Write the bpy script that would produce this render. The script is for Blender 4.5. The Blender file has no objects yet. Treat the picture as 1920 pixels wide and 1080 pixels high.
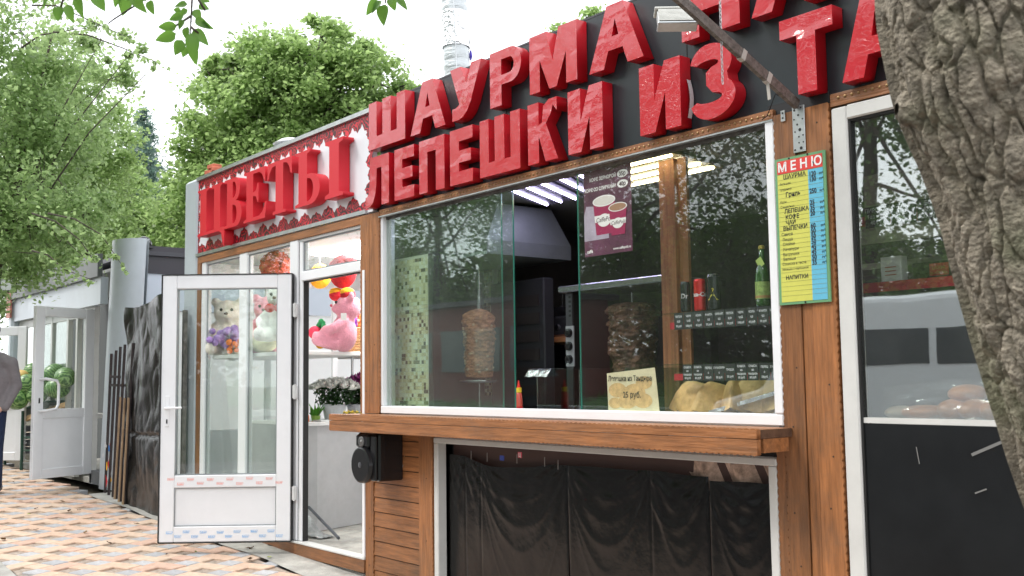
import bpy, math, random
import numpy as np
from mathutils import Vector, Matrix, noise
random.seed(7); RNG = np.random.default_rng(7)
sc = bpy.context.scene
COL = sc.collection
# ------------------------------------------------------------ camera
CAM = Vector((0.0, -4.0, 1.42))
FPX = 1943.14
RT = Vector((0.62653, 0.77928, -0.01322)); UP = Vector((0.07693, -0.04496, 0.99602)); FW = Vector((-0.77559, 0.62506, 0.08812))
cam = bpy.data.cameras.new('camera'); co = bpy.data.objects.new('camera', cam); COL.objects.link(co)
m = Matrix.Identity(4)
for i in range(3):
    m[i][0] = RT[i]; m[i][1] = UP[i]; m[i][2] = -FW[i]; m[i][3] = CAM[i]
co.matrix_world = m
cam.sensor_width = 36; cam.lens = FPX / 1920 * 36; cam.clip_end = 900; cam.clip_start = 0.05
cam.dof.use_dof = True; cam.dof.focus_distance = 6.3; cam.dof.aperture_fstop = 8.5
sc.camera = co
# ------------------------------------------------------------ world, sun, exposure
EL, AZ = 52, 215
w = bpy.data.worlds.new('World'); sc.world = w; w.use_nodes = True
nt = w.node_tree; nt.nodes.clear()
sky = nt.nodes.new('ShaderNodeTexSky'); sky.sky_type = 'NISHITA'; sky.sun_disc = False
sky.sun_elevation = math.radians(EL); sky.sun_rotation = math.radians(AZ); sky.dust_density = 3.0
hs = nt.nodes.new('ShaderNodeHueSaturation'); hs.inputs['Saturation'].default_value = 0.35
tc = nt.nodes.new('ShaderNodeTexCoord'); nz = nt.nodes.new('ShaderNodeTexNoise'); nz.inputs['Scale'].default_value = 2.2; nz.inputs['Detail'].default_value = 4
cr = nt.nodes.new('ShaderNodeValToRGB'); cr.color_ramp.elements[0].color = (10.0, 10.4, 11.0, 1); cr.color_ramp.elements[1].color = (13.5, 13.6, 13.8, 1)
cr.color_ramp.elements[0].position = 0.3; cr.color_ramp.elements[1].position = 0.7
mx = nt.nodes.new('ShaderNodeMix'); mx.data_type = 'RGBA'; mx.inputs[0].default_value = 0.82
bg = nt.nodes.new('ShaderNodeBackground'); bg.inputs['Strength'].default_value = 0.115
wo = nt.nodes.new('ShaderNodeOutputWorld')
L = nt.links
L.new(sky.outputs[0], hs.inputs['Color']); L.new(tc.outputs['Generated'], nz.inputs['Vector']); L.new(nz.outputs['Fac'], cr.inputs[0])
L.new(hs.outputs[0], mx.inputs[6]); L.new(cr.outputs[0], mx.inputs[7]); L.new(mx.outputs[2], bg.inputs['Color']); L.new(bg.outputs[0], wo.inputs[0])
sun = bpy.data.lights.new('sun', 'SUN'); sun.energy = 1.1; sun.angle = math.radians(14); sun.color = (1, 0.96, 0.9)
so = bpy.data.objects.new('sun', sun); COL.objects.link(so)
sd = Vector((-0.55 * math.cos(math.radians(EL)), -0.83 * math.cos(math.radians(EL)), math.sin(math.radians(EL))))
so.rotation_euler = sd.to_track_quat('Z', 'Y').to_euler(); so.location = (-20, -30, 40)
vs = sc.view_settings; vs.view_transform = 'Standard'; vs.look = 'None'; vs.exposure = 0.82; vs.gamma = 1; vs.use_curve_mapping = False
sc.render.engine = 'CYCLES'
sc.cycles.max_bounces = 10; sc.cycles.transparent_max_bounces = 24; sc.cycles.glossy_bounces = 4

# ------------------------------------------------------------ pixel rays (photograph) -> points at real depths
def ray(px, py): return RT * ((px - 960) / FPX) + UP * ((540 - py) / FPX) + FW
def PY(px, py, Y): r = ray(px, py); return CAM + r * ((Y - CAM.y) / r.y)
def PX(px, py, X): r = ray(px, py); return CAM + r * ((X - CAM.x) / r.x)
def PD(px, py, D): return CAM + ray(px, py) * D
SL = -0.037
def gz(X): return SL * (max(-24.0, min(X, 6.0)) + 6.87)
def PG(px, py, dz=0.0):
    r = ray(px, py); t = (SL * (CAM.x + 6.87) + dz - CAM.z) / (r.z - SL * r.x); return CAM + r * t

# ------------------------------------------------------------ materials
MT = {}
def mat(name, col=(.5, .5, .5), rough=.5, metal=0, spec=.5, coat=0, noise_amt=0, nscale=8, bump=0, bscale=40, stretch=None, emis=None, estr=0, trans=0, sheen=0, alpha=1, dirt=0, coat_bump=0):
    if name in MT: return MT[name]
    M_ = bpy.data.materials.new(name); M_.use_nodes = True; n = M_.node_tree.nodes; l = M_.node_tree.links
    b = n['Principled BSDF']; b.inputs['Base Color'].default_value = (*col, 1); b.inputs['Roughness'].default_value = rough
    b.inputs['Metallic'].default_value = metal; b.inputs['Specular IOR Level'].default_value = spec; b.inputs['Coat Weight'].default_value = coat
    b.inputs['Coat Roughness'].default_value = .08
    if sheen: b.inputs['Sheen Weight'].default_value = sheen
    if alpha < 1: b.inputs['Alpha'].default_value = alpha
    if emis: b.inputs['Emission Color'].default_value = (*emis, 1); b.inputs['Emission Strength'].default_value = estr
    t = n.new('ShaderNodeTexCoord'); mp = n.new('ShaderNodeMapping'); l.new(t.outputs['Object'], mp.inputs[0])
    if stretch: mp.inputs['Scale'].default_value = stretch
    if noise_amt:
        a = n.new('ShaderNodeTexNoise'); a.inputs['Scale'].default_value = nscale; a.inputs['Detail'].default_value = 6; a.inputs['Roughness'].default_value = .65
        l.new(mp.outputs[0], a.inputs['Vector'])
        r = n.new('ShaderNodeValToRGB'); e = r.color_ramp.elements; e[0].position = .3; e[1].position = .7
        e[0].color = tuple(c * (1 - noise_amt) for c in col) + (1,); e[1].color = tuple(min(1, c * (1 + noise_amt)) for c in col) + (1,)
        l.new(a.outputs['Fac'], r.inputs[0])
        outc = r.outputs[0]
        if dirt:
            a2 = n.new('ShaderNodeTexNoise'); a2.inputs['Scale'].default_value = 2.3; a2.inputs['Detail'].default_value = 8; a2.inputs['Roughness'].default_value = .75; l.new(t.outputs['Object'], a2.inputs['Vector'])
            r2 = n.new('ShaderNodeValToRGB'); r2.color_ramp.elements[0].position = .48; r2.color_ramp.elements[1].position = .72; l.new(a2.outputs['Fac'], r2.inputs[0])
            ml = n.new('ShaderNodeMath'); ml.operation = 'MULTIPLY'; ml.inputs[1].default_value = dirt; l.new(r2.outputs[0], ml.inputs[0])
            q = n.new('ShaderNodeMix'); q.data_type = 'RGBA'; q.inputs[7].default_value = (.10, .085, .065, 1); l.new(ml.outputs[0], q.inputs[0]); l.new(outc, q.inputs[6]); outc = q.outputs[2]
        l.new(outc, b.inputs['Base Color'])
    if bump:
        c = n.new('ShaderNodeTexNoise'); c.inputs['Scale'].default_value = bscale; c.inputs['Detail'].default_value = 5; l.new(mp.outputs[0], c.inputs['Vector'])
        bp = n.new('ShaderNodeBump'); bp.inputs['Strength'].default_value = bump; bp.inputs['Distance'].default_value = .02; l.new(c.outputs['Fac'], bp.inputs['Height']); l.new(bp.outputs[0], b.inputs['Normal'])
    MT[name] = M_; return M_

def glass(name, tint=(.93, .97, .95), f0=.05, dust=0.0):
    if name in MT: return MT[name]
    M_ = bpy.data.materials.new(name); M_.use_nodes = True; n = M_.node_tree.nodes; l = M_.node_tree.links; n.clear()
    o = n.new('ShaderNodeOutputMaterial'); tr = n.new('ShaderNodeBsdfTransparent'); tr.inputs[0].default_value = (*tint, 1)
    g = n.new('ShaderNodeBsdfGlossy'); g.inputs['Roughness'].default_value = .012; g.inputs[0].default_value = (.95, 1, .98, 1)
    lw = n.new('ShaderNodeLayerWeight'); lw.inputs['Blend'].default_value = .5
    p = n.new('ShaderNodeMath'); p.operation = 'POWER'; p.inputs[1].default_value = 5; l.new(lw.outputs['Facing'], p.inputs[0])
    ma = n.new('ShaderNodeMath'); ma.operation = 'MULTIPLY_ADD'; ma.inputs[1].default_value = 1 - f0; ma.inputs[2].default_value = f0; l.new(p.outputs[0], ma.inputs[0])
    ms = n.new('ShaderNodeMixShader'); l.new(ma.outputs[0], ms.inputs[0]); l.new(tr.outputs[0], ms.inputs[1]); l.new(g.outputs[0], ms.inputs[2])
    # slightly uneven float glass
    t = n.new('ShaderNodeTexCoord'); no = n.new('ShaderNodeTexNoise'); no.inputs['Scale'].default_value = 1.6; l.new(t.outputs['Object'], no.inputs['Vector'])
    bp = n.new('ShaderNodeBump'); bp.inputs['Strength'].default_value = .05; bp.inputs['Distance'].default_value = .02; l.new(no.outputs['Fac'], bp.inputs['Height']); l.new(bp.outputs[0], g.inputs['Normal'])
    out = ms.outputs[0]
    if dust:
        d = n.new('ShaderNodeBsdfDiffuse'); d.inputs[0].default_value = (.6, .62, .6, 1)
        n2 = n.new('ShaderNodeTexNoise'); n2.inputs['Scale'].default_value = 3; n2.inputs['Detail'].default_value = 8; l.new(t.outputs['Object'], n2.inputs['Vector'])
        mm = n.new('ShaderNodeMath'); mm.operation = 'MULTIPLY'; mm.inputs[1].default_value = dust; l.new(n2.outputs['Fac'], mm.inputs[0])
        m2 = n.new('ShaderNodeMixShader'); l.new(mm.outputs[0], m2.inputs[0]); l.new(out, m2.inputs[1]); l.new(d.outputs[0], m2.inputs[2]); out = m2.outputs[0]
    l.new(out, o.inputs[0]); MT[name] = M_; return M_

def film_red(name, col, coatn=.9, rough=.32, wr=1.0):
    """red plastic under wrinkled, partly peeling protective film"""
    M_ = mat(name, col, rough=rough, coat=coatn); n = M_.node_tree.nodes; l = M_.node_tree.links; b = n['Principled BSDF']; b.inputs['Coat Roughness'].default_value = .04
    t = n.new('ShaderNodeTexCoord'); mp = n.new('ShaderNodeMapping'); mp.inputs['Scale'].default_value = (1, 1, 2.1); mp.inputs['Rotation'].default_value = (0, .6, 0); l.new(t.outputs['Object'], mp.inputs[0])
    def N(scale, det, dist): v = n.new('ShaderNodeTexNoise'); v.inputs['Scale'].default_value = scale; v.inputs['Detail'].default_value = det; v.inputs['Distortion'].default_value = dist; l.new(mp.outputs[0], v.inputs['Vector']); return v.outputs['Fac']
    def Mth(op, a, b_): q = n.new('ShaderNodeMath'); q.operation = op; [l.new(x, q.inputs[i]) if not isinstance(x, (int, float)) else setattr(q.inputs[i], 'default_value', x) for i, x in enumerate((a, b_))]; return q.outputs[0]
    crease = Mth('SUBTRACT', .03, Mth('MINIMUM', Mth('ABSOLUTE', Mth('SUBTRACT', N(9, 2, 2.6), .5), 0), .03))
    vo = n.new('ShaderNodeTexVoronoi'); vo.inputs['Scale'].default_value = 7; l.new(mp.outputs[0], vo.inputs['Vector'])
    mask = n.new('ShaderNodeValToRGB'); mask.color_ramp.elements[0].position = .50; mask.color_ramp.elements[1].position = .60; l.new(N(1.7, 2, 0), mask.inputs[0])
    facets = Mth('MULTIPLY', Mth('MULTIPLY', vo.outputs['Distance'], .12), mask.outputs[0])
    h = Mth('ADD', Mth('MULTIPLY', crease, Mth('ADD', Mth('MULTIPLY', mask.outputs[0], 1.9), .12)), facets)
    bp = n.new('ShaderNodeBump'); bp.inputs['Strength'].default_value = 1.0; bp.inputs['Distance'].default_value = .22 * wr; l.new(h, bp.inputs['Height']); l.new(bp.outputs[0], b.inputs['Coat Normal'])
    return M_

def leafmat(name, col, tcol, var=.35, gloss=.35):
    M_ = bpy.data.materials.new(name); M_.use_nodes = True; n = M_.node_tree.nodes; l = M_.node_tree.links; b = n['Principled BSDF']
    b.inputs['Roughness'].default_value = gloss; b.inputs['Specular IOR Level'].default_value = .4
    g = n.new('ShaderNodeNewGeometry'); r = n.new('ShaderNodeValToRGB'); e = r.color_ramp.elements
    e[0].color = tuple(c * (1 - var) for c in col) + (1,); e[1].color = tuple(c * (1 + var) for c in col) + (1,); l.new(g.outputs['Random Per Island'], r.inputs[0]); l.new(r.outputs[0], b.inputs['Base Color'])
    t = n.new('ShaderNodeBsdfTranslucent'); t.inputs[0].default_value = (*tcol, 1); ad = n.new('ShaderNodeMixShader'); ad.inputs[0].default_value = .46
    l.new(b.outputs[0], ad.inputs[1]); l.new(t.outputs[0], ad.inputs[2]); l.new(ad.outputs[0], n['Material Output'].inputs[0])
    MT[name] = M_; return M_

WOOD = mat('varnished_wood', (.285, .122, .045), rough=.45, noise_amt=.42, nscale=5, bump=.25, bscale=12, stretch=(9, 9, .7), dirt=.45)
WOODH = mat('varnished_wood_lengthwise', (.30, .128, .048), rough=.45, noise_amt=.42, nscale=5, bump=.25, bscale=12, stretch=(.7, 9, 9), dirt=.45)
WOODD = mat('weathered_end_wood', (.11, .055, .03), rough=.7, noise_amt=.4, nscale=20, bump=.3)
PVC = mat('white_pvc', (.80, .81, .83), rough=.3, noise_amt=.03, nscale=3, dirt=.05)
PVC2 = mat('greyish_pvc', (.62, .62, .60), rough=.35, noise_amt=.06, nscale=4, dirt=.12)
SEAL = mat('black_rubber_seal', (.015, .015, .015), rough=.6)
def board_tone(M_):
    n = M_.node_tree.nodes; l = M_.node_tree.links; b = n['Principled BSDF']; src = b.inputs['Base Color'].links[0].from_socket; oi = n.new('ShaderNodeObjectInfo'); r = n.new('ShaderNodeValToRGB'); r.color_ramp.elements[0].color = (.68, .66, .66, 1); r.color_ramp.elements[1].color = (1.12, 1.05, 1.0, 1)
    q = n.new('ShaderNodeMix'); q.data_type = 'RGBA'; q.blend_type = 'MULTIPLY'; q.inputs[0].default_value = 1; l.new(oi.outputs['Random'], r.inputs[0]); l.new(src, q.inputs[6]); l.new(r.outputs[0], q.inputs[7]); l.new(q.outputs[2], b.inputs['Base Color'])
board_tone(WOOD); board_tone(WOODH)
BLACKP = mat('black_sign_panel', (.022, .028, .034), rough=.32, noise_amt=.25, nscale=2)
GREYAL = mat('grey_aluminium_panel', (.48, .53, .57), rough=.38, metal=.1, noise_amt=.05, nscale=1.5, dirt=.08)
DKFAS = mat('dark_grey_fascia', (.045, .045, .055), rough=.4, noise_amt=.15, nscale=2)
GALV = mat('galvanised_steel', (.52, .54, .55), rough=.38, metal=.85, noise_amt=.15, nscale=12, bump=.05)
RUSTY = mat('dull_painted_steel', (.16, .15, .14), rough=.6, metal=.4, noise_amt=.45, nscale=18, bump=.2)
CONC = mat('concrete', (.36, .35, .32), rough=.9, noise_amt=.28, nscale=6, bump=.5, bscale=60, dirt=.3)
ASPH = mat('asphalt', (.055, .055, .056), rough=.9, noise_amt=.3, nscale=30, bump=.6, bscale=180)
TARP = mat('black_polythene', (.004, .0038, .0035), rough=.2, spec=.4, bump=.1, bscale=25)
GLASS = glass('window_glass', (.965, .985, .975), f0=.045, dust=.012)
GLASSR = glass('reflective_window_glass', (.95, .97, .96), f0=.20, dust=.03)
GLASSG = glass('green_tinted_glass', (.945, .985, .965), f0=.065, dust=.04)
GLASSE = mat('green_glass_edge', (.03, .16, .12), rough=.15)
CLEAR = glass('clear_glass', f0=.05)
REDL = film_red('red_letter_face', (.50, .008, .020), coatn=.8)
REDS = mat('red_letter_side', (.44, .007, .015), rough=.28)
REDF = mat('satin_red_letter', (.60, .014, .028), rough=.5)
WHITE = mat('white_paint', (.78, .78, .77), rough=.5, noise_amt=.04, nscale=4)
DARKI = mat('dark_interior', (.018, .018, .020), rough=.7)
BLACKM = mat('black_plastic', (.010, .010, .011), rough=.22)
STEEL = mat('stainless_steel', (.55, .56, .58), rough=.25, metal=.95, noise_amt=.1, nscale=10)
FOIL = mat('aluminium_foil', (.75, .76, .78), rough=.22, metal=1, bump=1.0, bscale=28)

# ------------------------------------------------------------ mesh builder
WL = {}
class MB:
    def __init__(s): s.v = []; s.f = []; s.m = []; s.mi = 0
    def add(s, vs, fs):
        o = len(s.v); s.v += [tuple(v) for v in vs]; s.f += [tuple(i + o for i in f) for f in fs]; s.m += [s.mi] * len(fs); return s
    def box(s, x0, x1, y0, y1, z0, z1, bev=0.0):
        c = Vector(((x0 + x1) / 2, (y0 + y1) / 2, (z0 + z1) / 2)); return s.obox(c, Vector((1, 0, 0)), Vector((0, 1, 0)), Vector((0, 0, 1)), abs(x1 - x0), abs(y1 - y0), abs(z1 - z0), bev)
    def obox(s, c, ax, ay, az, lx, ly, lz, bev=0.0):
        hx, hy, hz = lx / 2, ly / 2, lz / 2
        if bev <= 0 or min(lx, ly, lz) < bev * 2.2:
            vs = [c + ax * (sx * hx) + ay * (sy * hy) + az * (sz * hz) for sx in (-1, 1) for sy in (-1, 1) for sz in (-1, 1)]
            return s.add(vs, [(0, 1, 3, 2), (4, 6, 7, 5), (0, 4, 5, 1), (2, 3, 7, 6), (0, 2, 6, 4), (1, 5, 7, 3)])
        vs = []; idx = {}
        for sx in (-1, 1):
            for sy in (-1, 1):
                for sz in (-1, 1):
                    for k in range(3):
                        d = [hx - bev, hy - bev, hz - bev]; d[k] += bev
                        idx[(sx, sy, sz, k)] = len(vs); vs.append(c + ax * (sx * d[0]) + ay * (sy * d[1]) + az * (sz * d[2]))
        fs = []
        for k in range(3):
            a, b = (k + 1) % 3, (k + 2) % 3
            for sg in (-1, 1):
                q = []
                for (u, v) in ((-1, -1), (1, -1), (1, 1), (-1, 1)):
                    t = [0, 0, 0]; t[k] = sg; t[a] = u; t[b] = v; q.append(idx[(*t, k)])
                fs.append(q if sg > 0 else q[::-1])
        for k in range(3):
            a, b = (k + 1) % 3, (k + 2) % 3
            for u in (-1, 1):
                for v in (-1, 1):
                    t = [0, 0, 0]; t[a] = u; t[b] = v
                    t0 = list(t); t0[k] = -1; t1 = list(t); t1[k] = 1
                    q = [idx[(*t0, a)], idx[(*t1, a)], idx[(*t1, b)], idx[(*t0, b)]]
                    fs.append(q if u * v < 0 else q[::-1])
        for sx in (-1, 1):
            for sy in (-1, 1):
                for sz in (-1, 1):
                    q = [idx[(sx, sy, sz, k)] for k in range(3)]; fs.append(q if sx * sy * sz > 0 else q[::-1])
        return s.add(vs, fs)
    def beam(s, a, b, w_, h_, up=Vector((0, 0, 1)), bev=0):
        a = Vector(a); b = Vector(b); d = (b - a); Ln = d.length; d.normalize(); x = d.cross(up)
        if x.length < 1e-4: x = d.cross(Vector((1, 0, 0)))
        x.normalize(); z = x.cross(d); return s.obox((a + b) / 2, x, d, z, w_, Ln, h_, bev)
    def tube(s, pts, rad, n=10, cap=True):
        pts = [Vector(p) for p in pts]; k = len(pts); rr = rad if isinstance(rad, (list, tuple)) else [rad] * k
        vs = []; fs = []; px = None
        for i, p in enumerate(pts):
            d = (pts[min(i + 1, k - 1)] - pts[max(i - 1, 0)]).normalized()
            if px is None: px = d.cross(Vector((0, 0, 1)) if abs(d.z) < .9 else Vector((1, 0, 0))).normalized()
            else: px = (px - d * px.dot(d)).normalized()
            py = d.cross(px)
            for j in range(n):
                a = 2 * math.pi * j / n; vs.append(p + (px * math.cos(a) + py * math.sin(a)) * rr[i])
        for i in range(k - 1):
            for j in range(n):
                fs.append((i * n + j, i * n + (j + 1) % n, (i + 1) * n + (j + 1) % n, (i + 1) * n + j))
        if cap: fs.append(tuple(range(n))[::-1]); fs.append(tuple(range((k - 1) * n, k * n)))
        return s.add(vs, fs)
    def lathe(s, prof, c, n=16, ax=Vector((0, 0, 1))):
        """prof: (r, h) list along ax from c"""
        ax = Vector(ax).normalized(); c = Vector(c); x = ax.cross(Vector((0, 0, 1)) if abs(ax.z) < .9 else Vector((1, 0, 0))).normalized(); y = ax.cross(x)
        vs = []; fs = []
        for (r, h) in prof:
            for j in range(n): a = 2 * math.pi * j / n; vs.append(c + ax * h + (x * math.cos(a) + y * math.sin(a)) * max(r, 1e-4))
        for i in range(len(prof) - 1):
            for j in range(n): fs.append((i * n + j, i * n + (j + 1) % n, (i + 1) * n + (j + 1) % n, (i + 1) * n + j))
        fs.append(tuple(range(n))[::-1]); fs.append(tuple(range((len(prof) - 1) * n, len(prof) * n))); return s.add(vs, fs)
    def ell(s, c, r, nu=16, nv=10, rot=None):
        c = Vector(c); vs = []; fs = []
        r = r if isinstance(r, (tuple, list)) else (r, r, r)
        for i in range(nv + 1):
            t = math.pi * i / nv
            for j in range(nu):
                a = 2 * math.pi * j / nu; p = Vector((r[0] * math.sin(t) * math.cos(a), r[1] * math.sin(t) * math.sin(a), r[2] * math.cos(t)))
                if rot: p = rot @ p
                vs.append(c + p)
        for i in range(nv):
            for j in range(nu): fs.append((i * nu + j, (i + 1) * nu + j, (i + 1) * nu + (j + 1) % nu, i * nu + (j + 1) % nu))
        return s.add(vs, fs)
    def grid(s, fn, nu, nv, flip=False):
        vs = [fn(i / nu, j / nv) for j in range(nv + 1) for i in range(nu + 1)]
        fs = []
        for j in range(nv):
            for i in range(nu):
                q = (j * (nu + 1) + i, j * (nu + 1) + i + 1, (j + 1) * (nu + 1) + i + 1, (j + 1) * (nu + 1) + i); fs.append(q[::-1] if flip else q)
        return s.add(vs, fs)
    def prism(s, pts, y0, y1):
        """convex or simple polygon in XZ, extruded in Y"""
        n = len(pts); vs = [(p[0], y0, p[1]) for p in pts] + [(p[0], y1, p[1]) for p in pts]
        fs = [tuple(range(n)), tuple(range(n, 2 * n))[::-1]] + [(i, i + n, (i + 1) % n + n, (i + 1) % n) for i in range(n)]
        return s.add(vs, fs)
    def build(s, name, mats, parent=None, smooth=False, local=False, kind=None, label=None):
        me = bpy.data.meshes.new(name); off = WL.get(parent, Vector((0, 0, 0))) if parent and not local else Vector((0, 0, 0))
        me.from_pydata([(v[0] - off.x, v[1] - off.y, v[2] - off.z) for v in s.v], [], s.f)
        for mm in (mats if isinstance(mats, (list, tuple)) else [mats]): me.materials.append(mm)
        if any(s.m): me.polygons.foreach_set('material_index', s.m)
        if smooth: me.polygons.foreach_set('use_smooth', [True] * len(me.polygons))
        me.update()
        o = bpy.data.objects.new(name, me); COL.objects.link(o)
        if parent: o.parent = parent; WL[o] = WL.get(parent, Vector((0, 0, 0))) if not local else Vector((0, 0, 0))
        if kind: o['kind'] = kind
        if label: o['label'] = label
        return o
def link(name, me, parent, loc=(0, 0, 0), rot=(0, 0, 0), scale=None):
    o = bpy.data.objects.new(name, me); COL.objects.link(o)
    off = WL.get(parent, Vector((0, 0, 0))) if parent else Vector((0, 0, 0))
    o.location = Vector(loc) - off; o.rotation_euler = rot
    if scale: o.scale = scale
    if parent: o.parent = parent
    return o
def thing(name, label, cat, loc=(0, 0, 0), group=None, rotz=0):
    o = bpy.data.objects.new(name, None); COL.objects.link(o); o.location = loc; o.rotation_euler.z = rotz
    o['label'] = label; o['category'] = cat; o.empty_display_size = .1
    if group: o['group'] = group
    WL[o] = Vector(loc); return o
def tag(o, label, cat, group=None):
    o['label'] = label; o['category'] = cat
    if group: o['group'] = group
    return o
def structure(o): o['kind'] = 'structure'; return o
def eval_mesh(o):
    dg = bpy.context.evaluated_depsgraph_get(); me = bpy.data.meshes.new_from_object(o.evaluated_get(dg)); return me
BX = (Vector((1, 0, 0)), Vector((0, 0, 1)), Vector((0, -1, 0)))   # facade basis: right, up, outward
def curve_mesh(cu, extr, org, basis, mats, name, parent, off=0.0, smooth=False, label=None):
    cu.extrude = extr / 2; cu.offset = off
    t = bpy.data.objects.new('tmp', cu); COL.objects.link(t); me = eval_mesh(t); bpy.data.objects.remove(t); bpy.data.curves.remove(cu)
    me.name = name; base = WL.get(parent, Vector((0, 0, 0))); org = Vector(org) - base
    n = len(me.vertices); a = np.empty(n * 3); me.vertices.foreach_get('co', a); a = a.reshape(-1, 3); a[:, 2] += extr / 2
    Bm = np.array([list(b) for b in basis]); a = a @ Bm + np.array(list(org)); me.vertices.foreach_set('co', a.ravel())
    me.materials.clear()
    ml = mats if isinstance(mats, (list, tuple)) else [mats]
    for q in ml: me.materials.append(q)
    me.update()
    if len(ml) > 1:
        nb = Vector(basis[2])
        for p in me.polygons: p.material_index = 0 if abs(p.normal.dot(nb)) > .9 else 1
    else:
        for p in me.polygons: p.material_index = 0
    o = bpy.data.objects.new(name, me); COL.objects.link(o)
    if parent: o.parent = parent; WL[o] = base
    if label: o['label'] = label
    return o
def poly(name, loops, extr, org, mats, parent, basis=BX, label=None):
    cu = bpy.data.curves.new('c', 'CURVE'); cu.dimensions = '2D'; cu.fill_mode = 'BOTH'
    for lp in loops:
        sp = cu.splines.new('POLY'); sp.points.add(len(lp) - 1)
        for i, p in enumerate(lp): sp.points[i].co = (p[0], p[1], 0, 1)
        sp.use_cyclic_u = True
    return curve_mesh(cu, extr, org, basis, mats, name, parent, label=label)
def text(s, size, org, mat_, parent, name='lettering', basis=BX, align='LEFT', bold=0.0, sx=1.0, extr=0.0, shear=0):
    cu = bpy.data.curves.new('t', 'FONT'); cu.body = s; cu.size = size; cu.align_x = align; cu.shear = shear; cu.resolution_u = 3
    b = (Vector(basis[0]) * sx, basis[1], basis[2]) if sx != 1 else basis
    return curve_mesh(cu, extr, org, b, mat_, name, parent, off=bold)
def arc(cx, cy, rx, ry, a0, a1, n=10): return [(cx + rx * math.cos(math.radians(a0 + (a1 - a0) * i / n)), cy + ry * math.sin(math.radians(a0 + (a1 - a0) * i / n))) for i in range(n + 1)]
def blob(name, parts, voxel, mat_, parent=None, smooth_it=4):
    """one continuous surface from overlapping ellipsoids/capsules"""
    b = MB()
    for p in parts:
        if p[0] == 'e': b.ell(p[1], p[2], 14, 10, p[3] if len(p) > 3 else None)
        else: b.tube(p[1], p[2], 12); [b.ell(q, r_, 12, 8) for q, r_ in zip(p[1], p[2])]
    o = b.build('tmp', mat_, parent); md = o.modifiers.new('r', 'REMESH'); md.mode = 'VOXEL'; md.voxel_size = voxel; md.use_smooth_shade = True
    ms = o.modifiers.new('s', 'SMOOTH'); ms.iterations = smooth_it; ms.factor = .5
    me = eval_mesh(o); me.materials.clear(); me.materials.append(mat_); me.name = name
    old = o.data; o.modifiers.clear(); o.data = me; o.name = name; bpy.data.meshes.remove(old); return o

# ============================================================ GROUND
def ground_sheet(name, xs, ys, dz, m_, kind='structure'):
    b = MB(); nx, ny = len(xs), len(ys)
    b.add([(x, y, gz(x) + dz(x, y)) for y in ys for x in xs], [(j * nx + i, j * nx + i + 1, (j + 1) * nx + i + 1, (j + 1) * nx + i) for j in range(ny - 1) for i in range(nx - 1)])
    return b.build(name, m_, kind=kind)
GX = [-420, -200, -90, -60, -45, -35, -30, -27] + [x * 1.0 for x in range(-25, 11)] + [20, 40, 90, 200, 420]
SOIL = mat('soil', (.09, .075, .05), rough=.95, noise_amt=.4, nscale=10, bump=.6, bscale=40)
ground_sheet('ground', GX, [-420, -200, -100, -60, -30, -20, -14, -10, -6, -3, 0, 3, 6, 10, 20, 40, 100, 200, 420], lambda x, y: -.19, SOIL)
ground_sheet('road', GX[7:-4], [-9.6, -6, -2.02], lambda x, y: -.165, ASPH)
def kerb_y(x): return -1.99 + .045 * (-8.2 - x)
PAVB = mat('paver_bed', (.34, .28, .23), rough=.95, noise_amt=.4, nscale=30, bump=.5)
pav = MB(); xs = [x * .5 for x in range(-46, 9)]
for i in range(len(xs) - 1):
    a, c = xs[i], xs[i + 1]
    pav.add([(a, kerb_y(a), gz(a) - .014), (c, kerb_y(c), gz(c) - .014), (c, -.33, gz(c) - .014), (a, -.33, gz(a) - .014)], [(0, 1, 2, 3)])
pavement = pav.build('pavement', PAVB, kind='structure')
WL[pavement] = Vector((0, 0, 0))
# concrete strip along the kiosks
cs = MB()
cs.grid(lambda u, v: (-12.2 + u * 15.2, -.33 - .02 * math.sin(u * 60) + v * 1.2, gz(-12.2 + u * 15.2) + .006 + .012 * v + .003 * noise.noise(Vector((u * 90, v * 9, 0)))), 150, 6)
cs.build('concrete_strip', CONC, kind='structure')
# kerb stones
kb = MB(); x = -16.0
while x < 1:
    y = kerb_y(x + .5) - .10; kb.obox(Vector((x + .5, y, gz(x + .5) - .09)), Vector((1, -.045, SL)).normalized(), Vector((.045, 1, 0)).normalized(), Vector((-SL, 0, 1)).normalized(), .985, .16, .21, .014); x += 1.0
kb.build('kerb', CONC, kind='structure')
# pavers laid in a pinwheel of grey squares and peach bricks
GP = [mat('grey_paver', (.38, .385, .40), rough=.85, noise_amt=.18, nscale=25, bump=.4, bscale=150, dirt=.15), mat('grey_paver_light', (.44, .44, .45), rough=.85, noise_amt=.2, nscale=25, bump=.4, bscale=150, dirt=.15)]
PP = [mat('peach_paver', (.60, .42, .31), rough=.85, noise_amt=.2, nscale=14, bump=.4, bscale=150, dirt=.2),
      mat('pinkish_paver', (.57, .38, .29), rough=.85, noise_amt=.22, nscale=14, bump=.4, bscale=150, dirt=.25),
      mat('sandy_paver', (.60, .45, .34), rough=.85, noise_amt=.18, nscale=14, bump=.4, bscale=150, dirt=.2)]
a_ = .150; th = math.radians(26.57); ca, sa = math.cos(th), math.sin(th)
def paver_mesh(lx, ly, m_, nm):
    b = MB(); b.obox(Vector((0, 0, -.03)), Vector((1, 0, 0)), Vector((0, 1, 0)), Vector((0, 0, 1)), lx - .007, ly - .007, .06, .005); o = b.build(nm, m_); me = o.data; bpy.data.objects.remove(o); return me
PM = {}
for k, mm in enumerate(GP): PM['g', k] = paver_mesh(a_, a_, mm, 'paver')
for k, mm in enumerate(PP): PM['p', k] = paver_mesh(2 * a_, a_, mm, 'paver')
cells = []
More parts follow.
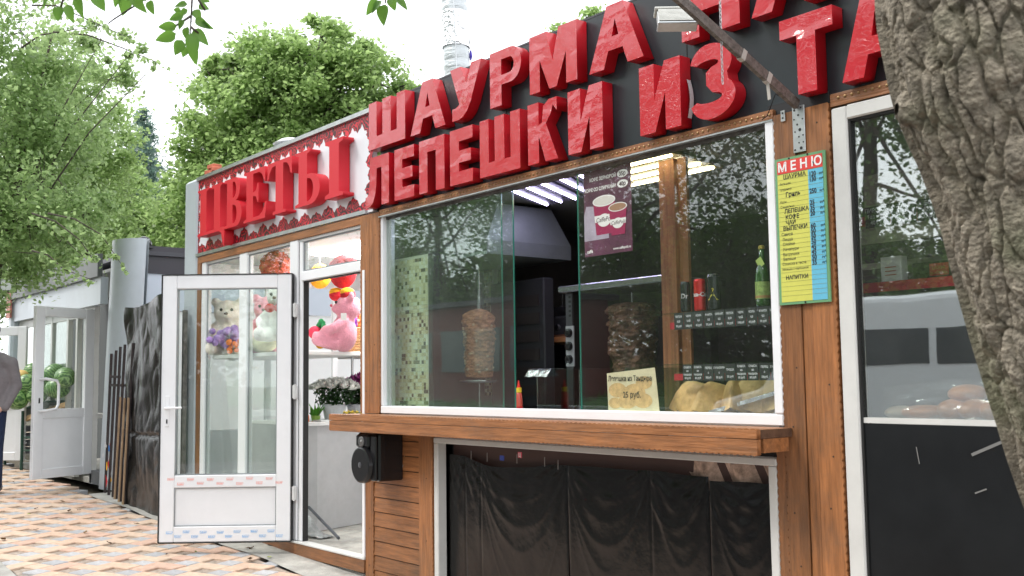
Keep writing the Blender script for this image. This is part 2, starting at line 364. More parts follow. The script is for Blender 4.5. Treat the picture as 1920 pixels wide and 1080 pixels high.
for i in range(-90, 40):
    for j in range(-90, 90):
        u0 = (2 * i - j) * a_; v0 = (i + 2 * j) * a_
        for (du, dv, kk, rz) in ((.5, .5, 'g', 0), (2.0, .5, 'p', 0), (.5, 2.0, 'p', 90)):
            # square at (0,0)-(1,1); brick (1,0)-(3,1); brick (0,1)-(1,3)
            u = u0 + du * a_; v = v0 + dv * a_
            X = -8.0 + u * ca - v * sa; Y = -.95 + u * sa + v * ca
            if -22 < X < 1 and kerb_y(X) + .02 < Y < -.33 + (.06 if kk == 'g' else .0):
                cells.append((X, Y, kk, rz))
def vis(p):
    d = Vector((p[0], p[1], gz(p[0]))) - CAM; z = d.dot(FW)
    if z < .2: return 1e6
    x = 960 + FPX * d.dot(RT) / z; y = 540 - FPX * d.dot(UP) / z
    return z if (-60 < x < 760 and y < 1130) else 1e5 + z
cells.sort(key=vis)
rest = [MB(), MB()]
SRot = Matrix.Rotation(math.atan(-SL), 4, 'Y')
for n_, (X, Y, kk, rz) in enumerate(cells):
    r_ = random.Random(int(X * 1000) * 31 + int(Y * 1000)); k = r_.choice((0, 1)) if kk == 'g' else r_.choice((0, 0, 1, 2, 2))
    dz = r_.uniform(-.003, .003); M4 = Matrix.Translation((X, Y, gz(X) + dz)) @ SRot @ Matrix.Rotation(th + math.radians(rz) + r_.uniform(-.012, .012), 4, 'Z') @ Matrix.Rotation(r_.uniform(-.008, .008), 4, 'X')
    if n_ < 300:
        o = bpy.data.objects.new('paver', PM[kk, k]); COL.objects.link(o); o.parent = pavement; o.matrix_basis = M4
    else:
        b = rest[0]; b.mi = (k if kk == 'g' else 2 + k); me = PM[kk, k]; b.add([M4 @ v.co for v in me.vertices], [tuple(p.vertices) for p in me.polygons])
rest[0].build('paver_field', GP + PP, pavement, kind='stuff')
# fallen leaves and litter
DRYL = [mat('dry_leaf', (.16, .09, .03), rough=.7), mat('yellow_green_leaf', (.30, .36, .08), rough=.6), mat('brown_leaf', (.09, .045, .02), rough=.7)]
def leaf_pts(L_, W_): return [(0, -L_ / 2, 0), (W_ / 2, -L_ * .12, .010), (W_ * .32, L_ * .25, .006), (0, L_ / 2, .012), (-W_ * .32, L_ * .25, .006), (-W_ / 2, -L_ * .12, .010)]
for k, (px, py) in enumerate([(38, 941), (68, 956), (118, 943), (54, 967), (148, 959), (130, 960), (68, 996), (160, 1001), (197, 975), (218, 984), (256, 985), (204, 1021), (293, 1024), (367, 1038), (312, 1043), (420, 1019), (465, 1031), (472, 1031), (505, 1048), (507, 1025), (469, 1051), (25, 906), (5, 1014), (232, 945), (224, 954)]):
    p = PG(px, py); r_ = random.Random(k); s_ = r_.uniform(.03, .055)
    b = MB(); R_ = Matrix.Rotation(r_.uniform(0, 6.3), 3, 'Z') @ Matrix.Rotation(r_.uniform(-.5, .5), 3, 'X')
    b.add([p + Vector((0, 0, .012)) + R_ @ Vector(q) for q in leaf_pts(s_ * 1.5, s_)], [(0, 1, 2, 3), (0, 3, 4, 5)])
    o = b.build('fallen_leaf', DRYL[(0, 2, 0, 1, 2)[k % 5]])
    wh = 'on the concrete strip by the threshold' if px > 480 else 'on the pavers just below the open glass door' if px > 340 else 'on the pavers beside the black sheet and door edge' if px > 228 else 'on the far pavers near the grey kiosk' if py < 948 else 'on the pavers in the middle of the path' if px > 100 else 'on the pavers near the left kerb'
    tag(o, ('curled brown', 'dark brown', 'curled brown', 'yellow green', 'dark brown')[k % 5] + ' fallen leaf lying ' + wh, 'leaf', 'fallen leaves on the pavement')

# ============================================================ scalloped planks
def plank(name, x0, x1, z0, z1, y0, y1, parent, m_, sc_l=False, sc_r=False, sc_t=False, sc_b=False, pitch=.036, amp=.006):
    """plank in the XZ plane with optional scalloped edges"""
    pts = []
    def run(a, b, fixed, vert, sgn, on):
        n = max(1, int(abs(b - a) / pitch)) if on else 1; out = []
        for i in range(n):
            t0 = a + (b - a) * i / n; t1 = a + (b - a) * (i + 1) / n
            out.append((fixed, t0) if vert else (t0, fixed))
            if on:
                for k in (.25, .5, .75):
                    q = fixed + sgn * amp * math.sin(math.pi * k); t = t0 + (t1 - t0) * k; out.append((q, t) if vert else (t, q))
        return out
    pts += run(x0, x1, z0, False, -1, sc_b); pts += run(z0, z1, x1, True, 1, sc_r); pts += run(x1, x0, z1, False, 1, sc_t); pts += run(z1, z0, x0, True, -1, sc_l)
    return poly(name, [pts], abs(y1 - y0), (0, max(y0, y1), 0), m_, parent)

# ============================================================ FOOD KIOSK
FK = thing('food_kiosk', 'wooden clad shawarma kiosk with big serving window and dark wrapped base', 'kiosk', (-6.7, 0, 0))
def part(b, name, m_, parent=FK, **k): return b.build(name, m_, parent, **k)
# shell: side wall, back wall, floor, roof
part(MB().box(-6.665, -6.61, .06, 2.6, -.1, 2.72), 'side_wall', mat('dark_inner_wall', (.05, .048, .045), rough=.6, noise_amt=.2))
part(MB().box(-6.665, 1.2, 2.6, 2.68, -.3, 2.72), 'back_wall', mat('dark_inner_wall'))
part(MB().box(1.12, 1.2, .06, 2.6, -.3, 2.72), 'side_wall', mat('dark_inner_wall'))
part(MB().box(-6.61, 1.12, .06, 2.6, -.1, 0), 'floor', DARKI)
part(MB().box(-6.70, 1.2, .02, 2.68, 2.76, 2.86), 'roof', DKFAS)
part(MB().box(-6.61, 1.12, .06, 2.6, 2.70, 2.75), 'ceiling', mat('grey_ceiling', (.25, .25, .24), rough=.6))
# front wood cladding
for (a, b_, n_) in ((-6.725, -6.603, 'post_plank'), (-6.598, -6.470, 'post_plank')): plank(n_, a, b_, 1.19, 2.66, -.035, -.008, FK, WOOD, sc_l=True, sc_r=True)
plank('post_plank', -6.665, -6.56, -.02, 1.08, -.03, -.004, FK, WOOD, sc_r=True)
plank('post_plank', -5.955, -5.80, -.06, 1.08, -.036, -.006, FK, WOOD, sc_r=True)
z = -.03; i = 0
while z < 1.05:
    b = MB(); x0, x1 = -6.55, -5.96; t = .028
    b.add([(x0, -.012, z), (x1, -.012, z), (x1, -.002 - .012, z + .098), (x0, -.002 - .012, z + .098), (x0, -.027, z + .002), (x1, -.027, z + .002), (x1, -.0205, z + .099), (x0, -.0205, z + .099)], [(0, 1, 5, 4), (4, 5, 6, 7), (7, 6, 2, 3), (0, 4, 7, 3), (1, 2, 6, 5), (0, 3, 2, 1)])
    b.build('siding_plank', WOODH, FK); z += .1035
part(MB().box(-6.56, -5.95, -.004, .05, -.1, 1.1), 'backing_board', DARKI)
# right post: vertical boards
seams = [-2.998, -2.948, -2.832, -2.775, -2.652]
for i in range(4):
    zt = 2.64; x0, x1 = seams[i] + .0025, seams[i + 1] - .0025
    if i == 0: plank('post_plank', x0, x1, -.25, 1.09, -.03, -.004, FK, WOOD, sc_l=True)
    else: plank('post_plank', x0, x1, -.25, zt, -.032 + (.006 if i == 2 else 0), -.004, FK, WOOD, sc_r=(i == 3), sc_l=(i == 1))
part(MB().box(-3.0, -2.66, -.004, .12, -.3, 2.7), 'backing_board', DARKI)
b = MB(); rn = random.Random(3)
for (xx, z0_, z1_) in ((-2.89, -.2, 2.5), (-2.71, -.2, 2.6), (-6.66, 1.25, 2.6), (-6.53, 1.25, 2.6), (-5.88, 0, 1.0), (-6.61, 0, 1.0)):
    zz = z0_ + .1
    while zz < z1_: b.lathe([(.0045, 0), (.004, .0015)], (xx + rn.uniform(-.02, .02), -.0325 if xx > -3 else -.0355, zz), 7, (0, -1, 0)); zz += rn.uniform(.22, .42)
part(b, 'nail_head', mat('rusty_nail', (.05, .03, .02), rough=.7), kind='stuff')
# wood fascia strip below sign with tin dots
plank('fascia_board', -6.47, -2.953, 2.628, 2.672, -.03, -.006, FK, WOODH, sc_b=False)
plank('fascia_board', -2.64, .9, 2.615, 2.672, -.03, -.006, FK, WOODH)
dd = MB(); xx = -6.44
while xx < .8:
    if not (-2.96 < xx < -2.63): dd.lathe([(.007, 0), (.006, .004), (.001, .006)], (xx, -.030, 2.650), 7, (0, -1, 0))
    xx += .034
part(dd, 'tack_row', mat('brass_tack', (.35, .22, .10), rough=.4, metal=.5), kind='stuff')
part(MB().box(-6.47, -2.953, -.036, -.004, 2.617, 2.625), 'window_drip', GALV)
# perforated bracket plates on the post
def perf(x0, x1, z0, z1, holes, lab):
    o = part(MB().box(x0, x1, -.040, -.034, z0, z1, .0015), 'perforated_plate', GALV, label=lab)
    h = MB()
    for (u, v, r_) in holes: h.lathe([(r_, 0), (r_ * .9, .0015)], (x0 + (x1 - x0) * u, -.0402, z0 + (z1 - z0) * v), 8, (0, -1, 0))
    h.build('screw_hole', SEAL, o, kind='stuff')
perf(-2.838, -2.772, 2.44, 2.655, [(.2, .92, .006), (.75, .95, .004), (.5, .8, .005), (.15, .72, .004), (.85, .7, .004), (.4, .6, .005), (.2, .45, .004), (.6, .48, .008), (.5, .33, .004), (.85, .35, .004), (.5, .2, .004), (.15, .06, .005), (.65, .08, .008), (.85, .2, .004)], 'long galvanised perforated plate under the lamp arm')
perf(-2.902, -2.878, 2.60, 2.652, [(.5, .75, .005), (.5, .3, .005)], 'small galvanised perforated plate')
# --- main window
FR = part(MB().box(-6.455, -2.955, -.030, .045, 1.190, 1.245, .006).box(-3.003, -2.951, -.032, .05, 1.246, 2.625, .006).box(-6.468, -6.44, -.02, .045, 1.246, 2.625, .004), 'window_frame', PVC)
part(MB().box(-6.41, -6.385, .02, .05, 1.246, 2.62), 'aluminium_track', GALV, FR)
MB().box(-6.44, -2.99, .012, .048, 2.60, 2.626).build('top_track', RUSTY, FR)
def pane(x0, x1, y, z0, z1, m_, par, t=.006, edge=True):
    o = MB().box(x0, x1, y, y + t, z0, z1).build('pane', m_, par)
    return o
p1 = pane(-6.44, -4.965, .014, 1.247, 2.60, GLASSG, FR); MB().box(-4.966, -4.960, .013, .021, 1.247, 2.60).build('pane_edge', GLASSE, FR)
p2 = pane(-6.40, -5.105, .032, 1.247, 2.60, GLASSG, FR); MB().box(-5.106, -5.100, .031, .039, 1.247, 2.60).build('pane_edge', GLASSE, FR)
p3 = pane(-4.365, -3.001, .014, 1.247, 2.60, glass('right_pane_glass', (.96, .98, .97), f0=.08, dust=.02), FR); MB().box(-4.370, -4.364, .013, .021, 1.247, 2.60).build('pane_edge', GLASSE, FR)
# --- serving ledge
LG = part(MB().box(-6.735, -2.912, -.262, -.034, 1.168, 1.186, .004), 'serving_ledge', WOODH)
plank('ledge_board', -6.737, -2.905, 1.146, 1.186, -.292, -.264, FK, WOODH, sc_t=True)
plank('ledge_board', -6.737, -2.905, 1.076, 1.143, -.290, -.264, FK, WOODH, sc_b=True)
MB().box(-2.930, -2.906, -.262, -.036, 1.146, 1.184).build('end_board', WOODD, FK); MB().box(-2.930, -2.908, -.240, -.060, 1.082, 1.144).build('end_board', WOODH, FK)
MB().box(-6.735, -6.715, -.262, -.036, 1.078, 1.166).build('end_board', WOODH, FK)
for xx in (-6.3, -5.5, -4.6, -3.7, -3.1): MB().box(xx, xx + .04, -.262, -.038, 1.10, 1.166).build('ledge_batten', WOODD, FK)
# --- lower window with black sheeting
LF = part(MB().box(-5.785, -5.735, -.03, .04, -.3, 1.005, .005).box(-5.785, -3.002, -.032, .04, 1.006, 1.042, .005).box(-3.052, -3.004, -.03, .04, -.3, 1.005, .005).box(-5.735, -3.052, -.02, .03, -.30, -.26, .004), 'lower_window_frame', PVC2)
part(MB().box(-5.735, -3.052, .10, .12, -.3, 1.0), 'brown_backing', mat('brown_backing', (.055, .025, .02), rough=.6), LF)
def tarp_fn(u, v, seams_u, W, seed):
    d = 0; w = 1 - v
    for a_u, b_u in zip(seams_u, seams_u[1:]):
        if a_u <= u <= b_u + 1e-6:
            t_ = (u - a_u) / (b_u - a_u); sag = math.sin(math.pi * t_); hw = (b_u - a_u) * W
            for k, (dep, amp) in enumerate(((.10, .6), (.20, 1), (.34, .8), (.50, 1), (.68, .7), (.86, .8))):
                c = dep * hw * (.9 + .25 * noise.noise(Vector((k, seed, a_u * 7)))) * sag ** .8 + dep * .12; asym = .22 * noise.noise(Vector((k * 3.1, seed * 2, a_u))) * (t_ - .5)
                x = (w - c - asym + .012 * noise.noise(Vector((u * W * 6, k, seed)))) / (.010 + .014 * sag); d += .010 * amp * math.exp(-x * x) * (.35 + .65 * sag) * (.5 + .9 * abs(noise.noise(Vector((u * W * 2.5, k * 2, seed)))))
    for s_ in seams_u:
        du = (u - s_) * W; ang = math.atan2(w + .02, du); rr = math.hypot(du, w)
        d += .0035 * math.sin(ang * 17 + 3 * noise.noise(Vector((rr * 3, s_ * 9, seed)))) * math.exp(-rr * 2.6) * min(1, rr * 6)
        d -= .008 * math.exp(-(du / .008) ** 2)
    return d + .012 * noise.noise(Vector((u * W * 1.8, v * 1.4 + u, seed))) + .0045 * noise.noise(Vector((u * W * 8, v * 6 + u * 3, seed)))
SH = []
for (x0, x1, sd_, lab) in ((-5.732, PY(1065, 950, .05).x - .004, 1, 'left black polythene sheet with radiating folds'), (PY(1065, 950, .05).x, PY(1330, 950, .05).x - .004, 2, 'middle black polythene sheet'), (PY(1330, 950, .05).x, -3.056, 3, 'right black polythene sheet')):
    W_ = x1 - x0
    def fn(u, v, x0=x0, W_=W_, sd_=sd_):
        top = .925 + .02 * noise.noise(Vector((u * W_ * 3 + x0, 3, sd_))) - (.05 * math.sin(math.pi * min(1, max(0, (u - .15) / .75))) if sd_ == 1 else 0)
        if sd_ == 3: top -= .015
        return Vector((x0 + u * W_, .052 - tarp_fn(u, v, [[0, .16, .30, 1], [0, .62, 1], [0, 1]][sd_ - 1], W_, sd_) * .36, -.29 + v * (top + .29)))
    b = MB(); b.grid(fn, int(W_ * 120), 150)
    SH.append(b.build('black_sheet', TARP, LF, smooth=True, label=lab))
for (xx, zz) in ((-5.45, .93), (-5.28, .925), (-4.98, .93), (-4.72, .925), (-4.60, .915)): MB().tube([(xx, .034, zz - .02), (xx + .004, .032, zz + .035)], .0025, 5).build('plastic_tie', mat('clear_tie', (.22, .20, .19), rough=.4), LF)
part(MB().box(-5.145, -5.105, .03, .034, .92, .95), 'sticker', mat('blue_sticker', (.03, .06, .35), rough=.5), LF); part(MB().box(-4.985 + .02, -4.93, .03, .034, .945, .98), 'sticker', mat('pink_sticker', (.7, .10, .15), rough=.5), LF)
text('Ц', .03, (-4.957, .0285, .952), WHITE, LF, bold=.001)
b = MB(); b.grid(lambda u, v: Vector((-3.66 + .60 * u, .085 + .02 * math.sin(u * 16 + v * 2), .85 + .145 * v - (.0 if u > .1 else .06 * v))), 60, 12)
b.build('draped_cloth', mat('patterned_cloth', (.42, .30, .24), rough=.9, noise_amt=.55, nscale=26), LF, smooth=True)
part(MB().box(-5.79, -3.0, .13, .16, -.3, 1.1), 'backing_board', DARKI)
part(MB().box(-6.47, -2.96, .05, .11, 1.08, 1.188), 'window_sill', WHITE)
# --- right hand tall window
RF = part(MB().box(-2.640, -2.562, -.030, .05, -.3, 2.606, .006).box(-2.562, -.70, -.032, .05, 2.545, 2.608, .006).box(-.78, -.70, -.03, .05, -.3, 2.545, .006).box(-2.562, -.78, -.012, .04, 1.215, 1.238), 'tall_window_frame', PVC2)
b = MB().box(-2.562, -2.552, -.018, .02, -.3, 2.545).box(-2.552, -.78, -.018, .02, 2.535, 2.545); b.build('rubber_seal', SEAL, RF)
pane(-2.552, -.78, .0, 1.238, 2.535, GLASSR, RF)
lp = part(MB().box(-2.552, -.78, -.010, .012, -.3, 1.212), 'lower_panel', mat('black_laminate', (.009, .010, .011), rough=.30, spec=.35, noise_amt=.35, nscale=3, bump=.05, bscale=3), RF)
for (px, py, qx, qy, w_) in ((1822, 853, 1885, 826, .012), (1828, 925, 1850, 917, .006), (1718, 838, 1724, 870, .004)):
    A = PY(px, py, -.0125); Bq = PY(qx, qy, -.0125); MB().beam(A, Bq, w_, .001, up=Vector((0, -1, 0))).build('tape_remnant', mat('tape_scrap', (.17, .17, .165), rough=.7), RF)
# wall right of the tall window (out of frame)
part(MB().box(-.70, 1.2, -.02, .05, -.35, 2.61), 'front_wall', WOOD)

# ============================================================ INTERIOR OF THE FOOD KIOSK
LEDW = mat('cool_led', (.6, .6, .9), emis=(.72, .66, 1.0), estr=13); LEDY = mat('warm_led', (.9, .85, .6), emis=(1, .82, .48), estr=9)
LH = mat('lamp_housing_cool', (.20, .19, .26), rough=.35); LH2 = mat('lamp_housing_warm', (.36, .31, .20), rough=.35)
t = thing('led_ceiling_lamp', 'violet white LED strip lamp on the kiosk ceiling above the open window gap', 'ceiling lamp', (-4.9, .3, 2.69))
dv = Vector((-.36, .68, 0)).normalized()
for x in (-5.18, -5.03, -4.88, -4.70, -4.53, -4.37):
    c0 = Vector((x, .12, 2.672))
    MB().beam(c0 - dv * .04, c0 + dv * .78, .125, .016).build('reflector', LH, t)
    MB().tube([c0 + Vector((0, 0, -.011)), c0 + dv * .76 + Vector((0, 0, -.011))], .009, 8).build('led_strip', LEDW, t)
t = thing('led_ceiling_lamp', 'warm yellow LED strip lamp on the kiosk ceiling right of the coffee poster', 'ceiling lamp', (-4.0, .3, 2.69))
for k in range(5):
    y = .14 + k * .155
    MB().box(-4.42 - k * .10, -3.84 - k * .03, y - .070, y + .070, 2.668, 2.684).build('reflector', LH2, t)
    MB().tube([(-4.40 - k * .10, y, 2.662), (-3.86 - k * .03, y, 2.662)], .009, 8).build('led_strip', LEDY, t)
# mosaic clad pillar on the left wall
t = thing('mosaic_pillar', 'pillar clad in small beige and brown mosaic tiles behind the left green pane', 'pillar', (-6.3, .2, 1.2))
TC = [mat('mosaic_cream', (.78, .72, .50), rough=.2), mat('mosaic_sand', (.62, .55, .34), rough=.2), mat('mosaic_olive', (.24, .22, .11), rough=.2), mat('mosaic_brown', (.10, .08, .05), rough=.2), mat('mosaic_pale', (.82, .80, .64), rough=.2)]; GRT = mat('grout', (.62, .60, .50), rough=.8)
def mosaic(xa, xb, yy, za, zb, seed, ch):
    MB().box(xa, xb, yy, yy + .04, za, zb).build('pillar_core', GRT, t); b = MB(); r_ = random.Random(seed); p_ = .0262
    for i in range(int((xb - xa) / p_)):
        for j in range(int((zb - za) / p_)): b.mi = r_.choice(ch); x = xa + .002 + i * p_; zz = za + j * p_; b.box(x, x + p_ - .003, yy - .004, yy - .0005, zz, zz + p_ - .003)
    b.build('mosaic_tile', TC, t, kind='stuff')
mosaic(-6.575, -6.06, .13, 1.07, 2.32, 4, (0, 0, 0, 0, 0, 4, 4, 4, 1, 1, 1, 2, 3)); MB().box(-6.055, -6.00, .12, .18, 1.07, 2.32).build('dark_trim', mat('dark_metal', (.05, .055, .06), rough=.3, metal=.6), t)
xq0, xq1 = PY(908, 560, 1.0).x, PY(926, 560, 1.0).x; mosaic(xq0, xq1, 1.0, 1.3, 2.3, 6, (0, 1, 1, 2, 2, 3)); mosaic(PY(816, 560, .75).x, PY(833, 560, .75).x, .75, 1.2, 2.25, 7, (1, 1, 2, 2, 3, 3))
# doner on spit
t = thing('doner_grill', 'tall cone of shaved doner meat on a vertical steel spit behind the green glass', 'doner', (-5.97, .47, 1.25))
MEAT = mat('grilled_meat', (.46, .21, .10), rough=.5, noise_amt=.6, nscale=22, bump=1.0, bscale=45, stretch=(1, 1, 2.2))
prof = [(.02, 0), (.088, .01), (.098, .05), (.100, .12), (.104, .2), (.108, .28), (.115, .36), (.116, .42), (.105, .455), (.07, .485), (.02, .50)]
def meatr(h): 
    for (r0, h0), (r1, h1) in zip(prof, prof[1:]):
        if h <= h1: return r0 + (r1 - r0) * (h - h0) / (h1 - h0 + 1e-9)
    return .02
mc = Vector((-5.93, .47, 1.43)); b = MB()
def mf(u, v):
    h = v * .5; a = u * 2 * math.pi; p = Vector((math.cos(a) * 2, math.sin(a) * 2, h * 26)); rr = meatr(h) * (1 + .12 * noise.noise(p * .55) + .12 * noise.noise(p * 1.3) + .09 * noise.noise(p * 2.9 + Vector((4, 0, 0)))) + .0025 * math.sin(h * 170 + 7 * noise.noise(p * .5))
    return mc + Vector((math.cos(a) * rr, math.sin(a) * rr, h))
b.grid(mf, 90, 140); b.build('meat', MEAT, t, smooth=True)
b = MB(); rr_ = random.Random(9)
for k in range(26):
    a = rr_.uniform(-2.6, .6); h = rr_.uniform(.03, .42); rad = meatr(h) + .001; b.ell(mc + Vector((math.cos(a) * rad, math.sin(a) * rad, h)), (rr_.uniform(.008, .018), rr_.uniform(.006, .012), rr_.uniform(.005, .013)), 8, 5)
b.build('fat_patch', mat('pale_fat', (.60, .42, .28), rough=.4), t, smooth=True)
MB().tube([mc + Vector((0, 0, -.2)), mc + Vector((0, 0, .80))], .007, 8).build('spit', STEEL, t)
MB().tube([mc + Vector((0, 0, .45)), mc + Vector((.004, 0, .62)), mc + Vector((.006, 0, .80))], [.016, .012, .008], 8).build('spit_sleeve', STEEL, t)
MB().lathe([(.13, 0), (.15, .012), (.15, .02), (.10, .02)], mc + Vector((0, 0, -.03)), 20).build('drip_plate', STEEL, t)
# burner wall behind the doner and counter
t = thing('grill_burner', 'dark upright gas burner panel standing behind the doner', 'burner', (-5.9, .85, 1.2))
MB().box(-6.25, -5.62, .82, .92, 1.22, 2.15, .01).build('housing', DARKI, t); b = MB()
for k in range(6): b.box(-6.2, -5.67, .812, .819, 1.3 + k * .13, 1.38 + k * .13)
b.build('burner_mesh', mat('burner', (.02, .014, .012), rough=.7), t)
# extraction hood
t = thing('extraction_hood', 'pale grey sheet metal extraction hood hanging over the doner', 'extractor hood', (-6.1, .6, 2.3))
HOOD = mat('hood_sheet', (.15, .17, .165), rough=.45, metal=.2, noise_amt=.1); zb = 2.29; xr = -5.63
b = MB(); b.add([(-6.56, .32, zb), (xr, .32, zb), (xr, 1.1, zb), (-6.56, 1.1, zb), (-6.56, .32, zb + .10), (xr, .32, zb + .10), (xr, 1.1, zb + .10), (-6.56, 1.1, zb + .10), (-6.56, .5, zb + .38), (xr - .10, .5, zb + .38), (xr - .10, 1.0, zb + .38), (-6.56, 1.0, zb + .38)],
    [(0, 1, 5, 4), (1, 2, 6, 5), (2, 3, 7, 6), (3, 0, 4, 7), (4, 5, 9, 8), (5, 6, 10, 9), (6, 7, 11, 10), (7, 4, 8, 11), (3, 2, 1, 0)]); b.build('hood_body', HOOD, t)
MB().box(-6.56, xr + .005, .312, .318, zb - .004, zb + .018).build('hood_rim', GALV, t)
# side board with appliances
t = thing('kitchen_shelf', 'wooden topped kitchen shelf at the back left of the open gap', 'shelf', (-6, 1.1, 1.7))
MB().box(-6.7 + .1, -5.55, .95, 1.4, 1.685, 1.725, .004).build('board', WOODH, t); MB().box(-6.5, -5.6, 1.35, 1.4, 1.0, 1.684).build('support', DARKI, t)
MB().box(-5.55, -5.41, 1.0, 1.05, 1.35, 1.69).build('white_panel', mat('stained_white', (.45, .46, .44), rough=.6, noise_amt=.4, nscale=20), t)
t = thing('waffle_maker', 'small steel appliance with chrome handle bars on the back shelf', 'appliance', (-5.93, 1.1, 1.73))
MB().box(-6.12, -5.98, 1.02, 1.3, 1.728, 1.87, .01).build('housing', STEEL, t); MB().box(-5.975, -5.82, 1.02, 1.3, 1.728, 1.96, .01).build('housing', BLACKM, t)
b = MB(); b.tube([(-5.955, .99, 1.74), (-5.955, .985, 2.0)], .006, 8); b.tube([(-5.90, .99, 1.74), (-5.90, .985, 2.0)], .006, 8); b.tube([(-5.955, .99, 1.76), (-5.90, .99, 1.76)], .005, 6); b.build('handle_bar', STEEL, t)
MB().box(-5.885, -5.825, 1.012, 1.018, 1.735, 1.90).build('control_plate', mat('control_plate', (.4, .4, .42), rough=.4), t); MB().lathe([(.022, 0), (.02, .015)], (-5.855, 1.012, 1.80), 14, (0, -1, 0)).build('knob', BLACKM, t)
t = thing('toaster', 'plain grey metal toaster box right of the chrome handled appliance', 'appliance', (-5.7, 1.1, 1.73))
MB().box(-5.76, -5.56, 1.02, 1.25, 1.728, 1.88, .015).build('housing', STEEL, t); MB().lathe([(.02, 0), (.018, .012)], (-5.70, 1.02, 1.80), 14, (0, -1, 0)).build('knob', BLACKM, t)
t = thing('wall_rack', 'dark metal rack with hanging ladles above the back shelf', 'rack', (-6.0, 1.38, 2.05))
MB().tube([(-6.5, 1.36, 2.12), (-5.3, 1.36, 2.12)], .008, 8).build('rail', STEEL, t)
for k in range(6):
    x = -6.35 + k * .17; MB().tube([(x, 1.35, 2.12), (x, 1.34, 1.98)], .005, 6).build('ladle_handle', STEEL, t); MB().ell((x, 1.33, 1.965), (.03, .02, .026), 12, 8).build('ladle_bowl', STEEL, t, smooth=True)
t = thing('spice_jars', 'row of small steel lidded jars on the back shelf', 'jars', (-6.3, 1.2, 1.73))
for k in range(4): x = -6.48 + k * .085; MB().lathe([(.03, 0), (.032, .09), (.028, .10)], (x, 1.12, 1.727), 14).build('jar', mat('amber_jar', (.30, .16, .05), rough=.15), t); MB().lathe([(.032, 0), (.030, .018)], (x, 1.12, 1.828), 14).build('lid', STEEL, t)
# oven
t = thing('doner_grill', 'second doner grill with three round knobs and a steel roof plate mid window', 'doner', (-4.8, .7, 1.2))
MB().box(-4.95, -4.18, .92, 1.0, 1.1, 1.975, .004).build('back_panel', mat('oven_black', (.02, .018, .017), rough=.6, spec=.2), t); MB().box(-5.02, -4.955, .50, 1.0, 1.1, 1.975, .004).build('side_panel', mat('oven_black'), t); MB().box(-4.95, -4.18, .52, .92, 1.1, 1.30).build('base', mat('oven_black'), t)
mc2 = Vector((-4.62, .70, 1.42)); b = MB()
def mf2(u, v):
    h = v * .47; a = u * 2 * math.pi; p = Vector((math.cos(a) * 2, math.sin(a) * 2, h * 26 + 40)); rr = meatr(h) * 1.35 * (1 + .16 * noise.noise(p * .6) + .14 * noise.noise(p * 1.4) + .09 * noise.noise(p * 3))
    return mc2 + Vector((math.cos(a) * rr, math.sin(a) * rr, h))
b.grid(mf2, 70, 90); b.build('meat', mat('charred_meat', (.11, .05, .025), rough=.5, noise_amt=.7, nscale=20, bump=1, bscale=45), t, smooth=True); MB().tube([mc2 - Vector((0, 0, .1)), mc2 + Vector((0, 0, .54))], .007, 8).build('spit', STEEL, t)
MB().box(-5.06, -4.14, .46, 1.04, 1.978, 2.02, .006).build('steel_top', STEEL, t)
MB().box(-5.015, -4.955, .488, .497, 1.14, 1.97).build('side_strip', mat('dark_steel', (.10, .10, .11), rough=.4, metal=.6), t)
MB().box(-5.008, -4.935, .478, .487, 1.50, 1.76).build('knob_plate', mat('knob_plate', (.38, .38, .40), rough=.4, metal=.3), t)
for k in range(3): MB().lathe([(.030, 0), (.028, .02), (.015, .024)], (-4.972, .477, 1.545 + k * .085), 16, (0, -1, 0)).build('knob', BLACKM, t)
b = MB()
for k in range(5): b.box(-4.985, -4.965, .486, .4875, 1.82 + k * .03, 1.835 + k * .03)
b.build('vent_slot', SEAL, t)
# glass counter inside
t = thing('glass_counter', 'low glass topped counter running behind the serving window', 'counter', (-5, .5, 1.0))
MB().box(-5.10, -3.8, .30, .50, 1.475, 1.483).build('glass_top', glass('counter_glass', (.85, .93, .9), .08), t); MB().box(-6.5, -3.05, .14, .9, 1.02, 1.06).build('worktop', mat('worktop', (.30, .31, .32), rough=.3, noise_amt=.1), t)
MB().box(-5.10, -3.8, .30, .306, 1.06, 1.474).build('glass_front', glass('counter_glass'), t)
b = MB()
for xx in (-5.10, -4.70, -4.3, -3.81): b.tube([(xx, .31, 1.06), (xx, .31, 1.474)], .005, 6)
b.build('post', STEEL, t); MB().box(-6.4, -3.1, .5, .9, .2, 1.01).build('cabinet', DARKI, t)
o = MB(); o.grid(lambda u, v: Vector((-5.16 + .22 * u, .25 + .16 * v, 1.487 + .006 * noise.noise(Vector((u * 8, v * 8, 0))) - (.05 * max(0, .25 - v) * 4))), 20, 12); o = tag(o.build('foil_sheet', FOIL, smooth=True), 'crumpled foil sheet lying on the glass counter left of the open gap', 'foil')
t = thing('sauce_bottle', 'ketchup squeeze bottle with yellow collar and red nozzle on the window sill', 'sauce bottle', PY(973, 768, .11))
c = PY(973, 768, .11); c.z = 1.19
MB().lathe([(.020, 0), (.024, .01), (.024, .10), (.020, .14), (.016, .15)], c, 16).build('bottle', mat('clear_ketchup', (.62, .10, .07), rough=.2), t, smooth=True)
MB().lathe([(.0245, 0), (.0247, .06)], c + Vector((0, 0, .005)), 16).build('ketchup', mat('ketchup', (.6, .01, .01), rough=.3), t)
MB().lathe([(.019, 0), (.019, .03)], c + Vector((0, 0, .15)), 14).build('collar', mat('yellow_plastic', (.8, .55, .03), rough=.4), t)
MB().lathe([(.012, 0), (.008, .02), (.003, .045)], c + Vector((0, 0, .18)), 12).build('nozzle', mat('red_plastic', (.7, .03, .02), rough=.4), t)
c = PY(1075, 770, .12); c.z = 1.192
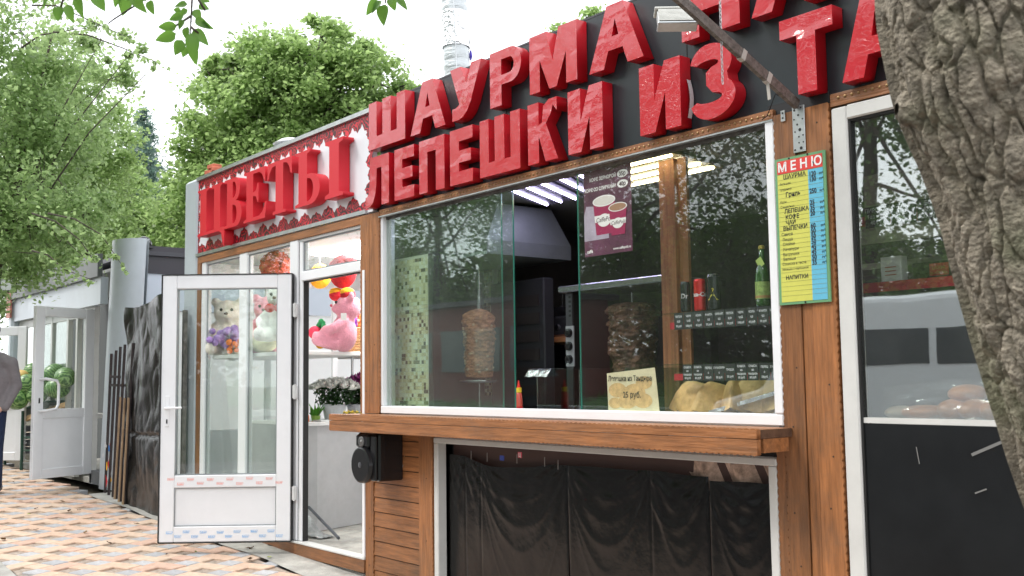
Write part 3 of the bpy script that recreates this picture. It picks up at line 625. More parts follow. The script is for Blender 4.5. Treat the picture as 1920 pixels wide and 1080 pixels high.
o = MB().beam(c + Vector((-.02, 0, .004)), c + Vector((.02, .01, .045)), .014, .01, bev=.003).build('chrome_clip', STEEL); tag(o, 'small shiny metal clip on the sill below the oven', 'clip')
# inner wood post
t = thing('inner_post', 'bare wooden post inside the kiosk behind the drink cans', 'post', (-3.9, .4, 1.0))
plank('post_plank', -4.05, -3.935, 1.0, 2.66, .36, .40, t, mat('raw_inner_wood', (.27, .11, .04), rough=.5, noise_amt=.4, nscale=5, stretch=(9, 9, .7))); plank('post_plank', -3.925, -3.86, 1.0, 2.66, .38, .40, t, mat('raw_inner_wood'))
# shelves with price strips
CH = mat('chalk_card', (.03, .035, .035), rough=.7); RDS = mat('red_price_rail', (.45, .03, .04), rough=.5); CHW = mat('chalk_text', (.62, .65, .65), rough=.8)
def rail(name, lab, x0, x1, y, z0, z1, redspans, rows, n, seed):
    t = thing(name, lab, 'price rail', (x0, y, z0)); MB().box(x0, x1, y, y + .004, z0, z0 + (z1 - z0) * .42).build('rail', RDS, t)
    W_ = (x1 - x0 - redspans) / n
    for k in range(n):
        a = x0 + redspans + k * W_; MB().box(a + .002, a + W_ - .002, y - .003, y - .001, z0 - .004, z1).build('price_card', CH, t)
        for j, s_ in enumerate(rows[k % len(rows)]):
            text(s_, W_ * .21, (a + W_ / 2, y - .0036, z1 - (j + 1) * (z1 - z0) / (len(rows[k % len(rows)]) + .35)), CHW, t, align='CENTER', sx=.9, bold=.0006)
    return t
t = thing('drink_shelf', 'glass display shelf behind the right pane that carries the drinks', 'shelf', (-3.4, .15, 1.76))
MB().box(-3.86, -3.02, .075, .34, 1.752, 1.760).build('glass_plate', glass('counter_glass'), t)
b = MB()
for xx in (-3.80, -3.10): b.box(xx, xx + .02, .32, .35, 1.70, 1.751)
b.build('bracket', STEEL, t)
rail('price_rail', 'upper row of chalk price cards under the drink cans', -3.72, -3.015, .062, 1.672, 1.755, .03, [['ПЕПСИ', '0,33', '70 руб'], ['ЧЕРН', 'ЧАЙ', '100руб'], ['КОЛА', '0,5', '45 руб'], ['ФАНТА', '0,5', '70 руб'], ['СПРАЙТ', '0,5', '40 руб']], 10, 1)
rail('price_rail', 'lower row of chalk price cards above the pastries', -3.70, -3.015, .062, 1.405, 1.485, .06, [['САМСА', 'из', 'тандыра', '60 руб'], ['САМСА', 'из', 'тандыра', '60 руб'], ['ПЕРЕЦ', 'с', '50руб'], ['ХАЧАПУРИ', 'с', '50 руб'], ['ПИЦЦА', '50 руб']], 9, 2)
t = thing('pastry_shelf', 'lower glass shelf whose edge carries the second row of price cards', 'shelf', (-3.4, .2, 1.48)); MB().box(-3.86, -3.02, .075, .34, 1.484, 1.491).build('glass_plate', glass('counter_glass'), t)
def can(x, y, z, r, h, m_, lab, band=None, txt=None, tcol=None):
    t = thing('drink_can', lab, 'drink can', (x, y, z)); MB().lathe([(r * .82, 0), (r, .008), (r, h - .012), (r * .86, h)], (x, y, z), 24).build('can_body', m_, t, smooth=False)
    MB().lathe([(r * .86, 0), (r * .88, .003), (r * .80, .003), (r * .80, .001)], (x, y, z + h), 24).build('can_rim', STEEL, t)
    if txt:
        s_, sz, dz = txt; a = math.radians(-62)  # towards the street and the viewer
        n_ = Vector((math.cos(a), math.sin(a), 0)); rt = Vector((-n_.y, n_.x, 0)); o = text(s_, sz, Vector((x, y, z + dz)) + n_ * (r + .0006), tcol, t, basis=(rt, Vector((0, 0, 1)), n_), align='CENTER', bold=.001)
        # wrap the print round the can
        base = WL[t]
        for v in o.data.vertices:
            p = v.co + base - Vector((x, y, 0)); s1 = p.dot(rt); th_ = s1 / r; q = n_ * math.cos(th_) * (r + .0007) + rt * math.sin(th_) * (r + .0007); v.co = Vector((q.x + x, q.y + y, p.z)) - base
    return t
SILV = mat('silver_print', (.55, .55, .55), rough=.3, metal=.6)
can(-3.655, .115, 1.762, .026, .155, mat('black_can', (.015, .02, .02), rough=.25, metal=.3), 'slim black can at the left end of the drinks shelf', txt=('Dr', .035, .07), tcol=SILV)
can(-3.565, .125, 1.762, .031, .165, mat('red_can', (.55, .008, .012), rough=.25, metal=.3), 'red cola can between two black cans', txt=('Coca-Cola', .030, .075), tcol=WHITE)
can(-3.470, .125, 1.762, .035, .180, mat('black_can'), 'large black energy drink can with yellow letter A', txt=('A', .085, .05), tcol=mat('yellow_print', (.65, .6, .05), rough=.4))
t = thing('lemonade_bottle', 'green glass lemonade bottle with paper label on the drinks shelf', 'bottle', (-3.17, .14, 1.762)); bc = Vector((-3.175, .14, 1.762))
MB().lathe([(.034, 0), (.036, .01), (.036, .15), (.030, .18), (.017, .215), (.014, .25), (.0135, .285)], bc, 24).build('glass_body', mat('green_glass', (.03, .10, .02), rough=.08, coat=.5), t, smooth=True)
MB().lathe([(.0155, 0), (.0155, .014), (.010, .018)], bc + Vector((0, 0, .283)), 18).build('cap', mat('gold_cap', (.5, .4, .1), rough=.35, metal=.6), t)
MB().lathe([(.0368, 0), (.0368, .085)], bc + Vector((0, 0, .035)), 24).build('paper_label', mat('lemon_label', (.30, .42, .12), rough=.5, noise_amt=.5, nscale=40), t); MB().lathe([(.037, 0), (.037, .012)], bc + Vector((0, 0, .04)), 24).build('label_band', mat('label_brown', (.45, .25, .10), rough=.5), t)
MB().obox(bc + Vector((.004, -.020, .215)), Vector((.85, 0, .5)).normalized(), Vector((0, 1, 0)), Vector((-.5, 0, .85)).normalized(), .036, .002, .045).build('neck_tag', mat('tag_green', (.42, .55, .15), rough=.5), t)
# pastries on a foil tray
t = thing('foil_tray', 'baking tray lined with foil behind the right end of the window', 'tray', (-3.3, .25, 1.2))
b = MB(); b.grid(lambda u, v: Vector((-3.72 + .66 * u, .075 + .34 * v, 1.200 + (.045 * max(0, (abs(v - .5) - .42) / .08)) + (.035 * max(0, (abs(u - .5) - .46) / .04)) + .004 * noise.noise(Vector((u * 14, v * 9, 3))))), 60, 30); b.build('foil', FOIL, t, smooth=True)
MB().box(-3.07, -3.01, .08, .42, 1.196, 1.36).build('tray_side', mat('tray_grey', (.35, .35, .37), rough=.35, metal=.6), t)
MB().beam(Vector((-3.50, .10, 1.24)), Vector((-3.02, .36, 1.40)), .05, .02).build('tray_rim', FOIL, t)
PAST = mat('baked_pastry', (.72, .46, .19), rough=.55, noise_amt=.35, nscale=9, bump=.3, bscale=30)
def samsa(x, y, z, rot, s, lab):
    b = MB()
    def fn(u, v):
        a = u * 2 * math.pi; k = 1 - v; tri = 1 / max(abs(math.cos(((a + math.pi / 3) % (2 * math.pi / 3)) - math.pi / 3)), .5) * .72
        h = math.sin(v * math.pi / 2) ** .7; lay = .03 * math.sin(v * 26 + u * 3)
        R_ = s * (k ** .42) * (tri * .75 + .3) * (1 + lay * .25); p = Vector((math.cos(a) * R_, math.sin(a) * R_ * .75, s * 1.65 * h)); return p
    b.grid(fn, 40, 22); o = b.build('samsa', PAST, smooth=True); M4 = Matrix.Rotation(rot, 4, 'Z') @ Matrix.Rotation(math.radians(18), 4, 'Y'); o.matrix_basis = Matrix.Translation((x, y, z)) @ M4
    tag(o, lab, 'pastry', 'puff pastries on the foil tray')
samsa(-3.655, .16, 1.21, .3, .112, 'leftmost puff pastry with ring shaped layers on the foil tray'); samsa(-3.54, .18, 1.21, 1.3, .108, 'second puff pastry from the left on the foil tray')
samsa(-3.43, .21, 1.22, 2.1, .112, 'middle cream coloured puff pastry on the foil tray'); samsa(-3.35, .27, 1.235, .9, .108, 'puff pastry second from the right on the foil tray'); samsa(-3.27, .30, 1.23, 2.7, .104, 'rightmost and tallest puff pastry on the foil tray')
# flatbread note
t = thing('paper_note', 'cream paper note with flatbread price taped inside the middle pane', 'paper note', PY(1185, 730, .03))
cpts = [PY(1138, 700, .024), PY(1228, 689, .024), PY(1237, 771, .024), PY(1141, 769, .024)]
poly('paper', [[(p.x, p.z) for p in cpts]], .001, (0, .024, 0), mat('note_paper', (.78, .70, .48), rough=.7, noise_amt=.10, nscale=10), t)
NBR = mat('note_bread_print', (.72, .50, .24), rough=.7, noise_amt=.25, nscale=30); nx = (cpts[0].x + cpts[1].x) / 2
for k, (dx, dz, rw, rh) in enumerate(((-.10, -.02, .07, .04), (.03, -.03, .08, .045), (.10, .02, .06, .035), (-.03, -.085, .075, .035), (.09, -.075, .07, .04), (-.12, -.09, .05, .03))): poly('bread_print', [arc(nx + dx, 1.375 + dz, rw, rh, 0, 350, 16)], .0003, (0, .0228 - k * .0003, 0), NBR, t)
NTX = mat('note_ink', (.10, .09, .07), rough=.7)
text('Лепешка из Тандыра', .040, (nx - .005, .0205, 1.405), NTX, t, align='CENTER', sx=.80, bold=.0007); text('25 руб.', .046, (nx + .01, .0205, 1.315), NTX, t, align='CENTER', sx=.9, bold=.0007)
# coffee poster
t = thing('coffee_poster', 'purple poster of two coffee cups with prices hung on the middle pane', 'poster', (-4.13, .022, 2.36))
px0, px1, pz0, pz1 = -4.320, -3.940, 2.110, 2.600; yb = .0215
MB().box(px0, px1, yb - .001, yb, pz0, pz1).build('poster_sheet', mat('poster_purple', (.14, .035, .085), rough=.35, noise_amt=.35, nscale=4), t)
poly('print', [[(px0, pz0 + .09), (px0 + .20, pz0 + .09), (px0 + .19, pz1 - .22), (px0 + .02, pz1 - .20), (px0, pz1 - .25)]], .0002, (0, yb - .0013, 0), mat('poster_haze', (.42, .36, .44), rough=.5, noise_amt=.2, nscale=8), t)
CUP = mat('cup_crimson', (.33, .015, .085), rough=.4); CW = mat('print_white', (.80, .78, .76), rough=.5); COF = mat('coffee_foam', (.66, .62, .58), rough=.5)
def cup(cx, zt, wt, hgt, d, fl):
    poly('print', [[(cx - wt, zt), (cx + wt, zt), (cx + wt * .74, zt - hgt), (cx - wt * .74, zt - hgt)]], .0002, (0, yb - d, 0), CUP, t); poly('print', [arc(cx, zt, wt * 1.04, wt * .36, 0, 350, 24)], .0002, (0, yb - d - .0004, 0), CW, t)
    poly('print', [arc(cx, zt, wt * .94, wt * .29, 0, 350, 24)], .0002, (0, yb - d - .0008, 0), fl, t)
    poly('print', [arc(cx, zt - hgt * .58, wt * .62, wt * .42, 0, 350, 20)], .0002, (0, yb - d - .0008, 0), CW, t); poly('print', [[(cx - wt * .90, zt - hgt * .42), (cx + wt * .90, zt - hgt * .42), (cx + wt * .84, zt - hgt * .62), (cx - wt * .84, zt - hgt * .62)]], .0002, (0, yb - d - .0004, 0), CW, t)
    text('CaffePoli', wt * .42, (cx, yb - d - .0016, zt - hgt * .62), mat('print_dark', (.06, .02, .03), rough=.5), t, align='CENTER', shear=.2)
cup(-4.155, 2.415, .088, .19, .0018, COF); cup(-4.045, 2.365, .070, .155, .0036, mat('coffee_brown', (.36, .20, .12), rough=.5))
text('КОФЕ ЗЕРНОВОЙ', .027, (-4.055, yb - .002, 2.537), CW, t, align='RIGHT', bold=.001, sx=.92); text('КОФЕ СО СЛИВКАМИ', .027, (-4.055, yb - .002, 2.480), CW, t, align='RIGHT', bold=.001, sx=.88)
for zz, s_ in ((2.547, '35р'), (2.490, '40р')): poly('print', [arc(-4.005, zz, .042, .022, 0, 350, 20)], .0002, (0, yb - .0016, 0), CW, t); text(s_, .032, (-4.005, yb - .0025, zz - .011), mat('print_dark'), t, align='CENTER', bold=.001)
text('www.caffepoli.ru', .020, (-3.952, yb - .002, 2.130), CW, t, align='RIGHT', bold=.0004); text('caffè', .026, (-4.30, yb - .002, 2.13), CW, t, bold=.0008)
# ---- right window interior
t = thing('bread_display', 'stepped display with pale back wall and red shelf edges behind the tall right window', 'display shelf', (-2, .5, 1.2))
PALE = mat('pale_display', (.33, .31, .26), rough=.6, noise_amt=.08)
MB().box(-3.0, -.7, .78, .80, 2.16, 2.45).build('display_back', PALE, t); MB().box(-3.2, -.7, .50, .80, 1.93, 1.96).build('shelf_plate', PALE, t)
MB().box(-2.86, -.7, .30, .315, 1.80, 1.845).build('red_shelf_edge', RDS, t); MB().box(-2.86, -.7, .315, .62, 1.815, 1.835).build('shelf_plate', DARKI, t)
MB().box(-2.86, -.7, .318, .325, 2.115, 2.16).build('red_shelf_edge', RDS, t); MB().box(-2.86, -.7, .325, .34, 2.03, 2.114).build('pale_board', PALE, t)
MB().box(-2.56, -.8, .06, .50, 1.20, 1.225).build('bottom_shelf', mat('shelf_white', (.5, .5, .5), rough=.4), t)
rail('price_rail', 'row of dark chalk price cards on the upper red shelf edge behind the tall window', -2.70, -2.05, .305, 2.105, 2.20, .0, [['ПИРОЖКИ', 'без мяса', '40 руб'], ['БОН', 'АКВА', '45 руб'], ['БОН', 'АКВА', '35 руб'], ['БОН', 'АКВА', '45 руб']], 5, 3)
t = thing('milk_carton', 'white carton standing on the red edged shelf behind the tall window', 'carton', (-2.62, .42, 1.836)); MB().box(-2.68, -2.575, .38, .44, 1.837, 1.955, .004).build('carton_body', WHITE, t); MB().beam(Vector((-2.68, .41, 1.958)), Vector((-2.575, .41, 1.958)), .05, .02).build('carton_top', WHITE, t); b = MB()
for k in range(3): b.box(-2.655, -2.60, .378, .3795, 1.88 + k * .018, 1.884 + k * .018)
b.build('print_line', RDS, t)
t = thing('tea_box', 'dark tea box with red label panel and gold base line beside the carton', 'box', (-2.42, .42, 1.836)); MB().box(-2.52, -2.26, .38, .46, 1.846, 1.925, .003).build('box_body', mat('dark_tea_box', (.03, .03, .02), rough=.3), t)
MB().box(-2.53, -2.25, .372, .47, 1.837, 1.8455).build('gold_base', mat('gold', (.5, .35, .1), rough=.35, metal=.5), t); MB().box(-2.435, -2.345, .3775, .379, 1.86, 1.915).build('red_label', mat('red_label', (.5, .05, .03), rough=.5), t); text('BLACK TEA', .016, (-2.39, .3768, 1.866), mat('gold'), t, align='CENTER', bold=.0005); text('LAXMI', .022, (-2.39, .3768, 1.888), mat('gold'), t, align='CENTER', bold=.0005)
BRD = mat('brown_loaf', (.55, .22, .07), rough=.35, noise_amt=.35, nscale=8, bump=.2)
for k, (px, py, rx, rz_, lab) in enumerate(((1735, 768, .105, .032, 'flat oval loaf at the left of the bread row in the tall window'), (1790, 765, .06, .045, 'long brown bun beside the oval loaf'), (1830, 762, .06, .045, 'second long brown bun in the window row'), (1868, 770, .05, .045, 'brown bun closest to the tree trunk'), (1815, 728, .075, .04, 'bun on top of the window row'), (1690, 755, .06, .03, 'pale bun in a plastic bag at the left of the window row'))):
    p = PY(px, py, .17 + (.06 if k == 4 else 0)); p.z = 1.226 + rz_ + (.07 if k == 4 else 0); b = MB(); b.ell(p, (rx, .10, rz_), 20, 12); o = b.build('bread_loaf', BRD if k < 5 else mat('pale_bun', (.55, .45, .32), rough=.5), smooth=True); tag(o, lab, 'bread')
b = MB(); b.grid(lambda u, v: Vector((-2.5 + .62 * u, .07 + .02 * noise.noise(Vector((u * 7, v * 6, 2))), 1.23 + .17 * v * (1 - .4 * abs(u - .5)))), 40, 20)
tag(b.build('plastic_bag', glass('bag_film', (.95, .95, .95), .06, dust=.10), smooth=True), 'clear crinkled bread bag behind the bottom of the tall window', 'bag')

# ============================================================ BIG SIGN WITH RED LETTERS
SG = thing('shop_sign', 'black sign board with two rows of big red letters on the food kiosk', 'sign', (-6.55, 0, 2.68))
MB().box(-6.50, 1.1, .002, .14, 2.676, 3.480).build('sign_board', BLACKP, SG)
b = MB()
for xx in (-5.0, -3.5, -2.0, -.5): b.box(xx, xx + .004, -.0005, .0015, 2.68, 3.478)
b.build('panel_joint', SEAL, SG)
MB().box(-6.50, 1.1, .0, .145, 3.4805, 3.492).build('top_trim', DKFAS, SG)
R1b, R1t, R2b, R2t = 3.118, 3.468, 2.693, 3.058
LY, LD = -.082, .080
def L_(loops, lab=None): return poly('letter', loops, LD, (0, -.0025, 0), [REDL, REDS], SG)
def let_sh(x0, x1, b_, t_, s=.108, hb=.09):
    mid = (x0 + x1) / 2; h = s * .52
    L_([[(x0, b_), (x1, b_), (x1, t_), (x1 - s, t_), (x1 - s, b_ + hb), (mid + h, b_ + hb), (mid + h, t_), (mid - h, t_), (mid - h, b_ + hb), (x0 + s, b_ + hb), (x0 + s, t_), (x0, t_)]])
def let_a(x0, x1, b_, t_, s=.118, ap=.115):
    m_ = (x0 + x1) / 2; H = t_ - b_; sl = (m_ - ap * .55 - x0) / H; hz = .075
    zi = b_ + hz + .02; zc = zi + .075
    def xl(z): return x0 + sl * (z - b_)
    def xr(z): return x1 - sl * (z - b_)
    top = [(xl(t_), t_), (xr(t_), t_)]
    outer = [(x0, b_), (x0 + s, b_), (xl(zi) + s * .97, zi), (xr(zi) - s * .97, zi), (x1 - s, b_), (x1, b_), top[1], top[0]]
    ha = (xl(zc) + s * .95, zc); hb_ = (xr(zc) - s * .95, zc); htz = t_ - .085
    L_([outer, [ha, hb_, (m_, htz)]])
def let_p(x0, x1, b_, t_, s=.115):
    H = t_ - b_; zb = b_ + H * .37; cz = (zb + t_) / 2; ry = (t_ - zb) / 2; cx = x1 - ry * .95
    L_([[(x0, b_), (x0 + s, b_), (x0 + s, zb)] + arc(cx, cz, x1 - cx, ry, -90, 90, 14) + [(x0, t_)], [(x0 + s, cz - ry * .45)] + arc(cx - .01, cz, (x1 - cx) * .42, ry * .45, -90, 90, 10) + [(x0 + s, cz + ry * .45)]])
def let_m(x0, x1, b_, t_, s=.093):
    m_ = (x0 + x1) / 2; L_([[(x0, b_), (x0 + s, b_), (x0 + s, t_ - .16), (m_ - .032, b_), (m_ + .032, b_), (x1 - s, t_ - .16), (x1 - s, b_), (x1, b_), (x1, t_), (x1 - .155, t_), (m_, b_ + .16), (x0 + .155, t_), (x0, t_)]])
def let_i(x0, x1, b_, t_, s=.105):
    L_([[(x0, b_), (x0 + s * 1.02, b_), (x1 - s, t_ - .17), (x1 - s, b_), (x1, b_), (x1, t_), (x1 - s * 1.02, t_), (x0 + s, b_ + .17), (x0 + s, t_), (x0, t_)]])
def let_e(x0, x1, b_, t_, s=.10):
    H = t_ - b_; q = .083; m_ = (b_ + t_) / 2 - .005
    L_([[(x0, b_), (x1, b_), (x1, b_ + q), (x0 + s, b_ + q), (x0 + s, m_ - q * .45), (x1 - .02, m_ - q * .45), (x1 - .02, m_ + q * .5), (x0 + s, m_ + q * .5), (x0 + s, t_ - q), (x1, t_ - q), (x1, t_), (x0, t_)]])
def let_pe(x0, x1, b_, t_, s=.10): L_([[(x0, b_), (x0 + s, b_), (x0 + s, t_ - .088), (x1 - s, t_ - .088), (x1 - s, b_), (x1, b_), (x1, t_), (x0, t_)]])
def let_t(x0, x1, b_, t_, s=.10):
    m_ = (x0 + x1) / 2; L_([[(m_ - s / 2, b_), (m_ + s / 2, b_), (m_ + s / 2, t_ - .09), (x1, t_ - .09), (x1, t_), (x0, t_), (x0, t_ - .09), (m_ - s / 2, t_ - .09)]])
def let_n(x0, x1, b_, t_, s=.115):
    m_ = (b_ + t_) / 2; L_([[(x0, b_), (x0 + s, b_), (x0 + s, m_ - .045), (x1 - s, m_ - .045), (x1 - s, b_), (x1, b_), (x1, t_), (x1 - s, t_), (x1 - s, m_ + .045), (x0 + s, m_ + .045), (x0 + s, t_), (x0, t_)]])
def let_u(x0, x1, b_, t_, s=.115):
    L_([[(x0, t_), (x0 + s, t_), ((x0 + x1) / 2 + .012, t_ - .125), (x1 - s * .95, t_), (x1, t_), (x1 - .115, b_ + .10)] + [(x1 - .155, b_ + .045), (x1 - .20, b_ + .012), (x1 - .25, b_), (x0 + .02, b_), (x0 + .02, b_ + .082), (x0 + .06, b_ + .082), (x0 + .10, b_ + .10)]])
def let_l(x0, x1, b_, t_, s=.10):
    L_([[(x0, b_), (x0 + .06, b_ + .003), (x0 + .105, b_ + .03), (x0 + .135, b_ + .09), (x0 + .15, b_ + .16), (x0 + .155, t_ - .088), (x1 - s, t_ - .088), (x1 - s, b_), (x1, b_), (x1, t_), (x0 + .06, t_), (x0 + .055, b_ + .16), (x0 + .045, b_ + .105), (x0 + .02, b_ + .082), (x0, b_ + .078)]])
def let_k(x0, x1, b_, t_, s=.10):
    m_ = (b_ + t_) / 2; L_([[(x0, b_), (x0 + s, b_), (x0 + s, m_ - .022), (x1 - .105, b_), (x1 + .005, b_), (x1 - .10, m_ + .045), (x1 - .055, m_ + .095), (x1 - .035, t_ - .04), (x1, t_ - .082), (x1, t_), (x1 - .07, t_), (x1 - .12, t_ - .03), (x0 + s + .03, m_ + .055), (x0 + s, m_ + .045), (x0 + s, t_), (x0, t_)]])
def let_z(x0, x1, b_, t_):
    b_ -= .006; t_ += .008; H = t_ - b_; m_ = b_ + H * .53; ry1 = (t_ - m_) / 2 + .012; ry2 = (m_ - b_) / 2 + .006; cz1 = t_ - ry1; cz2 = b_ + ry2; cx = x0 + .115; s = .082
    rx1 = x1 - .018 - cx; rx2 = x1 - cx
    out = arc(cx, cz1, .12, ry1, 170, 90, 8) + arc(cx, cz1, rx1, ry1, 86, -38, 12) + arc(cx, cz2, rx2, ry2, 42, -90, 14) + arc(cx, cz2, .125, ry2, -94, -165, 8)
    inn = arc(cx, cz2, .125 - s * .45, ry2 - s, -160, -94, 6) + arc(cx, cz2, rx2 - s, ry2 - s, -90, 76, 12) + [(cx - .02, m_ - .028), (cx - .02, m_ + .036)] + arc(cx, cz1, rx1 - s, ry1 - s, -74, 86, 10) + arc(cx, cz1, .12 - s * .5, ry1 - s, 96, 165, 6)
    L_([out + inn])
let_sh(-6.525, -6.035, R1b, R1t); let_a(-5.965, -5.545, R1b, R1t); let_u(-5.485, -5.145, R1b, R1t); let_p(-5.055, -4.745, R1b, R1t); let_m(-4.665, -4.245, R1b, R1t); let_a(-4.145, -3.725, R1b, R1t)
let_n(-3.455, -3.085, R1b, R1t); let_a(-3.015, -2.60, R1b, R1t); let_p(-2.50, -2.20, R1b, R1t)
let_l(-6.572, -6.25, R2b, R2t); let_e(-6.175, -5.925, R2b, R2t); let_pe(-5.86, -5.56, R2b, R2t); let_e(-5.495, -5.245, R2b, R2t); let_sh(-5.168, -4.765, R2b, R2t, s=.092, hb=.085); let_k(-4.69, -4.425, R2b, R2t); let_i(-4.33, -4.045, R2b, R2t)
let_i(-3.762, -3.475, R2b, R2t); let_z(-3.40, -3.125, R2b, R2t); let_t(-2.86, -2.578, R2b, R2t); let_a(-2.54, -2.20, R2b, R2t, s=.105)
# loose strip of film on И
b = MB(); b.grid(lambda u, v: Vector((-3.4745 + .002 + .018 * math.sin(v * math.pi), -.035 + .03 * u, 2.74 + .20 * v)), 3, 12); b.build('loose_film', mat('loose_film', (.75, .72, .74), rough=.2), SG, smooth=True)

# ============================================================ MENU BOARD, SPEAKER, FLOODLIGHT
t = thing('menu_board', 'yellow and blue menu board with red heading nailed to the wooden post', 'menu board', (-2.80, -.04, 2.09))
gm = mat('menu_green', (.14, .32, .16), rough=.4); ym = mat('menu_yellow', (.58, .58, .12), rough=.35, noise_amt=.06, nscale=6); bm = mat('menu_blue', (.13, .45, .62), rough=.35); rm = mat('menu_red', (.66, .06, .05), rough=.35)
mx0, mx1, mz0, mz1 = -2.935, -2.672, 1.745, 2.425; my = -.045
MB().box(mx0 - .006, mx1 + .004, my, my + .008, mz0, mz1).build('board', gm, t)
MB().box(mx0 + .008, mx1 - .010, my - .0012, my - .0004, mz1 - .073, mz1 - .012).build('red_heading', rm, t); sp = mx0 + .175
MB().box(mx0 + .008, sp, my - .0012, my - .0004, mz0 + .012, mz1 - .076).build('yellow_field', ym, t); MB().box(sp, mx1 - .010, my - .0012, my - .0004, mz0 + .012, mz1 - .076).build('blue_field', bm, t)
text('М Е Н Ю', .058, ((mx0 + mx1) / 2, my - .002, mz1 - .062), WHITE, t, align='CENTER', bold=.0015, sx=1.02)
INK = mat('marker_ink', (.012, .012, .02), rough=.5); b = MB(); rows = 27; rh = (mz1 - .082 - mz0 - .016) / rows
for k in range(1, rows): b.box(mx0 + .010, mx1 - .012, my - .0018, my - .0013, mz1 - .080 - rh * k, mz1 - .0790 - rh * k)
b.build('ruled_line', mat('ruled_line', (.22, .22, .08), rough=.6), t, kind='stuff')
def row(k): return mz1 - .080 - rh * k + .002
for k, s_, sz, dx, bo in ((1, 'ШАУРМА', .027, .04, .0008), (2.2, 'большая', .014, .02, 0), (3.4, 'грудинка', .014, .02, 0), (4.9, 'Гриль', .028, .05, .0008), (6.1, 'Куры', .014, .02, 0), (7.2, 'Сардельки', .014, .02, 0), (8.4, 'ЛЕПЕШКА', .026, .04, .0009), (9.7, 'КОФЕ', .026, .045, .0009), (10.9, 'ЧАЙ', .026, .045, .0009), (12.1, 'ВЫПЕЧКИ', .026, .03, .0009), (13.2, 'Самса', .019, .02, .0002), (14.3, 'Пицца', .018, .025, 0), (15.3, 'Слойки', .018, .025, 0), (16.4, 'Хачапури', .018, .025, 0), (17.5, 'Ватрушки', .018, .025, 0), (18.5, 'Беляши', .018, .025, 0), (19.5, 'Сосиска в тесте', .016, .02, 0), (20.6, 'лепешка с картошкой', .013, .018, 0), (22.6, 'НАПИТКИ', .024, .035, .0008)):
    text(s_, sz * 1.08, (mx0 + dx, my - .0022, row(k)), INK, t, bold=bo * .6, sx=.95)
for k, s_ in ((1.4, '120'), (2.5, '130'), (5, '250'), (7.4, '25'), (8.6, '35'), (9.7, '20'), (12.3, '60'), (13.4, '50'), (14.5, '50'), (15.6, '50'), (16.7, '45'), (17.8, '45'), (18.9, '50'), (20, '35')):
    text(s_, .031, (sp + .005, my - .0022, row(k)), INK, t, bold=.0009, sx=.80); text('руб', .013, (sp + .058, my - .0022, row(k) + .004), INK, t, bold=.0003)
b = MB()
for (u, zz) in ((-2.86, mz1 - .006), (-2.76, mz1 - .004), (-2.80, mz0 + .006)): b.lathe([(.005, 0), (.004, .003)], (u, my, zz), 8, (0, -1, 0))
b.build('nail_head', SEAL, t, kind='stuff')

t = thing('loudspeaker', 'black two way loudspeaker hanging under the left end of the serving ledge', 'loudspeaker', (-6.27, -.12, .9)); sx0, sx1, sy0, sz0, sz1 = -6.455, -6.165, -.235, .735, 1.062
b = MB(); b.obox(Vector(((sx0 + sx1) / 2, -.12, (sz0 + sz1) / 2)), Vector((1, 0, 0)), Vector((0, 1, 0)), Vector((0, 0, 1)), sx1 - sx0, .20, sz1 - sz0, .012); b.build('cabinet', BLACKM, t)
wc = Vector((-6.325, sy0 + .012, .845)); MB().lathe([(.125, 0), (.128, .03), (.122, .052), (.112, .056)], wc, 36, (0, -1, 0)).build('woofer_surround', BLACKM, t, smooth=False)
MB().lathe([(.110, .045), (.090, .034), (.045, .028), (.040, .045), (.02, .056), (.001, .058)], wc, 36, (0, -1, 0)).build('woofer_cone', mat('speaker_cone', (.05, .052, .06), rough=.28), t, smooth=True)
tcn = Vector((-6.325, sy0 + .008, 1.005)); b = MB(); b.box(-6.41, -6.24, sy0 - .028, sy0 + .014, .965, 1.052, .012); b.build('tweeter_housing', BLACKM, t)
MB().lathe([(.036, 0), (.034, .008), (.020, .002), (.008, .004), (.006, .012), (.001, .014)], tcn + Vector((0, -.036, 0)), 24, (0, -1, 0)).build('tweeter_horn', mat('tweeter', (.18, .18, .18), rough=.3, metal=.5), t, smooth=True)
MB().box(-6.24, -6.17, sy0 - .012, sy0 + .01, .74, 1.05, .008).build('side_trim', BLACKM, t)
MB().tube([(-6.18, -.05, .76), (-6.165, -.02, .85), (-6.17, -.008, .95)], .002, 5).build('cable', mat('pale_cable', (.4, .4, .4), rough=.5), t); MB().box(-6.35, -6.25, -.1, -.036, 1.0, 1.06).build('wall_bracket', BLACKM, t)

t = thing('floodlight', 'white floodlight on a bracket arm in front of the red letters', 'floodlight', (-2.80, -.04, 2.66))
A0 = Vector((-2.805, -.045, 2.66)); A1 = PY(1330, 48, -.62); dirA = (A1 - A0).normalized(); A2 = A1 + dirA * .32
ARM = mat('weathered_arm', (.15, .13, .115), rough=.6, metal=.3, noise_amt=.5, nscale=14, bump=.3, stretch=(1, 3, 3)); MB().beam(A0, A2, .045, .022, up=Vector((.6, -.7, .3))).build('arm', ARM, t)
for f_ in (.33, .62): MB().beam(A0.lerp(A1, f_), A0.lerp(A1, f_ + .04), .049, .026, up=Vector((.6, -.7, .3))).build('tape_band', mat('tape', (.45, .42, .38), rough=.5), t)
q = A0.lerp(A1, .33); MB().beam(q + Vector((0, -.016, 0)), q + Vector((.008, -.016, -.095)), .016, .002, up=Vector((0, -1, 0))).build('tape_tail', mat('tape'), t)
LC = PY(1268, 36, -.68); ly = Vector((-.62, -.55, -.05)).normalized()
rt_ = Vector((.72, -.62, .12)).normalized(); dn_ = Vector((.35, -.35, -.87)).normalized()
lx = RT.copy(); lz = (UP * .80 + FW * .60).normalized(); lyv = lx.cross(lz)
lx = Vector((.63, .775, 0)).normalized(); tilt = Vector((-.35, .28, .89)).normalized(); lyv = tilt.cross(lx).normalized()
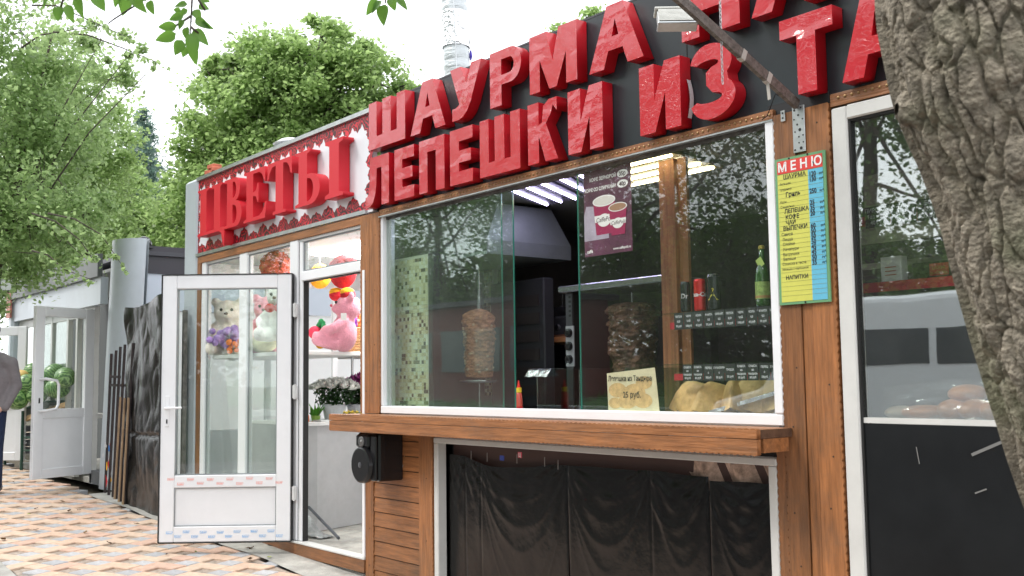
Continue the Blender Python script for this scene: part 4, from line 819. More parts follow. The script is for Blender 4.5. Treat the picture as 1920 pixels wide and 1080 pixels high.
LFM = mat('lamp_front', (.62, .62, .58), rough=.35, noise_amt=.1, nscale=20)
MB().obox(LC, lx, lyv, tilt, .165, .045, .075, .006).build('lamp_housing', mat('lamp_grey', (.32, .33, .33), rough=.4, metal=.4), t)
fo = MB(); 
for k in range(9): fo.obox(LC - lyv * -.0 + lx * 0 + tilt * (-.030 + k * .0075) + lyv * .026 * (1 if lyv.dot(CAM - LC) > 0 else -1), lx, lyv, tilt, .158, .005, .0055)
fo.build('ribbed_front', LFM, t)
MB().obox(LC + tilt * .044, lx, lyv, tilt, .185, .06, .012, .003).build('lamp_hood', LFM, t); MB().obox(LC - tilt * .044, lx, lyv, tilt, .172, .056, .012, .003).build('lamp_rim', GALV, t)
b = MB(); b.beam(LC + lx * .088, A1 + Vector((0, 0, -.005)), .016, .030); b.build('lamp_yoke', BLACKM, t)
b = MB()
c0 = A1.lerp(A0, .17) + Vector((0, -.026, 0)); topc = c0 + Vector((0, 0, .55))
def chain(nm, a, bb, par):
    n = int((bb - a).length / .0155); b = MB()
    for k in range(n):
        c = a.lerp(bb, (k + .5) / n); ax = Vector((1, 0, 0)) if k % 2 else Vector((0, 1, 0)); zt = Vector((0, 0, 1)); pts = [c + ax * (.0048 * math.cos(a_)) + zt * (.0105 * math.sin(a_)) for a_ in [i * math.pi / 4 for i in range(9)]]; b.tube(pts, .0016, 5, cap=False)
    return b.build(nm, GALV, par, kind='stuff')
chain('chain', c0 + Vector((0, 0, -.20)), topc, t)
b = MB(); b.tube([A0 + Vector((-.02, 0, .01)), A0 + Vector((-.08, -.05, .06)), A0 + Vector((-.16, -.01, -.02)), A0 + Vector((-.2, 0, -.03))], .0025, 5); b.build('cable', BLACKM, t)

# ============================================================ FLOWER KIOSK
FL = thing('flower_kiosk', 'white framed flower shop kiosk with wide open glass door and red signboard', 'kiosk', (-8.3, 0, .06))
WIN = mat('white_inner_wall', (.62, .62, .62), rough=.6, noise_amt=.06, nscale=3, dirt=.06)
def fp(b, n, m_, par=FL, **k): return b.build(n, m_, par, **k)
fp(MB().box(-10.2, -6.735, .06, 2.5, -.05, .125), 'floor', CONC)
fp(MB().box(-10.2, -6.735, .02, 2.5, 2.66, 2.70), 'ceiling', WIN)
fp(MB().box(-10.26, -6.70, .04, 2.56, 2.80, 2.90), 'roof', DKFAS)
fp(MB().box(-6.735, -6.70, .04, 2.5, .126, 2.655), 'partition_wall', WIN)
# left and rear glazing
b = MB(); b.box(-10.22, -10.18, .06, 2.5, .126, .95); b.box(-10.22, -10.18, .06, 2.5, 2.45, 2.655)
for y in (.06, .85, 1.65, 2.44): b.box(-10.22, -10.18, y, y + .06, .951, 2.449)
fp(b, 'side_frame', PVC); b = MB(); b.box(-10.17, -6.74, 2.44, 2.49, .126, .95); b.box(-10.17, -6.74, 2.44, 2.49, 2.45, 2.655)
for x in (-10.17, -9.3, -8.4, -7.5, -6.80): b.box(x, x + .06, 2.44, 2.49, .951, 2.449)
rf = fp(b, 'rear_frame', PVC)
for x in (-10.11, -9.24, -8.34, -7.44): MB().box(x, x + .81 if x > -10 else x + .81, 2.46, 2.466, .95, 2.45).build('pane', GLASS, rf)
# front: timber fascia strip, corner post, threshold, mullions
plank('fascia_board', -9.875, -6.728, 2.606, 2.664, -.03, -.004, FL, WOODH, sc_b=True)
plank('corner_board', -9.875, -9.792, .12, 2.604, -.03, -.004, FL, WOOD, sc_r=True)
fp(MB().box(-7.97, -6.668, -.045, .045, .128, .143, .003), 'threshold_plate', PVC2)
plank('threshold_board', -9.87, -6.67, .035, .126, -.040, -.004, FL, WOODH)
fr = fp(MB().box(-9.790, -9.695, -.02, .045, .145, 2.604, .005).box(-8.912, -8.752, -.022, .045, .145, 2.604, .006).box(-7.905, -7.760, -.024, .045, .145, 2.604, .006).box(-9.694, -8.913, -.015, .04, .145, .25, .004).box(-8.751, -7.906, -.015, .04, .145, .25, .004).box(-7.757, -7.700, -.010, .050, .145, 2.604, .004).box(-7.699, -6.700, -.022, .045, 2.250, 2.328, .006).box(-6.701, -6.668, -.038, .045, .145, 2.249, .003).box(-9.694, -6.700, -.012, .04, 2.580, 2.604, .003), 'window_frame', PVC)
fp(MB().box(-7.7585, -7.7575, -.012, .05, .15, 2.60), 'rubber_seal', SEAL); fp(MB().box(-7.699, -7.693, .0, .046, .145, 2.249).box(-7.693, -6.702, .0, .046, 2.243, 2.2495), 'rubber_seal', SEAL)
for (a, c, z0, z1) in ((-9.694, -8.913, .25, 2.58), (-8.751, -7.906, .25, 2.58), (-7.699, -6.701, 2.33, 2.58)):
    MB().box(a, c, .010, .016, z0, z1).build('pane', GLASS, fr); b = MB(); b.box(a, a + .012, -.002, .009, z0, z1); b.box(c - .012, c, -.002, .009, z0, z1); b.box(a + .012, c - .012, -.002, .009, z1 - .012, z1); b.box(a + .012, c - .012, -.002, .009, z0, z0 + .012); b.build('glazing_bead', mat('grey_bead', (.25, .27, .28), rough=.5), fr)
# grey rounded corner post
MB().box(-10.225, -9.880, -.035, .10, .06, 3.47, .03).build('corner_post', GREYAL, FL)
# open door
H = PY(546, 1011, -.045); Fq = PG(299.5, 1018, .14 - gz(-8.5)); H.z = 0; Fq.z = 0
dvec = (Fq - H); DW = dvec.length; ang = math.atan2(dvec.y, dvec.x)
DZ0, DZ1 = .145, 2.315
b = MB(); T = .034; fw = .118
zg0, zg1, zp0, zp1 = DZ0 + .535, DZ1 - .112, DZ0 + .125, DZ0 + .435
b.box(.0, fw, -T, T, DZ0, DZ1, .006); b.box(DW - fw, DW, -T, T, DZ0, DZ1, .006)
for (z0, z1) in ((DZ0, zp0), (zp1, zg0), (zg1, DZ1)): b.box(fw + .0005, DW - fw - .0005, -T + .001, T - .001, z0, z1, .006)
door = b.build('door', PVC, None); door.parent = FL; door.location = Vector((H.x, H.y, 0)) - WL[FL]; door.rotation_euler.z = ang
def dp(b, n, m_, **k): return b.build(n, m_, door, local=True, **k)
dp(MB().box(-.008, -.001, -T - .004, T + .004, DZ0 - .004, DZ1 + .006).box(DW + .001, DW + .008, -T - .004, T + .004, DZ0 - .004, DZ1 + .006).box(0, DW, -T - .004, T + .004, DZ1 + .001, DZ1 + .008).box(0, DW, -T - .004, T + .004, DZ0 - .009, DZ0 - .001), 'door_seal', SEAL)
dp(MB().box(fw, DW - fw, -.003, .003, zg0, zg1), 'pane', GLASS); dp(MB().box(fw, DW - fw, -.012, .012, zp0, zp1), 'lower_panel', PVC)
# facing side towards the camera
fs = 1 if Vector((-math.sin(ang), math.cos(ang), 0)).dot(CAM - Vector((H.x, H.y, 1.4))) > 0 else -1
b = MB()
for (x0, x1, z0, z1) in ((fw, DW - fw, zg0, zg1), (fw, DW - fw, zp0, zp1)):
    for sgn in (-1, 1):
        y0, y1 = sorted((sgn * (.004 if z0 == zg0 else .013), sgn * (T - .008)))
        b.box(x0, x0 + .007, y0, y1, z0, z1); b.box(x1 - .007, x1, y0, y1, z0, z1); b.box(x0 + .007, x1 - .007, y0, y1, z0, z0 + .007); b.box(x0 + .007, x1 - .007, y0, y1, z1 - .007, z1)
dp(b, 'glazing_bead', mat('grey_bead'))
y = fs * T; hx = DW - .055
dp(MB().box(hx - .016, hx + .016, min(y, y + fs * .008), max(y, y + fs * .008), DZ0 + .93, DZ0 + 1.18, .003), 'handle_plate', PVC); b = MB(); b.tube([(hx, y, DZ0 + 1.08), (hx, y + fs * .05, DZ0 + 1.08)], .010, 10); b.tube([(hx + .005, y + fs * .05, DZ0 + 1.08), (hx - .13, y + fs * .05, DZ0 + 1.083)], [.011, .009], 10); dp(b, 'door_handle', PVC); dp(MB().box(hx - .006, hx + .006, min(y + fs * .008, y + fs * .010), max(y + fs * .008, y + fs * .010), DZ0 + .955, DZ0 + .99), 'keyhole', SEAL)
for z_ in (DZ1 - .30, DZ0 + 1.20, DZ0 + .38):
    b = MB(); b.box(-.05, -.012, fs * T - .015, fs * T + .012, z_ - .055, z_ + .055, .004); b.tube([(-.030, fs * T + .012, z_ - .06), (-.030, fs * T + .012, z_ + .06)], .009, 8); dp(b, 'hinge', mat('hinge_white', (.6, .6, .6), rough=.35, noise_amt=.1))
# protective film print: rows of small faded manufacturer marks
def marks(m_, z0, n, tilt_, seed):
    r_ = random.Random(seed); b = MB(); yy = fs * (T + .0006)
    for k in range(n):
        x = fw * .45 + (DW - fw * .9) * (k + .5) / n; zz = z0 + (.018 if k % 2 else -.018) + r_.uniform(-.004, .004); ww = .055
        for (u0, u1, v0, v1) in ((-.5, .5, .0085, .0105), (-.42, .42, -.0105, -.009), (.44, .5, -.009, .0085), (-.5, -.47, -.002, .0085)): b.box(x + u0 * ww, x + u1 * ww, yy - .0003, yy + .0003, zz + v0, zz + v1)
        u = -.40
        while u < .38:
            w_ = r_.uniform(.03, .07); h_ = r_.choice((.004, .005, .007)); b.box(x + u * ww, x + (u + w_) * ww, yy - .0003, yy + .0003, zz - .005, zz - .005 + h_ * 1.4); u += w_ + .035
    return dp(b, 'film_print', m_, kind='stuff')
marks(mat('blue_print', (.14, .42, .78), rough=.4), DZ0 + .062, 14, 0, 3); marks(mat('red_print', (.85, .30, .24), rough=.4), (zp1 + zg0) / 2, 12, 0, 5)

# signboard with roses
FS = thing('flower_sign', 'white signboard with rose border and red serif letters above the flower kiosk', 'sign', (-8.3, -.02, 2.7))
SW = mat('sign_white', (.76, .78, .82), rough=.35); fx0, fx1, fz0, fz1 = -9.905, -6.575, 2.700, 3.430
MB().box(fx0, fx1, -.018, .02, fz0 - .02, fz1 + .03).build('sign_board', SW, FS)
MB().box(fx0, fx1 - .08, -.040, -.0185, 2.672, 2.702).build('bottom_trim', GALV, FS); MB().box(fx0, fx1, -.040, -.0185, 3.432, 3.466).build('top_trim', GALV, FS)
def rosemat():
    M_ = mat('rose_print', (.45, .01, .02), rough=.4); n = M_.node_tree.nodes; l = M_.node_tree.links; b = n['Principled BSDF']; t_ = n.new('ShaderNodeTexCoord')
    no = n.new('ShaderNodeTexNoise'); no.inputs['Scale'].default_value = 9; l.new(t_.outputs['Object'], no.inputs['Vector']); ad = n.new('ShaderNodeVectorMath'); ad.operation = 'MULTIPLY_ADD'; ad.inputs[1].default_value = (.12, .12, .12); l.new(no.outputs['Color'], ad.inputs[0]); l.new(t_.outputs['Object'], ad.inputs[2])
    v = n.new('ShaderNodeTexVoronoi'); v.inputs['Scale'].default_value = 11; l.new(ad.outputs[0], v.inputs['Vector'])
    w_ = n.new('ShaderNodeMath'); w_.operation = 'MULTIPLY'; w_.inputs[1].default_value = 26; l.new(v.outputs['Distance'], w_.inputs[0]); s_ = n.new('ShaderNodeMath'); s_.operation = 'SINE'; l.new(w_.outputs[0], s_.inputs[0])
    r = n.new('ShaderNodeValToRGB'); e = r.color_ramp.elements; e[0].position = .05; e[0].color = (.07, .008, .012, 1); e[1].position = .42; e[1].color = (.62, .014, .035, 1); l.new(s_.outputs[0], r.inputs[0]); l.new(r.outputs[0], b.inputs['Base Color']); return M_
ROSE = rosemat(); r_ = random.Random(5)
def jag(x0, x1, zb, hh, n, up):
    pts = [(x0, zb)]
    for k in range(n):
        a = x0 + (x1 - x0) * k / n; w_ = (x1 - x0) / n; s_ = hh * r_.uniform(.85, 1.12) * (1.15 if k % 2 else .85)
        pts += [(a + w_ * .05, zb + up * s_ * .50), (a + w_ * .20, zb + up * s_ * .78), (a + w_ * .38, zb + up * s_ * .80), (a + w_ * .52, zb + up * s_), (a + w_ * .66, zb + up * s_ * .82), (a + w_ * .86, zb + up * s_ * .72), (a + w_ * .97, zb + up * s_ * .48)]
    return pts + [(x1, zb)]
poly('rose_border', [jag(fx0, fx1, fz0, .115, 17, 1)], .0006, (0, -.0186, 0), ROSE, FS); poly('rose_border', [jag(fx0, fx1, fz1, .125, 22, -1)], .0006, (0, -.0186, 0), ROSE, FS)
pts = jag(fz0, fz1, 0, .095, 7, 1); poly('rose_border', [[(fx1 - p[1], p[0]) for p in pts]], .0006, (0, -.0194, 0), ROSE, FS); pts = jag(fz0, fz1, 0, .06, 7, 1); poly('rose_border', [[(fx0 + p[1], p[0]) for p in pts]], .0006, (0, -.0194, 0), ROSE, FS)
FB, FT = 2.835, 3.285
def F_(loops): return poly('letter', loops, .095, (0, -.026, 0), REDF, FS)
sf = .022
F_([[(-9.66, FB), (-9.16, FB), (-9.10, FB - .02), (-9.06, FB - .14), (-9.03, FB - .14), (-9.03, FB + .03), (-9.13, FB + .03), (-9.13, FT - .03), (-9.09, FT - .02), (-9.09, FT), (-9.33, FT), (-9.33, FT - .02), (-9.27, FT - .03), (-9.27, FB + .03), (-9.45, FB + .03), (-9.45, FT - .03), (-9.40, FT - .02), (-9.40, FT), (-9.66, FT), (-9.66, FT - .02), (-9.60, FT - .03), (-9.60, FB + .03), (-9.66, FB + .02)]])
mid = (FB + FT) / 2 + .01
F_([[(-9.03, FB), (-8.78, FB)] + arc(-8.78, (FB + mid) / 2, .125, (mid - FB) / 2, -90, 80, 10) + arc(-8.80, (mid + FT) / 2, .105, (FT - mid) / 2, -80, 90, 10) + [(-9.03, FT), (-9.03, FT - .02), (-8.975, FT - .03), (-8.975, FB + .03), (-9.03, FB + .02)],
    [(-8.85, FB + .035)] + arc(-8.82, (FB + mid) / 2, .06, (mid - FB) / 2 - .035, -85, 85, 8) + [(-8.85, mid - .03)], [(-8.85, mid + .03)] + arc(-8.83, (mid + FT) / 2, .055, (FT - mid) / 2 - .035, -80, 85, 8) + [(-8.85, FT - .035)]])
F_([[(-8.61, FB), (-8.18, FB), (-8.15, FB + .14), (-8.18, FB + .14), (-8.23, FB + .06), (-8.30, FB + .032), (-8.42, FB + .032), (-8.42, mid - .015), (-8.36, mid - .025), (-8.33, mid - .08), (-8.31, mid - .08), (-8.31, mid + .09), (-8.33, mid + .09), (-8.36, mid + .03), (-8.42, mid + .018), (-8.42, FT - .032), (-8.30, FT - .032), (-8.24, FT - .06), (-8.20, FT - .13), (-8.175, FT - .13), (-8.19, FT), (-8.61, FT), (-8.61, FT - .02), (-8.555, FT - .03), (-8.555, FB + .03), (-8.61, FB + .02)]])
F_([[(-8.03, FB), (-7.79, FB), (-7.79, FB + .02), (-7.84, FB + .03), (-7.84, FT - .03), (-7.77, FT - .04), (-7.73, FT - .08), (-7.705, FT - .14), (-7.68, FT - .14), (-7.69, FT), (-8.13, FT), (-8.14, FT - .14), (-8.115, FT - .14), (-8.09, FT - .08), (-8.05, FT - .04), (-7.98, FT - .03), (-7.98, FB + .03), (-8.03, FB + .02)]])
F_([[(-7.62, FB), (-7.38, FB)] + arc(-7.37, FB + .125, .165, .125, -90, 90, 14) + [(-7.42, FB + .25), (-7.42, FT - .03), (-7.37, FT - .02), (-7.37, FT), (-7.62, FT), (-7.62, FT - .02), (-7.565, FT - .03), (-7.565, FB + .03), (-7.62, FB + .02)], [(-7.42, FB + .032)] + arc(-7.39, FB + .125, .075, .09, -85, 85, 10) + [(-7.42, FB + .218)]])
F_([[(-7.12, FB), (-6.84, FB), (-6.84, FB + .025), (-6.905, FB + .04), (-6.905, FT - .04), (-6.84, FT - .025), (-6.84, FT), (-7.12, FT), (-7.12, FT - .025), (-7.055, FT - .04), (-7.055, FB + .04), (-7.12, FB + .025)]])
t = thing('roof_vent', 'small white cowl vent on the roof behind the flower sign', 'roof vent', (-8.6, 1, 2.9)); c = PY(548, 268, .9)
MB().lathe([(.16, -.04), (.20, -.02), (.12, .03), (.02, .05)], c + Vector((0, 0, .0)), 20).build('cowl', PVC, t, smooth=True); MB().lathe([(.07, 0), (.07, c.z - 2.90)], (c.x, c.y, 2.90), 14).build('vent_pipe', GALV, t)
t = thing('roof_bricks', 'broken orange red bricks lying on the roof edge at the left of the flower sign', 'bricks', PY(402, 320, .3)); c = PY(402, 322, .3); BRK = mat('orange_brick', (.50, .14, .08), rough=.8, noise_amt=.3)
for k, (dx, dz, rz_) in enumerate(((-.06, 0, .2), (.05, .01, -.3), (0, .05, .1))): MB().obox(c + Vector((dx, 0, dz)), Vector((math.cos(rz_), math.sin(rz_), 0)), Vector((-math.sin(rz_), math.cos(rz_), 0)), Vector((0, 0, 1)), .14, .10, .045, .006).build('brick', BRK, t)

# ============================================================ INSIDE THE FLOWER KIOSK
t = thing('led_ceiling_lamp', 'white LED panel lamp on the flower kiosk ceiling behind the transom', 'ceiling lamp', (-8.3, 1, 2.64)); MB().box(-8.9, -7.6, .7, 1.3, 2.635, 2.658).build('diffuser', mat('white_led_panel', (.9, .9, .9), emis=(1, .98, .95), estr=16), t)
t = thing('sales_counter', 'low grey white counter along the inside of the flower kiosk door', 'counter', (-8.6, .9, .13))
CG = mat('counter_grey', (.46, .46, .47), rough=.6, noise_amt=.08, nscale=5, dirt=.12)
cp = [(-8.20, .40), (-8.38, .98), (-8.55, 2.3), (-9.3, 2.3), (-9.3, .28), (-8.24, .28)]
b = MB(); n = len(cp); b.add([(x, y, .13) for x, y in cp] + [(x, y, 1.04) for x, y in cp], [tuple(range(n))[::-1], tuple(range(n, 2 * n))] + [(i, (i + 1) % n, (i + 1) % n + n, i + n) for i in range(n)]); b.build('counter_body', CG, t)
b = MB(); cq = [(x + .03 * (1 if x > -9 else 0), y, ) for x, y in cp]; b.add([(x, y, 1.042) for x, y in cq] + [(x, y, 1.068) for x, y in cq], [tuple(range(n))[::-1], tuple(range(n, 2 * n))] + [(i, (i + 1) % n, (i + 1) % n + n, i + n) for i in range(n)]); b.build('counter_top', WHITE, t)
t = thing('toy_shelf', 'white shelf inside the doorway carrying the soft toys', 'shelf', (-8.9, .8, 1.68))
MB().box(-10.15, -8.16, .42, .98, 1.655, 1.690, .004).build('shelf_board', WHITE, t); MB().box(-8.9, -8.10, .99, 1.5, 1.640, 1.668, .004).build('shelf_board', mat('greyish_shelf', (.5, .5, .5), rough=.5), t); MB().box(-9.69, -7.98, .06, .41, 1.655, 1.690, .004).build('shelf_board', WHITE, t)
b = MB()
for (x, y) in ((-8.62, .98), (-10.0, .96), (-8.9, .05)): b.tube([(x, y + .012, 1.07 if y > .5 else .13), (x, y + .012, 1.654)], .014, 8)
b.build('upright', STEEL, t)
TOYW = mat('cream_plush', (.86, .80, .70), rough=1, sheen=.4, noise_amt=.1, nscale=60, bump=.7, bscale=90); TOYP = mat('pink_plush', (.80, .33, .42), rough=1, sheen=.4, noise_amt=.08, nscale=50, bump=.6, bscale=90); TOYL = mat('lilac_plush', (.42, .26, .62), rough=1, noise_amt=.15, nscale=40, bump=.9, bscale=70)
EYE = mat('black_button', (.01, .01, .01), rough=.15); REDP = mat('red_plush', (.55, .02, .03), rough=.9, bump=.5, bscale=70, noise_amt=.2, nscale=20); YEL = mat('yellow_plush', (.80, .42, .02), rough=.9, bump=.4); BLU = mat('blue_plush', (.05, .20, .55), rough=.9); GRN = mat('green_plush', (.04, .35, .12), rough=.9); ORG = mat('orange_plush', (.85, .22, .05), rough=.9, bump=.8, bscale=60)
Vc = Vector
def bear(lab, o, s, yaw, m_, face=True, lean=0.0, snout=None, name='teddy_bear'):
    """seated teddy, facing -Y before yaw; o = seat point"""
    t = thing(name, lab, 'soft toy', o, rotz=yaw); Rl = Matrix.Rotation(lean, 3, 'X')
    def P_(x, y, z): return Rl @ Vc((x, y, z)) * s
    e = lambda c, r_: ('e', P_(*c), tuple(q * s for q in r_))
    save = WL[t]; WL[t] = Vc((0, 0, 0))
    blob('body', [e((0, .02, .30), (.25, .22, .30)), e((0, -.02, .72), (.235, .21, .21)), e((-.20, 0, .90), (.085, .05, .085)), e((.20, 0, .90), (.085, .05, .085)), e((0, -.19, .66), (.095, .09, .075)),
        ('t', [P_(-.20, -.02, .48), P_(-.30, -.14, .34), P_(-.24, -.26, .28)], [.085 * s, .08 * s, .075 * s]), ('t', [P_(.20, -.02, .48), P_(.30, -.14, .34), P_(.24, -.26, .28)], [.085 * s, .08 * s, .075 * s]),
        ('t', [P_(-.15, -.08, .12), P_(-.22, -.34, .10)], [.12 * s, .10 * s]), ('t', [P_(.15, -.08, .12), P_(.22, -.34, .10)], [.12 * s, .10 * s]), e((-.22, -.38, .13), (.095, .06, .11)), e((.22, -.38, .13), (.095, .06, .11))], .03 * s * 1.1, m_, t, 3)
    for sx_ in (-1, 1): MB().ell(P_(.085 * sx_, -.215, .755), .026 * s, 10, 8).build('eye', EYE, t, smooth=True)
    MB().ell(P_(0, -.285, .69), (.035 * s, .022 * s, .025 * s), 10, 8).build('nose', snout or mat('brown_nose', (.12, .07, .05), rough=.5), t, smooth=True)
    return t
def yaw_to(v): return math.atan2(v.x, -v.y)   # toy's -Y axis turned towards v
o = Vc((-9.80, .26, 1.69)); tb = bear('cream teddy bear holding a lilac cushion in the left window', o, .60, math.radians(60), TOYW)
def kid(b, name, m_, t, smooth=True): return b.build(name, m_, t, smooth=smooth, local=True)
# (child meshes of a turned toy are in the toy's own frame)
b = MB(); rr = random.Random(2)
for k in range(26): b.ell((rr.uniform(-.15, .11), rr.uniform(-.26, -.15), rr.uniform(.05, .27)), rr.uniform(.028, .045), 8, 6)
kid(b, 'lilac_cushion', TOYL, tb); b = MB()
for k in range(12): b.ell((rr.uniform(.04, .16), rr.uniform(-.31, -.26), rr.uniform(.04, .15)), rr.uniform(.02, .032), 8, 6)
kid(b, 'orange_flower', ORG, tb)
tb = bear('small pink teddy with a blue bow behind the middle window pane', Vc((-8.98, .30, 1.69)), .58, math.radians(50), TOYP); b = MB(); b.ell((.02, -.03, .43), (.05, .03, .03), 10, 8); b.ell((.0, -.10, .22), (.04, .03, .02), 10, 8); kid(b, 'blue_bow', mat('sky_plush', (.15, .45, .7), rough=.9), tb)
tb = bear('white soft toy with a red bow standing beside the small pink teddy', Vc((-8.50, .20, 1.78)), .56, math.radians(40), mat('white_plush', (.72, .74, .70), rough=1, bump=.6, bscale=80), name='white_soft_toy'); b = MB(); b.ell((-.06, -.12, .30), (.05, .025, .04), 10, 8); b.ell((.03, -.12, .30), (.05, .025, .04), 10, 8); kid(b, 'red_bow', REDP, tb)
tb = thing('round_cushion', 'pale yellow round cushion with curly pattern under the white toy', 'cushion', (-8.75, .12, 1.69)); MB().ell((-8.74, .14, 1.78), (.21, .10, .09), 24, 14).build('cushion_body', mat('pale_cushion', (.74, .72, .48), rough=.9), tb, smooth=True)
b = MB(); 
for (dx, dz, r0) in ((.05, .02, .03), (.02, -.03, .024), (-.06, .03, .02), (.10, .05, .02)): b.tube([(-8.74 + dx + r0 * math.cos(a), .035 + .02, 1.78 + dz + r0 * math.sin(a)) for a in [i * .5 for i in range(12)]], .003, 5)
b.build('curl_pattern', mat('olive_line', (.30, .33, .15), rough=.8), tb)
# big pink bear in the doorway, in profile, facing left
tb = bear('large pink teddy bear seated in the open doorway facing left', Vc((-8.20, .60, 1.69)), .56, math.radians(-32), TOYP, lean=-.25, snout=mat('deep_pink', (.7, .15, .2), rough=.6)); b = MB()
for k in range(9): b.ell((rr.uniform(-.02, .09), rr.uniform(-.17, -.12), rr.uniform(.21, .27)), .025, 8, 6)
kid(b, 'green_rose', GRN, tb); b = MB(); b.ell((.02, -.20, .17), (.09, .06, .06), 14, 10); kid(b, 'red_heart', mat('bright_pink_plush', (.85, .06, .12), rough=.9), tb); b = MB(); b.ell((.05, -.15, .07), (.04, .045, .045), 12, 8); kid(b, 'yellow_foot', YEL, tb); b = MB(); b.obox(Vc((.20, .06, .30)), Vc((1, 0, 0)), Vc((0, 1, 0)), Vc((0, 0, 1)), .004, .05, .065); kid(b, 'white_tag', WHITE, tb, False)
# hanging clown and balloon like toys
tb = thing('hanging_toy', 'big red plush figure with yellow and red shoes hanging in the doorway', 'soft toy', PY(645, 510, .7)); c = PY(643, 515, .7)
blob('body', [('e', c + Vc((0, 0, .03)), (.155, .12, .16)), ('e', c + Vc((-.14, 0, .10)), (.08, .06, .05)), ('e', c + Vc((.14, 0, .10)), (.08, .06, .05))], .02, REDP, tb)
for px in (631, 652):
    q = PY(px, 553, .66); MB().ell(q, (.066, .07, .058), 14, 10).build('shoe_sole', REDP, tb, smooth=True); MB().ell(q + Vc((0, -.005, .022)), (.058, .066, .045), 14, 10).build('shoe_top', YEL, tb, smooth=True)
tb = thing('hanging_toy', 'orange yellow plush ball hanging left of the red hanging figure', 'soft toy', PY(600, 512, .7)); b = MB(); b.ell(PY(600, 518, .75), (.115, .10, .12), 18, 12); b.build('plush_ball', YEL, tb, smooth=True); b = MB(); b.tube([PY(600, 500, .75), PY(600, 480, .75) + Vc((0, 0, .2))], .004, 5); b.build('string', WHITE, tb)
tb = thing('hanging_ball', 'fuzzy red ribbon ball hanging behind the upper middle pane', 'decoration', PY(517, 495, .35)); c = PY(517, 500, .35); b = MB()
for k in range(420):
    d = Vc((rr.gauss(0, 1), rr.gauss(0, 1), rr.gauss(0, 1))).normalized(); r0 = .135 * rr.uniform(.85, 1.08); s_ = .022; a1 = d.cross(Vc((rr.random(), rr.random(), 1))).normalized(); a2 = d.cross(a1); p = c + d * r0; b.add([p - a1 * s_ - a2 * s_, p + a1 * s_ - a2 * s_ + d * .01, p + a1 * s_ + a2 * s_, p - a1 * s_ + a2 * s_ + d * .012], [(0, 1, 2, 3)])
b.ell(c, .118, 16, 10); b.build('ribbon_ball', mat('orange_red_ribbon', (.62, .06, .03), rough=.6), tb); MB().tube([c + Vc((0, 0, .1)), c + Vc((0, 0, .45))], .003, 5).build('string', WHITE, tb)
# red hood toy, clown pile and wicker basket
tb = thing('red_toy_dog', 'dark red plush hood shape standing behind the wicker basket', 'soft toy', (-8.35, 1.2, 1.69)); q = PY(655, 600, 1.05); blob('body', [('e', q + Vc((0, 0, .02)), (.115, .10, .155)), ('t', [q + Vc((.10, 0, .04)), q + Vc((.13, 0, -.13))], [.04, .045])], .018, REDP, tb); MB().tube([q + Vc((.14, -.03, .08)), q + Vc((.15, -.03, -.14))], .03, 10).build('pink_arm', TOYP, tb, smooth=True); MB().obox(q + Vc((.03, -.115, .08)), Vc((1, 0, 0)), Vc((0, 1, 0)), Vc((0, 0, 1)), .035, .004, .045).build('price_tag', ORG, tb)
tb = thing('wicker_basket', 'wicker basket full of small coloured clowns on the lower shelf', 'basket', PY(660, 664, .98)); bc = PY(664, 664, .95); WK = mat('wicker', (.42, .26, .11), rough=.7, noise_amt=.35, nscale=40); b = MB(); HB = .23
for k in range(11):
    h = HB * k / 10; rr0 = .15 + .05 * h / HB; pts = [bc + Vc(((rr0 + .004 * ((i + k) % 2)) * math.cos(i * math.pi / 16), (rr0 * .7 + .004 * ((i + k) % 2)) * math.sin(i * math.pi / 16), h + .004 + (.006 if k == 5 else 0))) for i in range(33)]; b.tube(pts, .0115 if k != 5 else .014, 6, cap=False)
b.build('weave', WK, tb); b = MB()
for i in range(20): a = i * math.pi / 10; b.tube([bc + Vc((.150 * math.cos(a), .105 * math.sin(a), 0)), bc + Vc((.205 * math.cos(a), .145 * math.sin(a), HB))], .005, 5)
b.build('stake', WK, tb, kind='stuff'); MB().tube([bc + Vc((.2 * math.cos(a), 0, HB + .30 * math.sin(a))) for a in [i * math.pi / 12 for i in range(13)]], .008, 6).build('basket_handle', WK, tb)
CL = [BLU, REDP, YEL, GRN, mat('purple_plush', (.2, .06, .4), rough=.9), ORG]
for k in range(6):
    q = bc + Vc((-.13 + .055 * k, -.04 + .02 * (k % 2), HB + .02)); t2 = thing('clown_doll', ('blue clown doll at the left of the basket', 'red clown doll in the basket', 'yellow collared clown doll in the basket', 'green clown doll in the basket', 'purple clown doll in the basket', 'orange clown doll at the right of the basket')[k], 'doll', q)
    blob('body', [('e', q, (.028, .025, .04)), ('e', q + Vc((0, 0, .055)), (.022, .022, .026)), ('t', [q + Vc((0, 0, .07)), q + Vc((.005, 0, .12))], [.018, .006])], .008, CL[k], t2, 2); MB().ell(q + Vc((0, -.02, .054)), (.015, .01, .016), 8, 6).build('face', mat('skin_cloth', (.75, .45, .33), rough=.8), t2, smooth=True)
q = PY(640, 640, .85); t2 = thing('clown_doll', 'blue clown doll with dangling legs left of the wicker basket', 'doll', q); blob('body', [('t', [q + Vc((0, 0, .06)), q + Vc((0, 0, -.10))], [.03, .022]), ('e', q + Vc((0, 0, .10)), (.028, .028, .03))], .01, BLU, t2, 2); MB().ell(q + Vc((0, -.01, -.12)), (.03, .025, .02), 10, 6).build('foot', REDP, t2, smooth=True)
